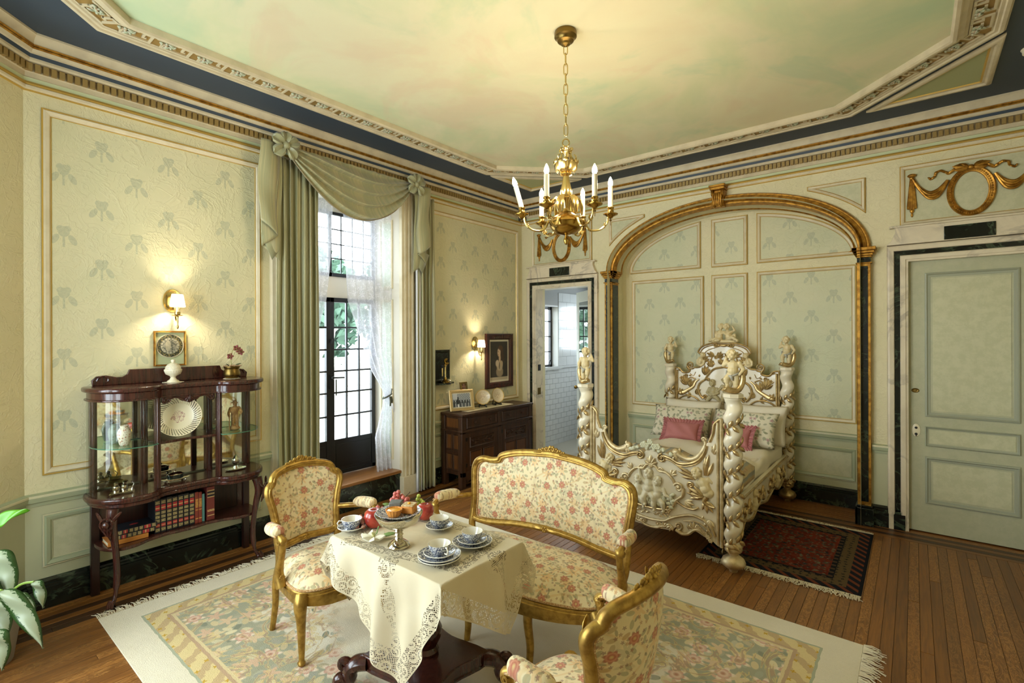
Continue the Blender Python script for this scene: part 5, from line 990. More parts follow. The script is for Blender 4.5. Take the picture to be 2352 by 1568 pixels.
# bronze-coloured figurine of a man with a hat and stick
FIGM = M('figurine_clay', rough=.55, fn=lambda g: dict(col=g.mix(g.noise(g.tc(), 35, 3).step(.35, .65), '#8a6236', '#b8925a')))
b = MB(); b.sph((0, 0, .012), (.034, .04, .016)); b.sph((.01, -.015, .02), .02)
for y in (-.014, .016): capsule(b, (0, y, .03), (.002, y * .9, .075), .011, .012); capsule(b, (.002, y * .9, .075), (0, y * .7, .11), .013, .015); b.sph((.012, y, .024), (.018, .009, .008))
b.sph((0, 0, .135), (.019, .028, .034)); b.sph((.004, 0, .155), (.018, .032, .02)); capsule(b, (0, 0, .165), (.002, 0, .18), .01, .009); b.sph((.003, 0, .19), (.014, .013, .017)); b.lathe([(.027, .197), (.028, .200), (.015, .203), (.013, .215), (.0, .217)], 16)
capsule(b, (0, .03, .16), (.004, .046, .13), .010, .009); capsule(b, (.004, .046, .13), (.016, .036, .115), .009, .008); capsule(b, (0, -.03, .16), (.006, -.045, .125), .010, .009); capsule(b, (.006, -.045, .125), (.024, -.046, .105), .009, .008)
me = remesh(b, .0035, 2); me.materials.append(FIGM); t = thing('figurine', 'brown clay figurine of a man in a hat on the right glass shelf', 'figurine', W(.19, .315, .9615)); put('figure', me, t); b = MB(); b.tube([(.03, -.048, .0), (.026, -.046, .12)], .0035, 6); b.build('walking_stick', FIGM, t)
# books on the lower shelf
BK = M('book_black', '#15171d', .5); PG = M('page_block', '#3c3526', .8); PGL = M('page_block_light', '#cbbf9f', .8)
def spine(cbase, bands):
    def fn(g):
        X, Y, Z = g.tc().xyz(); c = g.mix(g.noise(g.tc(), 60, 2), cbase, cbase)
        for z0, z1, cc, rough_ in bands:
            n = g.noise(g.vec(Y * 3, Z), 160, 2) if rough_ else None; m = Z.gt(z0) * Z.lt(z1) * Y.gt(.0035) * (Y.lt(.028) if cbase == '#14161b' else Y.lt(9)); c = g.mix(m * (n.step(.35, .6) if n is not None else 1) * .95, c, cc)
        return dict(col=c)
    return fn
SET = [(.012, .032, '#b3a06a', 1), (.040, .062, '#a3262c', 0), (.072, .09, '#b3a06a', 1), (.098, .116, '#b3a06a', 1), (.124, .142, '#b3a06a', 1), (.150, .185, '#a3262c', 0), (.192, .212, '#b3a06a', 1), (.048, .053, '#c9b070', 1), (.162, .170, '#c9b070', 1)]
SP_SET = M('spine_gilt_set', rough=.4, fn=spine('#14161b', SET)); SP_RED = M('spine_brown_red', rough=.4, fn=spine('#7a2f22', [(.03, .036, '#c79a4a', 0), (.09, .098, '#c79a4a', 1), (.11, .17, '#c79a4a', 1)])); SP_TEAL = M('spine_teal', '#4f7d78', .5); SP_BIG = M('spine_maroon', rough=.4, fn=spine('#6b2a24', [(.03, .035, '#d0b070', 0), (.06, .075, '#d0b070', 1), (.165, .205, '#14161b', 0), (.16, .165, '#d0b070', 0), (.205, .21, '#d0b070', 0), (.18, .19, '#d0b070', 1)]))
SP_OR = M('spine_orange_brown', rough=.4, fn=spine('#b8762f', [])); RED_O = M('red_oval_stamp', '#8a2a24', .5); COVB = M('cover_orange_brown', '#a9682c', .5)
def book(lab, cover, spn, th, hh, dd, loc, rot=(0, 0, 0), page=PG, group=None):
    t = thing('book', lab, 'book', loc, 0, group); t.rotation_euler = rot; b = MB(); b.box(-dd, 0, 0, .003, 0, hh); b.box(-dd, 0, th - .003, th, 0, hh); b.build('cover', cover, t); b = MB(); b.box(-.004, .002, 0, th, 0, hh); b.build('spine', spn, t, bev=.0015); b = MB(); b.box(-dd + .004, -.004, .003, th - .003, .003, hh - .004); b.build('pages', page, t); return t
y = -.185; ordn = ['first', 'second', 'third', 'fourth', 'fifth', 'sixth', 'seventh']
for i in range(7):
    dz = [0, 0, .004, 0, .003, .002, -.004][i]; book(ordn[i] + ' from the left of the upright black and gold books with red labels', BK, SP_SET, .0315, .222 + dz, .145, W(.195 - .002 * (i % 2), y, .3455), group='upright set of black and gold books'); y += .0335
for k_ in range(2): book(['left', 'right'][k_] + ' one of two thin brown-red upright books beside the gilt set', BK, SP_RED, .021, .218 - .004 * k_, .14, W(.198, y, .3455)); y += .0225
book('thin teal upright book beside the big maroon one', SP_TEAL, SP_TEAL, .017, .195, .13, W(.195, y, .3455)); y += .021
book('thick tall maroon book at the right end of the row', SP_BIG, SP_BIG, .05, .235, .16, W(.20, y + .008, .3465), rot=(0, 0, 0))
book('orange-brown book at the bottom of the lying stack on the left shelf', COVB, SP_OR, .028, .21, .14, W(.21, -.375, .3455 + .0), rot=(rad(-90), 0, rad(0)), page=PGL)
def lying(lab, z, sp_, cov, hh, yy, dx, stamp=False):
    t = book(lab, cov, sp_, .026, hh, .145, W(.215 + dx, yy, z), rot=(rad(-90), 0, 0), page=PGL)
    if stamp: b = MB(); b.lathe([(.024, 0), (.024, .0008), (0, .0008)], 24, T=Mx.Diagonal((.55, 1, 1, 1))); o = b.build('oval_stamp', RED_O, t); o.rotation_euler = (PI / 2, 0, 0); o.location = (-.07, -.0005, hh * .5); o.rotation_euler = (rad(90), 0, 0)
for o in [o for o in col.objects if o.name.startswith('book') and o.get('label', '').startswith('orange')]: o.location = W(.215, -.435, .3465 + .028)
lying('black and gold book in the middle of the lying stack', .3465 + .028 + .0275, SP_SET, BK, .222, -.405, -.005); lying('black and gold book with a red oval stamp atop the lying stack', .3465 + .028 + .0545, SP_SET, BK, .222, -.395, -.010, True)
# ------------------------------------------------------------------ carved and gilded bed in the alcove (local: x across, front -y)
bed = thing('carved_bed', 'ivory and gilt carved four-post bed with twisted columns and cherubs', 'bed', (-1.573, 4.6, 0))
YF_, YH = -.94, .95
def fig(b, T, hip, chest, head, arms, legs, s=1, look=(0, -1, 0)):
    """chubby putto from joints; arms (shoulder, elbow, hand), legs (hip, knee, foot)"""
    q = MB(); V_ = lambda p: Ve(p)
    hip, chest, head = V_(hip), V_(chest), V_(head); lk = Ve(look).normalized()
    q.sph(hip, (.040, .033, .030)); capsule(q, hip, chest, .032, .034); q.sph(hip.lerp(chest, .45) + lk * .008, (.036, .034, .034)); q.sph(chest, (.040, .029, .030))
    capsule(q, chest, head, .014, .014); q.sph(head, (.029, .031, .034), 14, 10)
    side = lk.cross(Ve((0, 0, 1))).normalized(); upv = side.cross(lk).normalized()
    for k in (1, -1): q.sph(head + lk * .022 + side * k * .012 - upv * .008, .011); q.sph(head + side * k * .029 - upv * .004, (.006, .006, .009)); q.sph(head + lk * .027 + side * k * .011 + upv * .012, .0065)
    q.sph(head + lk * .033 - upv * .004, .0058); q.sph(head + lk * .027 - upv * .024, .0085); q.sph(head + lk * .030 - upv * .0145, (.008, .004, .003))
    r = random.Random(int(abs(head.x * 999)) + 3)
    for i in range(34):
        a = r.random() * 6.28; e = r.random() * 1.5; d = side * cos(a) * cos(e) + (-lk) * sin(a) * cos(e) + upv * sin(e)
        if d.dot(lk) > .55 and d.dot(upv) < .6: continue
        q.sph(head + d * .031 + upv * .003, .0085 + .004 * r.random(), 6, 5)
    for sh, el, ha in arms:
        sh, el, ha = V_(sh), V_(el), V_(ha); q.sph(sh, .018); capsule(q, sh, el, .0165, .0135); capsule(q, el, ha, .014, .0095); d = (ha - el).normalized(); q.sph(ha + d * .006, (.010, .009, .009)); o_ = d.orthogonal().normalized(); o2 = d.cross(o_)
        for f in range(4): p = ha + d * .010 + o_ * (.0045 * (f - 1.5)); capsule(q, p, p + d * (.010 + .002 * (f in (1, 2))) + o2 * .003, .0028, .0022, 6)
        capsule(q, ha + o_ * .007, ha + o_ * .012 + d * .008, .003, .0025, 6)
    for hp, kn, ft in legs:
        hp, kn, ft = V_(hp), V_(kn), V_(ft); capsule(q, hp, kn, .027, .020); capsule(q, kn, ft, .0195, .012); q.sph(kn.lerp(ft, .3), .0195); q.sph(ft + lk * .010 - Ve((0, 0, .005)), (.011, .018, .009), R=None)
    b.join(q, T)
STAND = dict(hip=(0, .004, .128), chest=(.004, .002, .194), head=(-.004, -.004, .262), arms=(((.043, .004, .205), (.068, .004, .165), (.056, -.016, .140)), ((-.04, .004, .206), (-.064, .012, .190), (-.050, .010, .232))), legs=(((.017, .002, .118), (.02, -.004, .066), (.020, .002, .016)), ((-.018, .0, .122), (-.036, -.03, .096), (-.028, -.026, .050))), look=(-.25, -1, -.15))
def cherub_parts(mir):
    S_ = Mx.Scale(-1, 4, (1, 0, 0)) if mir else Mx.Identity(4); b = MB(); fig(b, S_, **STAND); me = remesh(b, .0034, 1); me.materials.append(IVOR2)
    b = MB(); P = spline([(-.034, -.034, .028), (-.006, -.028, .020), (.03, -.012, .018), (.052, .004, .05), (.064, .008, .10), (.058, .010, .145), (.046, .018, .180)], 6); k = len(P); b.tube(P, [lerp(.022, .020, i / 24) if i < 24 else lerp(.020, .006, (i - 24) / (k - 25)) for i in range(k)], 10); b.sph((-.036, -.036, .028), (.024, .022, .02)); b.sph((-.054, -.044, .020), (.012, .010, .007)); b.sph((-.042, -.052, .036), .006)
    for s_ in (1, -1): leaf3(b, (.046, .018, .178), (s_ * .5 + .3, .3, .8), (0, -1, .2), .035, .018)
    b.xf(S_); dol = b.mesh('dolphin'); dol.materials.append(BGILT); dol.polygons.foreach_set('use_smooth', [True] * len(dol.polygons))
    b = MB(); n = 24
    b.tube([(.042 * cos(a), .004 + .036 * sin(a), .132 + .010 * cos(a * 2 + .5) + (.008 if sin(a) > 0 else -.004)) for a in [2 * PI * i / n for i in range(n)]], .0065, 6, closed=True, sx=1.2); b.tube([(-.006, -.034, .126), (.002, -.036, .105), (.01, -.030, .088)], [.012, .010, .003], 8); b.xf(S_); dr_ = b.mesh('loincloth'); dr_.materials.append(DRAPE); dr_.polygons.foreach_set('use_smooth', [True] * len(dr_.polygons)); return me, dol, dr_
CP = [cherub_parts(False), cherub_parts(True)]
R0, AM, PT = .0525, .0115, .162
def col_b(h):
    b = MB(); z0, z1 = .205, h - .03; nz = 110
    def f(u, v):
        z = lerp(z0, z1, v); a = 2 * PI * u; ph = 2 * PI * z / PT; k = min(1, (z - z0) / .04, (z1 - z) / .04); return (R0 * cos(a) + AM * k * cos(ph), R0 * sin(a) + AM * k * sin(ph), z)
    b.grid(f, 28, nz, cu=True); return b
def spray_b():
    b = MB(); pts = []; n = 14; th0 = rad(-150)
    def pos(t, dr=0): th = lerp(rad(-195), rad(10), t); ph = th - PI; z = ph / (2 * PI) * PT; r = R0 - AM * .9 + dr; return Ve((r * cos(th) + 0, r * sin(th), z))
    b.tube([pos(i / n, .012) for i in range(n + 1)], .0035, 6)
    for i in range(8):
        t = .06 + .88 * i / 7; p = pos(t, .014); d = (pos(min(1, t + .05)) - pos(t)).normalized(); nr = Ve((p.x, p.y, 0)).normalized(); s_ = 1 if i % 2 else -1; leaf3(b, p, d * .6 + Ve((0, 0, s_ * .75)) + nr * .12, nr, .06, .030, .3)
    return b
SPR = spray_b().mesh('leaf_spray'); SPR.materials.append(BGILT); SPR.polygons.foreach_set('use_smooth', [True] * len(SPR.polygons))
FOOTP = [(.026, 0), (.03, .012), (.03, .022), (.055, .03), (.076, .048), (.08, .068), (.07, .09), (.045, .108), (.034, .118), (.034, .132), (.05, .138), (.056, .146), (.06, .158), (.056, .17), (.063, .178), (.064, .19), (.058, .202), (.05, .21)]
def post(x, y, h, mir, gilded):
    o = col_b(h).build('bed_post', IVORY, bed, ang=60, loc=(x, y, 0)); b = MB(); b.lathe(FOOTP, 32); b.build('bun_foot', BSILV if not gilded else BGILT, o)
    b = MB(); b.lathe([(.056, h - .045), (.06, h - .035), (.06, h - .032)], 28); b.lathe([(.062, h - .032), (.070, h - .026), (.070, h - .004), (.064, h)], 8); b.build('capital', DRAPE if False else IVORY, o, ang=25)
    k0 = 0
    for k in range(1, 9):
        z = .14 + PT * k
        if z > h - .06 or z < .25: continue
        put('leaf_spray', SPR, o, loc=(0, 0, round((z) / PT) * PT))
    me, dol, dr_ = CP[mir]
    c = put('cherub', me, o, loc=(0, 0, h + .004)); d = put('dolphin', dol, o, loc=(0, 0, h + .004)); e = put('loincloth', dr_, o, loc=(0, 0, h + .004))
post(.59, YF_, 1.24, 0, False); post(-.59, YF_, 1.24, 1, False); post(.59, YH, 1.325, 0, True); post(-.59, YH, 1.325, 1, True)
# headboard and footboard panels
def pH(x, z, d=0): return (x, YH - .02 - d, z)
def pFb(x, z, d=0): return (x, YF_ - .02 - d, z)
def mirror(h): return h + [(-x, z) for x, z in h[::-1] if abs(x) > 1e-6]
hb = spline([(0, 1.565), (.075, 1.562), (.15, 1.55), (.21, 1.53), (.245, 1.505), (.272, 1.462)], 4) + spline([(.24, 1.43), (.222, 1.39), (.218, 1.35), (.235, 1.315), (.27, 1.292), (.315, 1.29), (.34, 1.32), (.37, 1.345), (.395, 1.325), (.392, 1.29), (.36, 1.255), (.40, 1.23), (.44, 1.232), (.475, 1.275), (.50, 1.287), (.53, 1.287)], 4)
HB = mirror(hb + [(.53, .40)]); HB2 = HB
b = MB(); b.prism(HB, pH, -.035, 0); head = b.build('headboard', IVORY, bed, bev=.004)
fb = spline([(0, .775), (.035, .765), (.065, .735), (.10, .752), (.158, .735), (.211, .712), (.285, .718), (.358, .755), (.404, .82), (.415, .868), (.44, .89), (.467, .956), (.474, 1.02), (.50, 1.05), (.53, 1.062)], 4)
fbt = spline([(.53, .15), (.488, .155), (.43, .20), (.40, .195), (.33, .22), (.283, .186), (.232, .183), (.194, .216), (.156, .186), (.063, .177), (0, .168)], 4)
b = MB(); b.prism(mirror(fb + fbt), pFb, -.035, 0); foot = b.build('footboard', IVORY, bed, bev=.004)
def sc(b, pts, r, fn, d=.006, n=6, m=8, flat=1.0, sp=True):
    P = spline(pts, n) if sp else pts; k = len(P); rr = r if not hasattr(r, '__len__') else [lerp(r[0], r[1], i / (k - 1)) for i in range(k)]; b.tube([fn(x, z, d) for x, z in P], rr, m, sx=flat)
def both(name, mt, parent, draw):
    for s_ in (1, -1): b = MB(); draw(b, s_); b.build(name, mt, parent)
def volute(b, s_, c, r, a0, turns, w, fn, d=.008): P = spiral(c, r, a0, turns); k = len(P); b.tube([fn(s_ * x, z, d) for x, z in P], [lerp(w, w * .7, i / k) for i in range(k)], 8); b.sph(fn(s_ * c[0], c[1], d), w * 1.1, 8, 6)
def acan(b, s_, p, ang, L, n, fn, w=.02, spread=1.5, d=.008):
    for i in range(n):
        a = ang + (i - (n - 1) / 2) * spread / max(1, n - 1); q0 = Ve(fn(s_ * p[0], p[1], d)); q1 = Ve(fn(s_ * (p[0] + cos(a)), p[1] + sin(a), d)); nn = Ve(fn(0, 0, 1)) - Ve(fn(0, 0, 0)); leaf3(b, q0, q1 - q0, nn, L * (1 - .25 * abs(2 * i / max(1, n - 1) - 1)), w, .35)
# --- headboard gilding
def d1(b, s_):
    P = [(s_ * x, z) for x, z in hb[:21]]; sc(b, P, .010, pH, .006, 1); sc(b, [(x * .93, z - .018) for x, z in P], .006, pH, .008, 1); sc(b, [(s_ * .272, 1.462), (s_ * .20, 1.41)], .010, pH, .01); sc(b, [(x * .80 + s_ * 0, z - .05) for x, z in P[6:]], .004, pH, .006, 1)
both('crest_moulding', BGILT, head, d1)
def d2(b, s_):
    sc(b, [(s_ * x, z) for x, z in ((.205, 1.345), (.235, 1.31), (.27, 1.292), (.315, 1.29))], .009, pH, .008); volute(b, s_, (.352, 1.315), .045, -PI * .75, 1.6, .009, pH, .012); sc(b, [(s_ * x, z) for x, z in ((.392, 1.30), (.365, 1.252), (.40, 1.232), (.44, 1.234), (.475, 1.272), (.525, 1.283))], [.013, .009], pH, .010)
both('shoulder_scroll', BGILT, head, d2)
def d3(b, s_): b.tube([pH(s_ * .505, .5, .01), pH(s_ * .505, 1.255, .01), pH(s_ * .47, 1.255, .01)], .011, 8); b.tube([pH(s_ * .525, .5, .006), pH(s_ * .525, 1.29, .006)], .008, 8)
both('side_moulding', BGILT, head, d3)
def d4(b, s_): sc(b, [(0, 1.305), (s_ * .10, 1.28), (s_ * .165, 1.215), (s_ * .19, 1.17)], .011, pH, .012); volute(b, s_, (.165, 1.163), .018, 0, 1.2, .008, pH, .012); sc(b, [(s_ * .19, 1.165), (s_ * .25, 1.12), (s_ * .272, 1.06), (s_ * .25, .99), (s_ * .215, .955)], [.010, .013], pH, .012); volute(b, s_, (.20, .975), .025, -PI / 2, -1.2, .010, pH, .012)
both('medallion_frame', BGILT, head, d4)
for p_, a_, L_, n_, w_, s__ in (((.20, 1.21), 1.75, .12, 4, .034, 1.0), ((.215, 1.35), 1.75, .10, 5, .032, 1.7), ((.12, 1.30), 1.15, .10, 4, .03, 1.1), ((.06, 1.40), 2.2, .085, 4, .03, 1.2), ((.10, 1.42), .4, .09, 3, .028, .9), ((.03, 1.33), 1.5, .08, 3, .028, .9), ((.40, 1.09), 1.3, .12, 5, .034, 1.3), ((.45, .99), .9, .08, 4, .026, 1.6), ((.30, 1.0), 2.4, .08, 3, .026, 1.2)):
    both('acanthus_leaf', BGILT, head, lambda b, s_: acan(b, s_, p_, a_, L_, n_, pH, w_, s__))
both('leaf_scroll', BGILT, head, lambda b, s_: (sc(b, [(s_ * x, z) for x, z in ((.10, 1.33), (.13, 1.37), (.12, 1.41), (.09, 1.42))], [.009, .005], pH, .008), volute(b, s_, (.085, 1.405), .018, PI / 2, 1.2, .006, pH)))
both('leaf_scroll', BGILT, head, lambda b, s_: (sc(b, [(s_ * x, z) for x, z in ((.30, 1.16), (.35, 1.18), (.40, 1.15), (.42, 1.20))], [.007, .005], pH, .008), volute(b, s_, (.40, 1.195), .018, 0, 1.2, .006, pH)))
def d6(b, s_):      # dolphin with leafy tail
    sc(b, [(s_ * .262, 1.163), (s_ * .30, 1.13), (s_ * .325, 1.08), (s_ * .38, 1.04), (s_ * .43, 1.01), (s_ * .46, 1.0)], [.007, .026], pH, .010, flat=.7); b.sph(pH(s_ * .462, 1.0, .014), (.028, .02, .024)); acan(b, s_, (.36, 1.07), 1.9, .11, 4, pH, .028, 1.3); volute(b, s_, (.452, 1.175), .022, 0, -1.1, .007, pH); acan(b, s_, (.35, .975), .2, .07, 3, pH, .022, 1.6)
both('dolphin_relief', BGILT, head, d6)
def d7(b, s_): sc(b, [(s_ * (.375 + .12 * cos(a)), .90 + .075 * sin(a)) for a in [PI * i / 8 for i in range(9)]], .009, pH, .012)
both('arched_frame', BGILT, head, d7)
def d8(b, s_):
    sc(b, [(s_ * .30, 1.24), (s_ * .32, 1.20), (s_ * .345, 1.21), (s_ * .36, 1.225)], .003, pH, .006); leaf3(b, pH(s_ * .345, 1.205, .006), (s_, 0, -.4), (0, -1, 0), .03, .02); leaf3(b, pH(s_ * .255, 1.215, .006), (s_ * .2, 0, -1), (0, -1, 0), .03, .02)
both('vine_sprig', BGILT, head, d8)
b = MB(); b.sph(pH(0, 1.535, .015), (.045, .02, .016)); b.sph(pH(.05, 1.535, .015), .016); b.sph(pH(-.05, 1.535, .015), .016); volute(b, 1, (.08, 1.54), .026, PI, 1.3, .008, pH, .014); volute(b, -1, (.08, 1.54), .026, PI, 1.3, .008, pH, .014); b.build('crest_bead', BGILT, head)
def herm(b, s_, p):   # small child half-figure on the shoulder
    T = Mx.Translation(pH(*p, .01)) @ Mx.Rotation(s_ * -.5, 4, 'Y') @ Mx.Scale(.8, 4); fig(b, T, (0, 0, .0), (s_ * .01, 0, .06), (s_ * .02, -.005, .125), (((.035, 0, .07), (.05, -.01, .03), (.04, -.02, .0)), ((-.035, 0, .07), (-.05, -.01, .03), (-.03, -.02, .0))), ())
for s_ in (1, -1):
    b = MB(); herm(b, s_, (s_ * .255, 1.33)); me = remesh(b, .004, 1); me.materials.append(IVOR2); put('shoulder_cherub', me, head)
b = MB(); T = Mx.Translation(pH(0, 1.575, -.005)) @ Mx.Scale(.92, 4)   # embracing pair on the crest
fig(b, T, (-.05, 0, .04), (-.045, 0, .105), (-.033, -.008, .172), (((-.008, -.01, .11), (.03, -.03, .085), (.075, -.02, .11)), ((-.08, 0, .112), (-.09, -.01, .07), (-.07, -.02, .035))), (((-.06, -.01, .03), (-.10, -.03, .03), (-.16, -.03, .012)), ((-.04, -.02, .03), (-.05, -.05, .02), (-.10, -.06, .008))), look=(.25, -1, 0))
fig(b, T, (.055, 0, .04), (.045, 0, .10), (.028, -.008, .17), (((.01, -.01, .108), (-.03, -.03, .09), (-.06, -.025, .10)), ((.08, 0, .11), (.115, 0, .13), (.10, -.01, .165))), (((.06, -.02, .035), (.10, -.04, .05), (.16, -.045, .012)), ((.07, 0, .035), (.115, -.01, .075), (.125, -.02, .02))), look=(-.2, -1, 0))
b.sph(pH(0, 1.578, 0), (.16, .035, .02)); me = remesh(b, .0042, 1); me.materials.append(IVOR2); put('embracing_cherubs', me, head)
b = MB(); T = Mx.Translation(pH(-.12, .93, .0)) @ Mx.Scale(1.05, 4); fig(b, T, (0, 0, .06), (.01, 0, .12), (.0, -.01, .185), (((.045, 0, .13), (.06, -.015, .09), (.03, -.03, .075)), ((-.03, 0, .13), (-.05, -.015, .09), (-.02, -.03, .07))), (((.02, 0, .05), (.05, -.02, .04), (.08, -.02, .0)), ((-.02, 0, .05), (-.04, -.02, .02), (-.06, -.02, -.02)))); T = Mx.Translation(pH(.02, .97, .0)) @ Mx.Scale(1.0, 4); fig(b, T, (0, 0, .05), (0, 0, .12), (-.01, -.005, .19), (((.04, 0, .13), (.06, -.01, .17), (.02, -.02, .215)), ((-.04, 0, .13), (-.06, -.01, .10), (-.08, -.02, .08))), (((.02, 0, .04), (.03, -.02, 0), (.03, -.01, -.05)), ((-.02, 0, .04), (-.03, -.02, 0), (-.03, -.01, -.05)))); me = remesh(b, .0042, 1); me.materials.append(M('relief_buff', '#b3a47a', .5)); put('medallion_cherubs', me, head)
# --- footboard gilding
def f1(b, s_):
    P = [(s_ * x, z - .012) for x, z in spline([(.10, .748), (.158, .735), (.211, .712), (.285, .718), (.358, .755), (.404, .82), (.415, .868)], 5)]; sc(b, P, .011, pFb, .008, 1); sc(b, [(x * 1.0, z - .018) for x, z in P], .006, pFb, .006, 1); volute(b, s_, (.088, .718), .032, PI / 2, 1.5, .009, pFb, .010); sc(b, [(s_ * x, z) for x, z in ((.437, .885), (.462, .95), (.47, 1.01), (.50, 1.045), (.525, 1.055))], .010, pFb, .006)
both('top_scroll', BGILT, foot, f1)
def f2(b, s_):  # fish riding the scroll
    P = spline([(s_ * .20, .765), (s_ * .235, .745), (s_ * .285, .735), (s_ * .345, .76), (s_ * .39, .82), (s_ * .405, .87), (s_ * .385, .90)], 6); k = len(P); b.tube([pFb(x, z, -.01) for x, z in P], [lerp(.026, .010, i / k) for i in range(k)], 10); b.sph(pFb(s_ * .19, .775, -.01), (.03, .024, .026)); b.sph(pFb(s_ * .215, .79, -.02), (.012, .012, .018)); acan(b, s_, (.20, .755), 3.6, .055, 4, pFb, .02, 2.2, .01); volute(b, s_, (.395, .895), .018, 0, 1.1, .007, pFb, 0)
both('fish_scroll', BSILV, foot, f2)
def f3(b, s_): b.tube([pFb(s_ * .495, .17, .008), pFb(s_ * .495, 1.03, .008)], .010, 8); b.tube([pFb(s_ * .52, .155, .008), pFb(s_ * .52, 1.06, .008)], .012, 8)
both('side_moulding', BSILV, foot, f3)
def f4(b, s_): sc(b, [(s_ * x, z) for x, z in ((.475, .22), (.45, .275), (.40, .315), (.34, .333), (.29, .331), (.217, .307), (.149, .276))], .011, pFb, .008); sc(b, [(s_ * x, z) for x, z in ((.149, .276), (.11, .25), (.06, .242), (0, .238))], .011, pFb, .010); sc(b, [(s_ * x, z - .02) for x, z in ((.44, .265), (.39, .302), (.33, .315), (.25, .30))], .006, pFb, .008)
both('lower_arch_moulding', BSILV, foot, f4)
def f5(b, s_):
    sc(b, [(s_ * x, z) for x, z in ((.0, .660), (.033, .651), (.064, .618), (.119, .613), (.165, .576), (.188, .535))], .010, pFb, .010); volute(b, s_, (.075, .627), .018, 0, 1.1, .006, pFb, .01); volute(b, s_, (.215, .52), .034, PI * .9, -1.3, .011, pFb, .012); sc(b, [(s_ * x, z) for x, z in ((.25, .52), (.243, .463), (.2, .425), (.172, .37), (.13, .33))], [.013, .010], pFb, .012); volute(b, s_, (.145, .345), .024, -PI / 2, -1.2, .009, pFb, .012)
both('medallion_frame', BSILV, foot, f5)
b = MB(); acan(b, 1, (0, .655), PI / 2, .075, 5, pFb, .032, 2.2, .014); acan(b, 1, (0, .655), -PI / 2, .03, 3, pFb, .02, 1.6, .014); b.build('shell_crest', BSILV, foot)
b = MB(); r = random.Random(6)
for i in range(26): x = (r.random() - .5) * .34; z = .775 - abs(x) * .12 + r.random() * (.075 * max(0, 1 - abs(x) / .16)); b.sph(pFb(x, z, .0 + .02 * r.random()), (.016, .012, .014), 7, 5, Mx.Rotation(r.random() * 3, 3, 'Y'))
for i in range(5): rose(b, pFb((i - 2) * .03, .80 + (.03 if i == 2 else 0), .02), .024)
stuff(b.build('carved_bouquet', BGREEN, foot))
def f6(b, s_):
    for (dx, n) in ((.0, 6), (.0, 5)): pass
    P = [(.06 + i * .03, .20 + .02 * sin(i)) for i in range(5)]
    sc(b, [(s_ * x, z) for x, z in ((.0, .178), (.05, .185), (.08, .20), (.11, .205))], .010, pFb, .006); volute(b, s_, (.055, .215), .022, -PI / 2, 1.3, .008, pFb, .008); volute(b, s_, (.215, .235), .028, -PI / 2, 1.3, .010, pFb, .008); sc(b, [(s_ * x, z) for x, z in ((.195, .205), (.24, .185), (.285, .195), (.325, .23), (.36, .24), (.40, .215))], [.014, .010], pFb, .010); acan(b, s_, (.16, .225), -2.2, .055, 4, pFb, .022, 1.8, .01); acan(b, s_, (.33, .235), 1.9, .07, 4, pFb, .024, 1.6, .01)
both('lower_scroll', BSILV, foot, f6)
def f7(b, s_):
    for i in range(6): rose(b, pFb(s_ * (.355 + .018 * i), .265 - .014 * i - .004 * (i - 2) ** 2 * .3, .012), .017)
both('rose_swag', BSILV, foot, f7)
for p_, a_, L_, n_, w_, s__ in (((.30, .60), 1.9, .07, 3, .024, 1.1), ((.26, .43), -.5, .08, 4, .026, 1.4), ((.16, .60), .9, .06, 3, .022, 1.2), ((.44, .33), -1.6, .08, 4, .024, 1.2), ((.10, .20), 1.4, .05, 4, .02, 1.8), ((.47, .80), 1.5, .08, 3, .024, .8), ((.29, .225), 1.0, .06, 4, .022, 1.6)):
    both('acanthus_leaf', BSILV, foot, lambda b, s_: acan(b, s_, p_, a_, L_, n_, pFb, w_, s__))
def f8(b, s_):
    for i in range(7): leaf3(b, pFb(s_ * (.395 + .008 * i), .35 - .022 * i, .008), (s_ * (.5 if i % 2 else -.3), 0, -.8), (0, -1, 0), .035, .018)
    for i in range(7): leaf3(b, pFb(s_ * (.02 + .02 * i), .292 - .006 * sin(i), .008), (s_ * .8, 0, (.5 if i % 2 else -.5)), (0, -1, 0), .03, .018)
both('leaf_swag', BSILV, foot, f8)
def f9(b, s_):  # wings and leafy base of the winged figures
    for k, (a0, L) in enumerate(((2.75, .15), (2.95, .13), (3.15, .10), (2.6, .12))): q0 = Ve(pFb(s_ * .335, .625 - .01 * k, .01)); leaf3(b, q0, Ve((s_ * cos(a0), 0, sin(a0) * 1)), (0, -1, 0), L, .026, .2)
    for k, (a0, L) in enumerate(((1.35, .16), (1.55, .14), (1.75, .11), (1.2, .11))): q0 = Ve(pFb(s_ * (.40 + .008 * k), .64, .01)); leaf3(b, q0, Ve((s_ * cos(a0), 0, sin(a0))), (0, -1, 0), L, .028, .2)
    sc(b, [(s_ * x, z) for x, z in ((.42, .49), (.40, .455), (.43, .43), (.475, .425))], [.018, .008], pFb, .012); acan(b, s_, (.40, .485), 2.9, .14, 4, pFb, .032, 1.0, .01); acan(b, s_, (.41, .46), -1.2, .10, 4, pFb, .028, 1.4, .01); volute(b, s_, (.305, .555), .026, -PI / 2, -1.3, .009, pFb, .01); sc(b, [(s_ * x, z) for x, z in ((.30, .53), (.31, .49), (.36, .47))], [.008, .014], pFb, .01); sc(b, [(s_ * x, z) for x, z in ((.20, .415), (.26, .385), (.32, .38), (.36, .40))], .008, pFb, .01)
both('wings_and_leaves', BGILT, foot, f9)
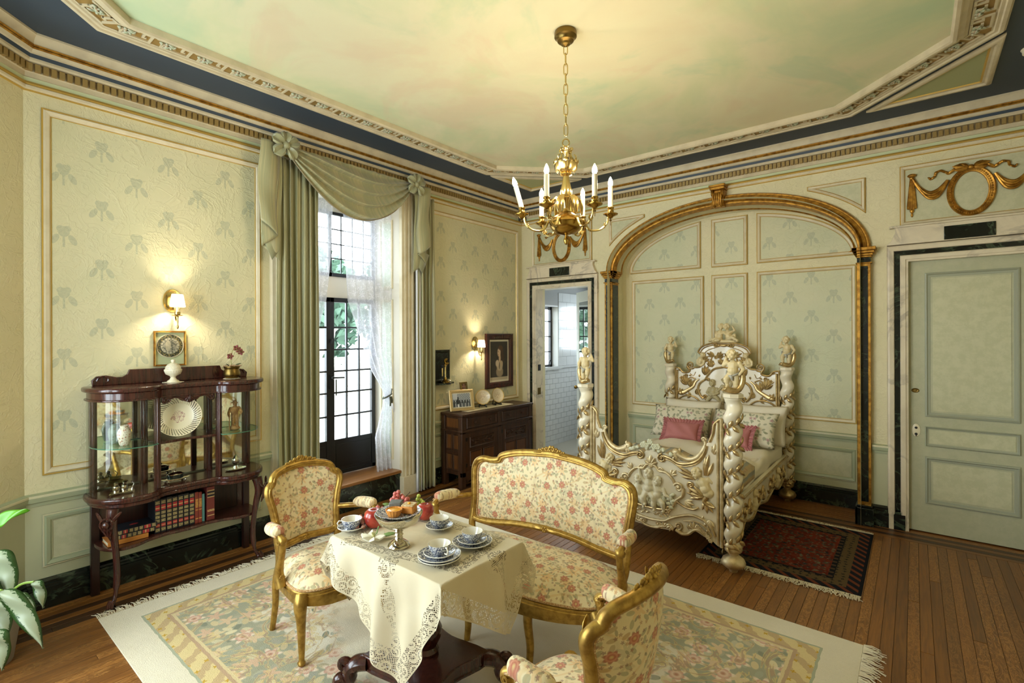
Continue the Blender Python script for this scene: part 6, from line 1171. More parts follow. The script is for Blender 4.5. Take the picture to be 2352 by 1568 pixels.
for s_ in (1, -1):
    b = MB(); T = Mx.Translation(pFb(s_ * .428, .515, -.004)) @ Mx.Rotation(s_ * -.45, 4, 'Y') @ Mx.Scale(1.08, 4); fig(b, T, (0, 0, 0), (0, -.004, .075), (-s_ * .012, -.012, .142), (((.036, 0, .085), (.05, .005, .06), (.045, .015, .03)), ((-.036, 0, .085), (-.05, .005, .06), (-.045, .015, .03))), (), look=(-s_ * .6, -1, -.1)); me = remesh(b, .004, 1); me.materials.append(IVOR2); put('winged_figure', me, foot)
b = MB()
for (x, z, sc_, lx) in ((-.02, .42, 1.05, .1), (-.105, .385, .95, .6), (.055, .385, 1.0, -.4)):
    T = Mx.Translation(pFb(x, z - .02, -.002)) @ Mx.Scale(sc_, 4); u = 1 if x > -.05 else -1; fig(b, T, (0, 0, .04), (0, -.004, .105), (0, -.012, .172), (((.04, 0, .115), (.06, -.02, .08), (.09 if u > 0 else .05, -.02, .07)), ((-.04, 0, .115), (-.062, -.01, .14) if x == -.02 else (-.06, -.01, .08), (-.07, -.015, .19) if x == -.02 else (-.03, -.03, .06))), (((.02, -.01, .03), (.045, -.03, .015), (.05, -.02, -.04)), ((-.02, -.01, .03), (-.03, -.03, .0), (-.02, -.02, -.045))), look=(lx, -1, 0))
me = remesh(b, .0042, 1); me.materials.append(M('relief_ivory', '#d9cfb0', .4)); put('cherub_group', me, foot)
b = MB(); r = random.Random(9)
for i in range(60): x = (r.random() - .5) * .34 + .01; z = .36 + .05 * r.random() - .25 * abs(x) ** 1.5 * .3 + (.07 * r.random() if x > .08 else 0); b.sph(pFb(x, z, .006 + .012 * r.random()), (.022, .012, .014), 7, 5, Mx.Rotation(r.random() * 3, 3, 'Y'))
stuff(b.build('relief_foliage', BGREEN, foot))
b = MB(); sc(b, [(x, .338 - .012 * cos(x * 12)) for x in [-.13 + .026 * i for i in range(11)]], .010, pFb, .012); volute(b, 1, (.125, .33), .018, PI, 1.2, .007, pFb, .014); volute(b, -1, (.125, .33), .018, PI, 1.2, .007, pFb, .014); b.build('relief_base', BGILT, foot)
# side rails
for s_ in (1, -1):
    def pS(y, z, d=0): return (s_ * (.60 + d), y, z)
    top_ = [(YH, .47), (YF_, .47)]; bot = spline([(YF_ + .03, .16), (-.80, .20), (-.70, .27), (-.60, .245), (-.45, .23), (-.30, .28), (-.15, .26), (0, .24), (.15, .26), (.3, .28), (.45, .23), (.6, .245), (.7, .27), (.8, .23), (YH - .03, .21)], 4)
    b = MB(); b.prism(top_ + bot, pS, -.03, 0); sr = b.build('side_rail', IVORY, bed, bev=.003)
    b = MB(); b.tube([pS(y, z + .012, .004) for y, z in bot], .011, 8); b.tube([pS(YF_, .455, .004), pS(YH, .455, .004)], .009, 8); b.build('rail_moulding', BGILT, sr)
    for yc in (-.62, -.2, .2, .62):
        b = MB()
        for q in (1, -1): P = spiral((yc + q * .07, .36), .045, PI / 2, q * 1.2); b.tube([pS(y, z, .008) for y, z in P], .010, 8); b.tube([pS(yc + q * t_ * .16, .32 + .03 * cos(t_ * 5), .006) for t_ in (0, .25, .5, .75, 1)], [.014, .012, .011, .009, .006], 8)
        rose(b, pS(yc, .34, .012), .026, Mx.Rotation(s_ * PI / 2, 3, 'Z')); b.build('rail_carving', BGILT, sr)
    for yc in (-.41, .41): b = MB(); T = Mx.Translation(pS(yc, .30, .0)) @ Mx.Rotation(s_ * PI / 2, 4, 'Z') @ Mx.Scale(.8, 4); fig(b, T, (0, 0, 0), (0, -.004, .075), (0, -.012, .142), (), ()); me = remesh(b, .005, 1); me.materials.append(IVOR2); put('rail_cherub', me, sr)
# bedding
def soft(nm, mt, lab, cat, fn, nu, nv, loc=(0, 0, 0), sub=0, solid=0, rz=0, group=None):
    b = MB(); b.grid(fn, nu, nv); o = b.build(nm, mt, ang=180, sub=sub, solid=solid, loc=loc, fix=False); o.rotation_euler = (0, 0, rz); return tag(o, lab, cat, group)
o = MB().box(-.54, .54, -.86, .88, .36, .56).build('mattress', LINEN, bev=.04, loc=(-1.573, 4.6, 0)); tag(o, 'pale mattress inside the carved bed, mostly under the coverlet', 'mattress')
def wr(x, y): return .014 * sin(8 * x + 3 * sin(5 * y)) + .010 * sin(14 * y + 4 * x + 2 * sin(6 * x)) + .006 * sin(23 * x - 11 * y)
def cov(u, v):
    y = lerp(-.87, .86, v); s_ = lerp(-1, 1, u); t_ = s_ * .78; e = .525
    sag = .02 * sin(v * 7 + 2 * abs(s_))
    if abs(t_) < e: return (t_, y, .595 + wr(t_, y) - .03 * (abs(t_) / e) ** 6)
    d = abs(t_) - e; q = min(1, d / .04); k = 1 if t_ > 0 else -1; return (k * (e + .028 * q + .02 * sin(11 * y) * d / .25 + .01), y, .57 - d * (1.0 - .25 * abs(sin(2.2 * y + .6))) + wr(y, d))
soft('coverlet', LINEN, 'rumpled cream coverlet spread over the mattress of the carved bed', 'coverlet', cov, 70, 90, (-1.573, 4.6, 0))
def thr(u, v):
    y = lerp(-.85, -.20 - .1 * u, v); s_ = lerp(-1, 1, u); t_ = lerp(-.50, .62, u); e = .525
    if t_ < e: return (t_, y, .614 + wr(t_, y) * 1.0 + .004)
    d = t_ - e; return (e + .05, y, .60 - d)
soft('bed_throw', THROW, 'folded tan and grey striped throw across the foot of the bed', 'blanket', thr, 40, 24, (-1.573, 4.6, 0), solid=.012)
def pillow(nm, lab, mt, w, h, th, loc, tilt, rz=0, group=None, ruff=None):
    def shp(u, v, s_):
        x, z = (u * 2 - 1), (v * 2 - 1); e = max(abs(x), abs(z)); k = max(0, (1 - abs(x) ** 2.6) * (1 - abs(z) ** 2.6)) ** .42; pin = 1 - .10 * (1 - abs(abs(x) - abs(z))) * 0 - .06 * (x * x * z * z < .0) ; xx = x * (1 - .07 * (1 - z * z) * (1 if abs(x) > .5 else .5)); zz = z * (1 - .07 * (1 - x * x) * (1 if abs(z) > .5 else .5)); return (xx * w / 2, s_ * th / 2 * k + .006 * sin(7 * x + 4 * z) * k, zz * h / 2)
    b = MB(); b.grid(lambda u, v: shp(u, v, 1), 22, 18); b.grid(lambda u, v: shp(u, v, -1), 22, 18); o = b.build(nm if ruff is None else 'cover', mt, None, ang=180)
    m = o.modifiers.new('weld', 'WELD'); m.merge_threshold = .002
    if ruff is None: o.location = loc; o.rotation_euler = (tilt, 0, rz); return tag(o, lab, 'pillow', group)
    t = thing(nm, lab, 'pillow', loc, 0, group); t.rotation_euler = (tilt, 0, rz); o.parent = t; b = MB(); n = 220; out = []
    per = [(lerp(-1, 1, i / 55), -1) for i in range(55)] + [(1, lerp(-1, 1, i / 55)) for i in range(55)] + [(lerp(1, -1, i / 55), 1) for i in range(55)] + [(-1, lerp(1, -1, i / 55)) for i in range(55)]
    def rf(u, v): x, z = per[int(round(u * n)) % n]; p = shp((x + 1) / 2, (z + 1) / 2, 1); k = .84 + v * ruff / (h / 2) * 1; a = int(round(u * n)); return (p[0] * (.9 + v * ruff * 2.4 / w), .016 * v * sin(a * 1.45) + .006 * v * sin(a * .7), p[2] * (.9 + v * ruff * 2.4 / h))
    b.grid(rf, n, 5, cu=True); b.build('ruffle', mt, t, ang=180, fix=False); b = MB(); b.tube([(x * w / 2 * .80, -.5 * th * .42, z * h / 2 * .78) for x, z in [per[i] for i in range(0, n, 5)]], .002, 5, closed=True); b.build('stitching', M('stitch_cream', '#d9c3a4', .8), t); return t
BZ = .60
pillow('bed_pillow', 'plain white pillow propped against the left of the headboard', LINEN, .60, .40, .13, (-1.86, 5.34, BZ + .165), rad(-20)); pillow('bed_pillow', 'plain white pillow propped against the right of the headboard', LINEN, .60, .40, .13, (-1.24, 5.34, BZ + .165), rad(-20))
pillow('floral_pillow', 'floral chintz pillow behind the left pink cushion', CHINTZ, .60, .36, .14, (-1.90, 5.16, BZ + .14), rad(-32), rad(4)); pillow('floral_pillow', 'floral chintz pillow behind the right pink cushion', CHINTZ, .60, .36, .14, (-1.29, 5.16, BZ + .145), rad(-32), rad(-3))
pillow('ruffled_cushion', 'pink ruffled cushion on the left side of the bed', PINK, .34, .19, .10, (-1.82, 4.95, BZ + .085), rad(-35), rad(3), None, .045); pillow('ruffled_cushion', 'pink ruffled cushion half hidden by the front bedpost', PINK, .34, .19, .10, (-1.345, 4.95, BZ + .085), rad(-35), rad(-3), None, .045)
# ------------------------------------------------------------------ curtains
def gridUV(fn, nu, nv, su, sv):
    b = MB(); b.grid(fn, nu, nv); me = b.mesh('sheet'); l = me.uv_layers.new(name='UVMap'); idx = np.zeros(len(me.loops), int); me.loops.foreach_get('vertex_index', idx)
    uv = np.array([(i / (nu - 1) * su, j / (nv - 1) * sv) for j in range(nv) for i in range(nu)]); l.data.foreach_set('uv', uv[idx].ravel()); me.polygons.foreach_set('use_smooth', [True] * len(me.polygons)); return me
def sheet(nm, mt, fn, nu, nv, su, sv, parent=None, solid=0): me = gridUV(fn, nu, nv, su, sv); me.materials.append(mt); return put(nm, me, parent, solid=solid)
def drape(y0, y1, z0, z1, nf, ph):
    def f(u, v):
        z = lerp(z1, z0, v); k = .75 + .25 * v; a = u * nf * 2 * PI + ph; return (XA + .098 + .030 * k * sin(a) + .008 * sin(2.3 * a + 1) + .006 * sin(z * 3 + u * 9), lerp(y0, y1, u) + .010 * cos(2 * a) + .008 * sin(z * 2.1 + u * 6) * v, z)
    return f
o = sheet('drape', SILK, drape(1.935, 2.30, .045, 3.12, 6.5, .4), 130, 40, 1.0, 3, solid=.003); tag(o, 'pleated green striped silk drape left of the french window', 'curtain', 'silk drapes')
o = sheet('drape', SILK, drape(3.42, 3.66, .03, 3.12, 4.5, 2.0), 100, 40, .7, 3, solid=.003); tag(o, 'pleated green striped silk drape right of the french window', 'curtain', 'silk drapes')
LIN2 = M('white_lining', '#d9d8d8', .7); o = sheet('curtain_lining', LIN2, lambda u, v: (XA + .10 + .02 * sin(u * 9) - .0, lerp(3.395, 3.44, u) + .02 * v * u, lerp(2.9, .0 + .02, v)), 12, 20, .1, 3, solid=.002); tag(o, 'white lining edge showing beside the right silk drape', 'curtain lining')
sw = thing('swag_valance', 'green striped silk swag valance with bows draped over the french window', 'valance', (XA, 2.645, 3.0))
def swag(u, v):
    y = lerp(-.66, .66, u); q = 4 * u * (1 - u); sg = v ** 1.15; z = 3.215 - sg * (.50 * q ** .92) - v * .03 * (1 - q); e = min(1, q * 2.2)
    ph = sg * 4.2 + .25 * sin(u * 5 + 1); fr = ph % 1; fold = (fr ** 1.6) * 1.0 - .5 * (fr > .92) * (fr - .92) / .08 * 2; out = .145 + .060 * sg * q ** .5 + .068 * fold * e ** .6 * (1 if v > .18 else v / .18)
    if v < .25: out += .006 * sin(u * 70) * (1 - v * 4)
    return (out, y, z - 3.0)
sheet('swag', SILK, swag, 90, 80, 1.6, .9, sw, .003)
b = MB(); b.tube([tuple(Ve(swag(i / 60, 1)) + Ve((.004, 0, -.004))) for i in range(61)], .0055, 6); b.build('tassel_trim', M('trim_taupe', '#8d8062', .8), sw)
def tail(y0, sg, L):
    t_ = lambda u, v: None; n = 3
    def f(u, v):
        s_ = u * 3.0; k = int(min(2, s_)); fr = s_ - k; zig = fr if k % 2 == 0 else 1 - fr; yy = y0 + sg * (zig * .13 + k * .028); out = .145 + .018 * k + .014 * sin(fr * PI); ln = L * (1 - .28 * (k * .62 + (zig if k % 2 == 0 else (1 - zig)) * .62) * .62); return (out + .006 * sin(v * 9 + u * 7), yy + .012 * sin(v * 5 + k), .20 - ln * v)
    return f
sheet('tail', SILK, tail(-.69, -1, .94), 60, 30, .8, .9, sw, .003); sheet('tail', SILK, tail(.69, 1, .90), 60, 30, .8, .9, sw, .003)
def tip(y0, sg, z0):     # pointed inner fold of each tail
    b = MB(); b.add([(.15, y0, z0 + .25), (.165, y0 + sg * .14, z0 + .20), (.16, y0 + sg * .05, z0), (.153, y0 - sg * .01, z0 + .08)], [(0, 1, 2, 3)]); b.build('tail_fold', SILK, sw, solid=.004)
tip(-.72, -1, -.74); tip(.74, 1, -.70)
for yb in (-.675, .675):
    b = MB(); c = Ve((.185, yb, .19))
    for i, (a, L) in enumerate(((.5, .12), (1.6, .11), (2.75, .12), (3.9, .13), (5.4, .12))):
        d = Ve((.15, cos(a), sin(a))); s_ = Ve((0, -sin(a), cos(a)))
        def lp(u, v, d=d, s_=s_, L=L): t = u * PI; w_ = .045 * sin(t) ** .5 + .010; return c + d * (L * (.5 - .5 * cos(t * 2)) if False else L * u) + s_ * (v - .5) * 2 * w_ * (.35 + .9 * u) + Ve((.03 * sin(u * PI) + .012 * sin(v * 9), 0, 0))
        b.grid(lp, 8, 7)
    b.sph(c + Ve((.02, 0, 0)), .03); b.build('bow', SILK, sw, solid=.003, ang=60, fix=False)
def lace_left(u, v):
    z = lerp(2.93, 1.10, v); yr = np.interp(z, [1.1, 1.42, 1.98, 2.4, 2.95], [2.24, 2.35, 2.515, 2.56, 2.585]); return (XA - .14 + .018 * sin(u * 26) + .004 * sin(z * 9), lerp(2.10, yr, u), z)
o = sheet('lace_curtain', LACE, lace_left, 60, 60, .8, 2.0); tag(o, 'white lace curtain on the left of the french window, mostly behind the drape', 'lace curtain')
def lace_right(u, v):
    z = lerp(2.93, .16, v); zs = [.16, .62, .95, 1.035, 1.12, 1.30, 1.99, 2.5, 2.95]; yl = np.interp(z, zs, [3.07, 3.03, 3.11, 3.125, 3.09, 2.98, 2.72, 2.69, 2.68]); yr = np.interp(z, zs, [3.345, 3.325, 3.23, 3.19, 3.215, 3.25, 3.28, 3.29, 3.30]); g_ = min(1, (yr - yl) / .3); return (XA - .12 + (.012 + .012 * g_) * sin(u * 34 + z) + .05 * (1 - abs(1.035 - z) / .4 if abs(1.035 - z) < .4 else 0), lerp(yl, yr, u), z)
o = sheet('lace_curtain', LACE, lace_right, 90, 110, 1.0, 3.0); tag(o, 'white lace curtain tied back at the right of the french window', 'lace curtain')
t = thing('curtain_tieback', 'dark cord tieback holding the right lace curtain', 'tieback', (XA - .07, 3.155, 1.03)); TB = M('tieback_green', '#4d4f3e', .5); b = MB(); b.tube([(.03 * cos(a), .052 * sin(a), .02 * sin(a * 1 + .3) ) for a in [2 * PI * i / 20 for i in range(20)]], .008, 8, closed=True); b.tube([(0, .05, .01), (-.02, .075, .07)], .006, 6); b.build('cord', TB, t); b = MB(); b.tube([(.036, .01, 0), (.042, .012, -.05), (.04, .01, -.10)], [.008, .010, .007], 8); b.tube([(.036, .025, 0), (.044, .03, -.04), (.04, .032, -.07)], [.008, .010, .007], 8); b.build('tassel', TB, t)
# ------------------------------------------------------------------ chandelier
def emis(name, c, s): m = bpy.data.materials.new(name); m.use_nodes = True; nt = m.node_tree; nt.nodes.remove(nt.nodes['Principled BSDF']); e = nt.nodes.new('ShaderNodeEmission'); e.inputs[0].default_value = (*c, 1); e.inputs[1].default_value = s; nt.links.new(e.outputs[0], nt.nodes['Material Output'].inputs[0]); return m
BULBM = emis('candle_bulb', BULB, 450); SBULB = emis('sconce_bulb', BULB, 1300)
CANDLE = M('candle_sleeve', '#e9dcbc', .5)
chx, chy = -1.60, 2.49; ch = thing('chandelier', 'six-candle brass chandelier hanging on a chain from the painted ceiling', 'chandelier', (chx, chy, 2.19)); Z = lambda z: z - 2.19
b = MB(); b.lathe([(0, Z(3.452)), (.062, Z(3.45)), (.066, Z(3.44)), (.066, Z(3.415)), (.058, Z(3.408)), (.05, Z(3.40)), (.048, Z(3.39)), (.028, Z(3.382)), (.026, Z(3.37)), (.012, Z(3.362)), (0, Z(3.358))], 36); b.build('canopy', BRASSD, ch)
lk = MB(); lk.tube([(.0115 * cos(a), 0, .0235 * sin(a) + (.012 if sin(a) > 0 else -.012)) for a in [2 * PI * i / 20 for i in range(20)]], .0032, 6, closed=True); lk = lk.mesh('chain_link'); lk.materials.append(BRASSB); lk.polygons.foreach_set('use_smooth', [True] * len(lk.polygons))
zz = 3.345; i = 0
while zz > 2.83: o = put('chain_link', lk, ch, loc=(0, 0, Z(zz))); o.rotation_euler = (0, 0, .4 + (i % 2) * PI / 2); zz -= .0600; i += 1
b = MB(); b.tube([(.02 * cos(a) * cos(.65), .02 * cos(a) * sin(.65), Z(2.79) + .022 * sin(a)) for a in [2 * PI * i / 24 for i in range(24)]], .004, 8, closed=True); b.build('hanging_ring', BRASSB, ch)
b = MB(); b.lathe([(.012, Z(2.765)), (.018, Z(2.755)), (.012, Z(2.745)), (.022, Z(2.735)), (.012, Z(2.715)), (.010, Z(2.64)), (.016, Z(2.625)), (.034, Z(2.605)), (.034, Z(2.598)), (.018, Z(2.59)), (.02, Z(2.575)), (.026, Z(2.54)), (.034, Z(2.51)), (.034, Z(2.485)), (.026, Z(2.468)), (.032, Z(2.46)), (.020, Z(2.43)), (.016, Z(2.40)), (.026, Z(2.385)), (.034, Z(2.378)), (.018, Z(2.365))][::-1], 32, wob=lambda a, z: 1 + (.04 * cos(12 * a) if Z(2.43) < z < Z(2.47) else 0)); b.build('stem', BRASSB, ch)
b = MB(); b.lathe([(.05, Z(2.61)), (.066, Z(2.628)), (.068, Z(2.665)), (.064, Z(2.63)), (.048, Z(2.613))], 40, wob=lambda a, z: 1 + (.08 * (abs(cos(6 * a)) - .5) if z > Z(2.65) else 0), top=False)
for k in range(12): a = k * PI / 6; p0 = Ve((.066 * cos(a), .066 * sin(a), Z(2.655))); leaf3(b, p0, (.25 * cos(a), .25 * sin(a), 1), (cos(a), sin(a), 0), .032, .026, .1)
for k in range(6): a = k * PI / 3; d = Ve((cos(a), sin(a), 0)); b.tube([d * .016 + Ve((0, 0, Z(2.62))), d * .05 + Ve((0, 0, Z(2.612)))], .005, 6)
b.build('crown', BRASSB, ch)
for k in range(6):
    a = k * PI / 3 + .25; d = Ve((cos(a), sin(a), 0)); b = MB(); P = spiral((.034, 2.745), .014, -PI / 2, -1.1)[::-1] + [(.03, 2.72), (.036, 2.69), (.055, 2.675), (.062, 2.70), (.05, 2.712)]; b.tube([d * r + Ve((0, 0, Z(z))) for r, z in P], .0042, 6); b.build('crown_scroll', BRASSB, ch)
b = MB(); b.lathe([(0, Z(2.185)), (.010, Z(2.19)), (.016, Z(2.205)), (.017, Z(2.218)), (.008, Z(2.232)), (.008, Z(2.24)), (.035, Z(2.246)), (.05, Z(2.25)), (.08, Z(2.268)), (.097, Z(2.296)), (.098, Z(2.310)), (.102, Z(2.315)), (.098, Z(2.320)), (.088, Z(2.338)), (.055, Z(2.362)), (.026, Z(2.38)), (.018, Z(2.368))], 40); b.build('bowl', BRASS, ch)
for k in range(6):
    a = rad(39) + k * PI / 3; d = Ve((cos(a), sin(a), 0)); Rr = .275; W3 = lambda r, z: d * r + Ve((0, 0, Z(z)))
    b = MB(); P = spline([(.085, 2.335), (.105, 2.325), (.12, 2.295), (.145, 2.270), (.20, 2.275), (.24, 2.31), (.25, 2.352)], 6); n_ = len(P); b.tube([W3(r, z) for r, z in P], [.0075 if i < n_ * .5 else .0062 for i in range(n_)], 8); b.build('arm', BRASSB, ch)
    b = MB(); tn = Ve((-d.y, d.x, 0))
    for q in (-1, 0, 1): p0 = W3(.04, 2.462) + tn * q * .004; b.tube([p0, W3(.060, 2.464) + tn * q * .010, W3(.082, 2.44) + tn * q * .015, W3(.090, 2.40) + tn * q * .015, W3(.094, 2.36) + tn * q * .008], [.004, .008, .010, .010, .003], 6)
    b.build('arm_leaf', BRASSB, ch)
    b = MB(); rose(b, W3(.225, 2.30), .018, Mx.Rotation(a + PI / 2, 3, 'Z')); b.build('arm_flower', BRASSB, ch)
    c = W3(Rr - .012, 0); c.z = 0; tilt = .10 if k == 3 else 0
    b = MB(); b.lathe([(0, Z(2.338)), (.012, Z(2.342)), (.016, Z(2.35)), (.042, Z(2.362)), (.044, Z(2.367)), (.02, Z(2.362)), (.0, Z(2.362))], 28, c); b.build('drip_pan', BRASS, ch); b = MB(); b.lathe([(.014, Z(2.362)), (.019, Z(2.368)), (.019, Z(2.385)), (.016, Z(2.392)), (.021, Z(2.402)), (.02, Z(2.406)), (0, Z(2.406))], 20, c); b.build('candle_cup', BRASS, ch)
    top = c - (Ve((d.x, d.y, 0)) * -.035 if k == 3 else Ve((0, 0, 0))); p0 = c + Ve((0, 0, Z(2.404))); p1 = top + Ve((0, 0, Z(2.53))); b = MB(); b.tube([p0, p1], .0145, 16); b.build('candle', CANDLE, ch)
    b = MB(); ax = (p1 - p0).normalized(); b.tube([p1 + ax * t_ for t_ in (0, .006, .014, .026, .04, .052, .058)], [.007, .0105, .0135, .0135, .0095, .004, .001], 12); b.build('bulb', BULBM, ch)
    b = MB(); b.tube([c + Ve((0, 0, Z(2.34))), c + Ve((0, 0, Z(2.30)))], .002, 5); b.sph(c + Ve((0, 0, Z(2.33))), .007, 8, 6); b.build('pull_chain', BRASSD, ch)
# ------------------------------------------------------------------ wall lamps
SHADE = M('lamp_shade', '#f4e6c4', .8); translucent(SHADE, '#fff1d2', .65)
def sconce(lab, y, z):
    t = thing('wall_sconce', lab, 'wall lamp', (XA + .008, y, z), 0, 'brass wall lamps'); b = MB(); b.lathe([(.056, 0), (.06, .006), (.057, .012), (.048, .008), (.044, .010), (.03, .014), (.0, .018)], 36, (0, 0, 0), Mx.Rotation(PI / 2, 4, 'Y') @ Mx.Diagonal((1.4, 1, 1, 1))); b.build('back_plate', BRASSB, t)
    b = MB(); b.tube(spline([(.015, 0, -.01), (.05, 0, -.03), (.06, 0, -.09), (.075, 0, -.135), (.095, 0, -.145), (.108, 0, -.128)], 5), .005, 8); b.build('arm', BRASSB, t)
    b = MB(); b.lathe([(0, -.205), (.007, -.195), (.009, -.185), (.004, -.17), (.0065, -.15), (.005, -.13), (.008, -.115), (.034, -.108), (.036, -.104), (.014, -.103), (.019, -.10), (.019, -.082), (.0, -.082)], 20, (.11, 0, 0)); b.build('candle_cup', BRASSB, t); b = MB(); b.tube([(.11, 0, -.082), (.11, 0, -.03)], .0105, 12); b.build('candle', CANDLE, t)
    b = MB(); b.tube([(.11, 0, zb) for zb in (-.03, -.02, -.008, .008, .02)], [.006, .011, .0125, .009, .001], 12); b.build('bulb', SBULB, t)
    b = MB(); b.lathe([(.047, -.045), (.033, .042)], 32, (.11, 0, 0), top=False); b.f = [f for f in b.f if len(f) == 4]; b.m = b.m[:len(b.f)]; b.build('shade', SHADE, t, fix=False); b = MB()
    for r, zb in ((.0475, -.045), (.0335, .042)): b.tube([(.11 + r * cos(a), r * sin(a), zb) for a in [2 * PI * i / 32 for i in range(32)]], .002, 6, closed=True)
    b.build('shade_trim', M('shade_trim', '#c9a678', .7), t)
sconce('brass wall lamp with a white shade above the china cabinet', 1.232, 1.905); sconce('brass wall lamp with a white shade above the sideboard', 4.385, 1.555)
# ------------------------------------------------------------------ pictures
def frame(nm, lab, y0, y1, z0, z1, fw, fm, layers, lean=0, x=XA + .006, depth=.02):
    t = thing(nm, lab, 'picture', (x, (y0 + y1) / 2, z0)); w_ = (y1 - y0) / 2; h = z1 - z0; P = [(-w_, 0), (w_, 0), (w_, h), (-w_, h)]; fn = lambda u, v, d: (d, u, v)
    b = MB(); b.sweep(P, [(0, 0), (0, depth * .8), (fw * .15, depth), (fw * .5, depth * .85), (fw * .8, depth), (fw, depth * .5), (fw, 0)], fn); b.build('frame', fm, t, ang=30)
    for k, (nm2, m_, a, c, e, f) in enumerate(layers): b = MB(); b.prism([(-w_ + a, c), (w_ - e, c), (w_ - e, h - f), (-w_ + a, h - f)], fn, .002, .005 + .0012 * k); b.build(nm2, m_, t, ang=0)
    t.rotation_euler = (0, lean, 0); return t
MAT1 = M('picture_mat_green', '#b3b98f', .8)
t = frame('framed_plate_print', 'small gilt-framed round plate picture under the left wall lamp', 1.118, 1.315, 1.442, 1.69, .011, OLDG, [('mat', MAT1, .01, .01, .01, .01)])
def medal(g):
    X, Y, Z = g.tc().xyz(); r = (Y * Y + Z * Z).sqrt(); th = Z.m('ARCTAN2', Y); n = g.noise(g.vec(Y, Z), 70, 3, .6, .8); c = g.mix(n.step(.4, .6), '#5a5a4a', '#a49c84'); ring = r.gt(.058) * r.lt(.078); c = g.mix(ring, c, g.mix(g.noise(g.vec(Y, Z), 90, 2).step(.45, .6), '#2e3324', '#8a7a48')); zz_ = (r - .05 - .006 * 0).abs().lt(.006) * (th * 16).sin().gt(0); c = g.mix(zz_ * .7, c, '#c3b99a'); f = ((Y + .012) * 60).m('POWER', 2) + ((Z) * 26).m('POWER', 2); return dict(col=g.mix(f.lt(1) * .7, c, '#c0b493'))
b = MB(); b.lathe([(.082, 0), (.082, .003), (.079, .004), (0, .004)], 48, (0, 0, 0), Mx.Rotation(PI / 2, 4, 'Y')); o = b.build('round_print', M('medallion_print', rough=.6, fn=medal), t); o.location = (.0065, 0, .142); b = MB(); b.tube([(0, .083 * cos(a), .083 * sin(a)) for a in [2 * PI * i / 48 for i in range(48)]], .0022, 6, closed=True); o = b.build('oval_edge', CREAM, t); o.location = (.010, 0, .142)
def portrait(g):
    X, Y, Z = g.tc().xyz(); Z = Z - .33; n = g.noise(g.vec(Y, Z), 30, 3, .6, .5); c = g.mix(n, '#2a2720', '#413a2e')
    def el(cy, cz, ry, rz): return 1 - (((Y - cy) / ry) * ((Y - cy) / ry) + ((Z - cz) / rz) * ((Z - cz) / rz) + (n - .5) * .5).step(.6, 1.25)
    for cy, cz, ry, rz, cc in ((.025, .12, .06, .095, '#4f3722'), (.055, .05, .045, .08, '#46321f'), (.01, -.13, .07, .07, '#9d8b6c'), (.01, -.06, .06, .06, '#b9a583'), (-.035, -.02, .035, .045, '#c9b594'), (.045, -.03, .03, .045, '#b8a27e'), (.012, .045, .020, .06, '#cdae8a'), (-.002, .118, .032, .055, '#d8ba96'), (-.016, .128, .010, .006, '#7a5c42'), (-.012, .088, .010, .006, '#b0705c'), (.03, .175, .045, .03, '#5a3f26'), (.005, -.05, .012, .05, '#6d5f4a')): c = g.mix(el(cy, cz, ry, rz) * .92, c, cc)
    return dict(col=c)
frame('framed_portrait', 'dark wood framed print of a woman in a pale dress beside the right wall lamp', 4.565, 5.10, .985, 1.672, .075, MAHOG, [('mat', M('portrait_mat', '#d8cfb2', .8), .07, .07, .07, .07), ('caption_strip', M('caption_strip', '#b5a688', .8), .1, .1, .1, .1), ('print', M('portrait_print', rough=.5, fn=portrait), .1, .135, .1, .1)], depth=.03)
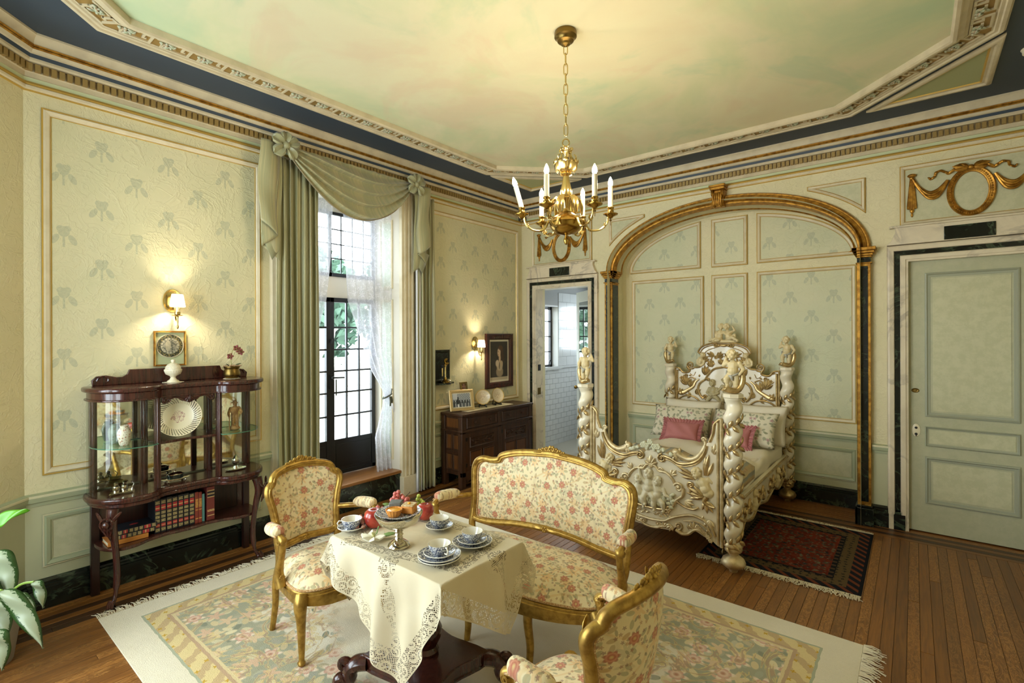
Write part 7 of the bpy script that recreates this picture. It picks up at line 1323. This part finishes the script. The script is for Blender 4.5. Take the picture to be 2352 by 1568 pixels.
# ------------------------------------------------------------------ gilt oval wreaths on the back wall
def wreath(lab, x, z, k):
    t = thing('oval_wreath_ornament', lab, 'wall ornament', (x, YB - .004, z)); t.scale = (k, 1, 1); fn = lambda u, v, d=0: (u, -d, v); ov = [(.142 * cos(a), .195 * sin(a)) for a in [2 * PI * i / 72 for i in range(72)]]
    b = MB(); b.sweep(ov, [(0, 0), (0, .018), (.006, .024), (.012, .02), (.03, .016), (.034, .022), (.042, .02), (.044, 0)], lambda u, v, d: fn(u, v, d)); b.build('oval_frame', OLDG, t, ang=30)
    for i in range(52): pass
    b = MB()
    for i in range(56): a = 2 * PI * i / 56; b.sph(fn(.121 * cos(a), .174 * sin(a), .019), (.0065, .006, .0085), 6, 4)
    stuff(b.build('bead_ring', OLDG, t)); b = MB(); b.prism([(.10 * cos(a), .153 * sin(a)) for a in [2 * PI * i / 48 for i in range(48)]], fn, .003, .006); b.build('oval_field', STIP, t, ang=0)
    b = MB(); c = fn(0, .185, .03); b.sph(c, (.02, .016, .02))
    for s_ in (1, -1):
        for (a, L, w_) in ((.25, .10, .05), (-.1, .09, .045), (.6, .07, .035)): leaf3(b, fn(s_ * .012, .185, .03), (s_ * cos(a), 0, sin(a) * 1), (0, -1, .0), L, w_, .4)
        P = spline([(s_ * .09, .19), (s_ * .13, .165), (s_ * .15, .18), (s_ * .18, .195), (s_ * .205, .185), (s_ * .215, .155), (s_ * .24, .14), (s_ * .25, .155)], 5); b.tube([fn(x_, z_, .016 + .006 * sin(i)) for i, (x_, z_) in enumerate(P)], [.012 - .004 * i / len(P) for i in range(len(P))], 8, sx=.6)
    b.build('ribbon_bow', OLDG, t)
    for s_ in (1, -1):
        b = MB()
        for q in range(4): P = spline([(s_ * .135, .11 - .0 * q), (s_ * .19, .05 - .018 * q), (s_ * .25, .035 - .016 * q), (s_ * .31, .09 - .005 * q), (s_ * .35, .165)], 6); b.tube([fn(x_, z_, .014 + .006 * (q % 2)) for x_, z_ in P], .011, 8)
        b.build('swag', OLDG, t); b = MB(); b.sph(fn(s_ * .355, .19, .02), (.03, .02, .016)); b.sph(fn(s_ * .355, .17, .02), (.016, .014, .02))
        for q in range(5): b.tube([fn(s_ * .355 + (q - 2) * .004, .165, .014), fn(s_ * .355 + (q - 2) * .011, -.06, .018 - .003 * abs(q - 2)), fn(s_ * .355 + (q - 2) * .012, -.085 - .006 * (q % 2), .016)], [.006, .011, .008], 6)
        b.sph(fn(s_ * .355, -.10, .012), (.014, .010, .02)); b.sph(fn(s_ * .355, -.135, .01), (.008, .008, .018)); b.build('tassel_drop', OLDG, t)
wreath('gilt oval wreath with swags above the closed green door', .352, 2.775, 1.02); wreath('gilt oval wreath with swags above the bathroom doorway, behind the chandelier', -3.49, 2.775, .98)
# ------------------------------------------------------------------ sideboard and what stands on it
SX, SY = -4.098, 3.80; SL, SD, SH = 1.255, .325, .80
sb = thing('sideboard', 'dark carved oak sideboard with two drawers and two doors against the left wall', 'sideboard', (SX, SY, 0))
b = MB(); b.box(0, SD + .015, -.012, SL + .012, SH - .028, SH); b.build('top', OAKD, sb, bev=.006)
b = MB(); b.box(.005, SD - .005, .02, SL - .02, .13, SH - .03)
for y in (0, SL / 2 - .03, SL - .06): b.box(SD - .06, SD, y, y + .06, 0 if y != SL / 2 - .03 else .12, SH - .03)
for y in (0, SL - .06): b.box(0, .06, y, y + .06, 0, SH - .03)
b.box(SD - .03, SD, 0, SL, .585, .605); b.box(SD - .03, SD + .006, -.004, SL + .004, .60, .625); b.box(SD - .03, SD, 0, SL, .12, .17); b.box(0, SD + .004, -.006, .01, .60, .622); b.build('carcase', OAKD, sb, bev=.003)
def pSd(u, v, d=0): return (SD - .012 + d, u, v)
def pEnd(u, v, d=0): return (u, .02 - d, v)
for k, y0 in enumerate((.075, SL / 2 + .045)):
    y1 = y0 + SL / 2 - .12; b = MB(); b.prism(rect(y0, y1, .635, .755), pSd, 0, .008); b.sweep(rect(y0, y1, .635, .755), [(0, .008), (.006, .016), (.018, .012), (.022, .004)], pSd); dr_ = b.build('drawer', OAKD, sb)
    for q in (.25, .75): b = MB(); b.lathe([(.006, 0), (.008, .012), (.014, .018), (.012, .028), (0, .030)], 14, (SD - .004, lerp(y0, y1, q), .695), Mx.Rotation(PI / 2, 4, 'Y')); b.build('knob', OAKD, dr_)
    b = MB(); b.prism(rect(y0, y1, .18, .58), pSd, 0, .006); dd = b.build('door', OAKD, sb)
    b = MB(); b.sweep(rect(y0 + .05, y1 - .05, .42, .54), [(0, .006), (.006, .016), (.016, .010)], pSd); b.build('carved_panel_moulding', OAKD, dd); b = MB(); ym = (y0 + y1) / 2
    for i in range(-3, 4): leaf3(b, pSd(ym + i * .05, .48, .012), (0, .6 if i >= 0 else -.6, .5 if i % 2 else -.5), (1, 0, 0), .05, .026)
    b.tube([pSd(y0 + .08, .45, .012), pSd(ym, .49, .014), pSd(y1 - .08, .46, .012)], .005, 6); b.tube([pSd(y0 + .08, .51, .012), pSd(ym, .48, .014), pSd(y1 - .08, .52, .012)], .005, 6); b.build('leaf_carving', OAKD, dd)
    for q in (0, 1): a = lerp(y0 + .05, ym, q) + .012 * q; c = lerp(ym, y1 - .05, q) - .012 * (1 - q); b = MB(); b.prism(rect(a, c, .22, .385), pSd, .006, .008); b.build('door_panel', OAKL, dd); b = MB(); b.sweep(rect(a, c, .22, .385), [(0, .006), (.006, .016), (.016, .008)], pSd); b.build('panel_moulding', OAKD, dd)
    b = MB(); b.box(SD - .008, SD - .002, y0 - .012, y0 + .012, .50, .54); b.box(SD - .008, SD - .002, y0 - .012, y0 + .012, .22, .26); b.build('hinge', IRON, dd)
for u0, u1 in ((.07, .16), (.175, .265)):
    for z0, z1 in ((.18, .36), (.40, .575)): b = MB(); b.prism(rect(u0, u1, z0, z1), pEnd, .0, .004); b.build('end_panel', OAKL, sb); b = MB(); b.sweep(rect(u0, u1, z0, z1), [(0, .004), (.006, .014), (.014, .004)], pEnd); b.build('end_moulding', OAKD, sb)
b = MB(); b.prism(rect(.07, .265, .645, .745), pEnd, 0, .004); b.build('end_panel', OAKL, sb); b = MB(); P = spline([(.06, .12), (.08, .06), (.14, .075), (.2, .045), (.3, .085), (.4, .10)], 5); b.prism([(.06, .125)] + P + [(.6, .10), (.6, .125)], pSd, 0, .01); b.prism([(SL - u, v) for u, v in ([(.06, .125)] + P + [(.6, .10), (.6, .125)])], pSd, 0, .01); b.build('carved_apron', OAKD, sb)
ZS_ = SH + .001; RUN = M('linen_runner', '#d6caa6', .85)
b = MB(); n = 40; P = [(.0 + (.006 if i % 2 else 0) + .245, .18 + .80 * i / n) for i in range(n + 1)] + [(.06 - (.006 if i % 2 else 0), .98 - .80 * i / n) for i in range(n + 1)]; b.prism(P, pF, 0, .002); o = b.build('table_runner', RUN, loc=(SX, SY, ZS_)); tag(o, 'narrow cream linen runner with scalloped edge on the sideboard', 'runner')
def crowd(g):
    X, Y, Z = g.tc().xyz(); n = g.noise(g.vec(Y, Z), 90, 3); c = g.mix(Z.gt(.10), g.mix(n, '#565a5c', '#6a6e70'), g.mix((((Y * 300).sin() * (Z * 210).sin())).gt(.35), '#a6a9aa', '#4b4f52')); band = (Z - .085).abs().lt(.035); c = g.mix(band * (((Y * 190).sin() + n * 2 - .8).gt(.3)), c, '#26282a'); c = g.mix((Z - .055).abs().lt(.03) * ((Y * 160 + 1).sin()).gt(.72) * .8, c, '#c5c6c4')
    f = (Y + .045).abs(); c = g.mix(f.lt(.009) * Z.lt(.075) * Z.gt(.02), c, '#d5d5d0'); c = g.mix(f.lt(.011) * Z.gt(.075) * Z.lt(.155), c, '#2a2c2e'); c = g.mix((f - .03).abs().lt(.03) * Z.gt(.13) * Y.lt(-.05), c, '#b9bab8'); return dict(col=c)
t = frame('photo_frame', 'cream and gilt framed black and white parade photograph on the sideboard', 3.80, 4.10, .80, 1.035, .032, M('frame_cream_gilt', '#c8ab74', .35, .4), [('mat', M('photo_mat', '#d9cda8', .7), .03, .03, .03, .03), ('photograph', M('parade_photo', rough=.4, fn=crowd), .042, .042, .042, .042)]); t.location = (-3.955, 3.99, ZS_ + .003); t.rotation_euler = (0, rad(-12), rad(-20)); b = MB(); b.bar((-.002, 0, .14), (-.07, 0, .012), .03, .004); b.build('strut', OAKD, t)
t = frame('small_photo_frame', 'tiny dark gilt frame with a faded portrait behind the parade photograph', 4.0, 4.11, .80, .955, .022, BRASSD, [('photograph', M('sepia_photo', rough=.5, fn=lambda g: dict(col=g.mix(g.noise(g.tc(), 40, 2).step(.4, .65), '#b98f7a', '#5a4030'))), .018, .018, .018, .018)]); t.location = (-4.06, 4.125, ZS_ + .155); t.rotation_euler = (0, rad(-8), 0)
b = MB(); b.box(-.03, .03, -.05, .05, 0, .152); o = b.build('small_box', M('dark_box', '#33231a', .5), loc=(-4.065, 4.125, ZS_)); tag(o, 'small dark box raising the tiny frame behind the parade photograph', 'box')
def dplate(g):
    X, Y, Z = g.tc().xyz(); r = (X * X + Z * Z).sqrt(); n = g.noise(g.vec(X, Z), 60, 2, .5, 1); m, q, d = g.spots(X, Z, 60, .007, 5, .4, .3, .9, .8); c = g.mix((r + (n - .5) * .03).lt(.032) * m * .8, '#e0cfae', '#9a6a5c'); return dict(col=g.mix(r.gt(.081), c, '#c9a862'))
DPL = M('dessert_plate_rose', rough=.25, fn=dplate)
for lab, x, y, rz in (('scalloped rose plate on a stand, left one beside the photograph', .115, .56, rad(48)), ('scalloped rose plate on a stand, right one below the portrait', .125, .80, rad(78))):
    st = thing('plate_stand', lab.replace('scalloped rose plate on a stand, left one', 'black easel holding the left scalloped plate').replace('scalloped rose plate on a stand, right one', 'black easel holding the right scalloped plate'), 'easel', (SX + x, SY + y, ZS_ + .003), rz); b = MB()
    for s_ in (1, -1): b.tube([(s_ * .045, -.045, .004), (s_ * .03, -.035, .03), (s_ * .028, -.04, .045), (s_ * .03, -.028, .025), (s_ * .02, .03, .09)], .0055, 6); b.tube([(s_ * .045, -.045, .004), (s_ * .04, .03, .004), (s_ * .02, .035, .06)], .0055, 6)
    b.tube([(-.042, -.01, .012), (.042, -.01, .012)], .005, 6); b.build('easel_frame', IRON, st)
    t = facing_plate('scalloped_plate', lab, .088, (SX + x + .012 * sin(rz), SY + y - .012 * cos(rz), ZS_ + .030), rad(14), rz, DPL, wob=lambda a, z: 1 + .035 * abs(sin(5 * a)) if z > .012 else 1)
# telephone niche with candlestick telephone
nt_ = thing('telephone_niche', 'dark green marble telephone niche with a small shelf on the left wall', 'shelf', (XA, 3.815, 1.115)); b = MB(); fn = lambda u, v, d: (d, u, v); b.sweep(rect(-.145, .145, .01, .375), [(0, 0), (0, .018), (.008, .022), (.022, .020), (.030, .012), (.036, .008)], fn); b.build('frame', GMARB, nt_, ang=30); b = MB(); b.prism(rect(-.12, .12, .02, .35), fn, .0075, .0095); b.build('back', M('niche_dark', rough=.3, fn=marble('#070b09', '#121a15', '#3a4a40', 5)), nt_, ang=0)
b = MB(); P = spline([(0, -.175), (.06, -.17), (.08, -.12), (.12, -.06), (.13, 0), (.12, .06), (.08, .12), (.06, .17), (0, .175)], 4); b.prism(P, pF, -.008, .010); b.build('shelf_board', GMARB, nt_, bev=.003)
ph = thing('candlestick_telephone', 'brass and black candlestick telephone standing in the marble niche', 'telephone', (XA + .07, 3.84, 1.126)); b = MB(); b.lathe([(.055, 0), (.056, .008), (.05, .014), (.03, .022), (.016, .04), (.012, .06)], 28); b.build('base', BRASS, ph); b = MB(); b.tube([(0, 0, .05), (0, 0, .19)], .0115, 14); b.lathe([(.016, .185), (.018, .195), (.012, .205), (.008, .215)], 14); b.build('stem', BRASSB, ph); T = Mx.Translation((.01, .008, .235)) @ Mx.Rotation(rad(75), 4, 'Y') @ Mx.Rotation(.0, 4, 'X')
b = MB(); b.lathe([(.0, -.018), (.026, -.014), (.034, 0), (.036, .008), (.03, .012), (.0, .012)], 24, T=T); b.build('transmitter', BRASS, ph); b = MB(); b.lathe([(.010, .010), (.012, .02), (.02, .034), (.018, .034), (.006, .02), (0, .02)], 20, T=T); b.build('mouthpiece', IRON, ph)
b = MB(); b.tube([(0, -.01, .17), (.01, -.05, .172)], .004, 6); b.build('hook', BRASSB, ph); b = MB(); b.tube([(.012, -.055, .075), (.012, -.056, .165)], [.008, .011], 12); b.build('receiver', BRASSB, ph); b = MB(); b.tube([(.012, -.056, .165), (.012, -.056, .185), (.012, -.056, .195)], [.013, .02, .019], 14); b.tube([(.012, -.055, .075), (.012, -.055, .058)], [.009, .006], 10); b.build('earpiece', IRON, ph); b = MB(); b.tube(spline([(.012, -.055, .06), (.02, -.075, .02), (.02, -.06, .006), (.0, -.05, .004)], 6), .003, 6); b.build('cord', IRON, ph); b = MB(); b.lathe([(.024, 0), (.026, .006), (.02, .010), (0, .011)], 20, T=Mx.Translation((.035, .022, .022)) @ Mx.Rotation(rad(35), 4, 'Y')); b.build('dial', SILVER, ph)
# ------------------------------------------------------------------ rugs with fringes
def fringe(parent, x0, y0, x1, y1, out, L, n, seed):
    q = random.Random(seed); b = MB(); p = Ve((x0, y0, 0)); d = Ve((x1, y1, 0)) - p; o_ = Ve((*out, 0))
    for i in range(n):
        c = p + d * (i + q.random()) / n; t_ = d.normalized(); l = L * (.6 + .6 * q.random()); s1 = q.gauss(0, .35); s2 = q.gauss(0, .5)
        b.tube([c + Ve((0, 0, .008)), c + o_ * l * .5 + t_ * s1 * l * .5 + Ve((0, 0, .006 + .006 * q.random())), c + o_ * l + t_ * (s1 + s2) * l * .5 + Ve((0, 0, .003))], [.0034, .003, .0018], 4)
    return stuff(b.build('fringe', FRINGE, parent, ang=60))
o = MB().box(-1.745, 1.745, -1.24, 1.24, 0, .007).build('floral_rug', RUG, bev=.003, loc=(-1.955, 1.965, .001)); tag(o, 'large ivory and sage floral rug under the tea table and chairs', 'rug'); fringe(o, -1.745, -1.24, -1.745, 1.24, (-1, 0), .075, 420, 1); fringe(o, 1.745, -1.24, 1.745, 1.24, (1, 0), .085, 380, 2)
o = MB().box(-.5, .5, -.62, .62, 0, .006).build('persian_rug', PERS, loc=(-.762, 4.40, .001)); tag(o, 'small dark red patterned rug on the floor beside the bed', 'rug'); fringe(o, -.5, -.62, .5, -.62, (0, -1), .06, 260, 3); fringe(o, -.5, .62, .5, .62, (0, 1), .05, 240, 4)
# ------------------------------------------------------------------ plant at the left edge
def varieg(g):
    X, Y, Z = g.tc('UV').xyz(); a = (X - .5).abs() * 2; n = g.noise(g.vec(X * 3, Y * 7), 3.2, 4, .65, .6); m = (1 - a) * 1.15 - .35 + (n - .5) * 1.3; return dict(col=g.mix(m.step(.02, .12), '#2c4a1e', '#9fa98a'))
VAR = M('variegated_leaf', rough=.35, fn=varieg); BRG = M('bright_leaf', '#5f9a1e', .4); translucent(BRG, '#7fc02a', .35); PST = M('petiole', '#7f9a3c', .5)
pt = thing('potted_plant', 'variegated leafy plant in a pot at the left edge of the frame', 'plant', (-3.62, .28, 0)); b = MB(); b.lathe([(.085, 0), (.09, .01), (.12, .22), (.125, .235), (.11, .235), (.105, .20), (0, .2)], 28); b.build('pot', M('grey_pot', '#8d8578', .7), pt)
def pleaf(p0, tip_, w_, mt, sag, base=(0, 0, .22)):
    p0 = Ve(p0); tip_ = Ve(tip_); d = tip_ - p0; s_ = d.cross(Ve((.5, -.6, .7))).normalized(); nrm = s_.cross(d).normalized()
    def f(u, v): k = math.sin(PI * min(1, v ** .75 * .985 + .015)) ** .8 * (1 - .25 * v); c = p0 + d * v + Ve((0, 0, sag * 4 * v * (1 - v))); x = (u - .5) * 2; return c + s_ * x * w_ * .5 * k + nrm * (-.18 * w_ * x * x * k + .01 * sin(v * 9 + x * 2))
    me = gridUV(f, 9, 22, 1, 1); me.materials.append(mt); o = put('leaf', me, pt, solid=.0015); b = MB(); b.tube(spline([base, tuple(Ve(base).lerp(p0, .6) + Ve((0, 0, .05))), tuple(p0)], 6), .006, 6); b.build('petiole', PST, pt)
L3 = lambda x, y, dp: tuple(Ve((0, 0, 1.65)) + (Ve((-.6293, .7771, 0)) + Ve((.7771, .6293, 0)) * ((x - 1176) / 1140) + Ve((0, 0, 1)) * ((770 - y) / 1140)) * (dp - .1) - Ve((-3.62, .28, 0)))
for (a, tp, w_, mt, sag, dp) in (((-40, 1205), (64, 1166), .085, BRG, .01, 2.65), ((-14, 1262), (27, 1378), .125, VAR, .03, 2.62), ((2, 1352), (97, 1485), .095, VAR, .03, 2.45), ((76, 1332), (98, 1392), .065, VAR, .02, 2.6), ((-20, 1375), (16, 1460), .10, VAR, .02, 2.5), ((-15, 1445), (4, 1535), .10, VAR, .02, 2.4), ((-60, 1330), (-10, 1420), .14, VAR, .02, 2.55), ((40, 1360), (80, 1412), .05, VAR, .02, 2.62)): pleaf(L3(*a, dp), L3(*tp, dp), w_, mt, sag)
# ------------------------------------------------------------------ small fixtures
t = thing('ceiling_fixture', 'small white round fixture on the dark ceiling border at the right edge', 'fixture', (.60, 4.50, ZC)); b = MB(); b.lathe([(0, -.035), (.05, -.034), (.06, -.026), (.062, -.008), (.068, 0)], 28); b.build('cover', CREAMW, t)
t = thing('corner_sensor', 'small dark sensor high in the room corner under the cornice', 'sensor', (XA + .05, YB - .05, 3.215)); SENS = M('sensor_grey', '#3d3a36', .4); b = MB(); b.box(-.04, .04, -.04, .04, -.03, .035); b.build('housing', SENS, t, bev=.01); b = MB(); b.lathe([(0, .03), (.02, .028), (.028, .018), (.028, 0)][::-1], 18, (.03, -.03, -.01), Mx.Rotation(rad(-45), 4, 'Z') @ Mx.Rotation(PI / 2, 4, 'Y')); b.build('lens', IRON, t)
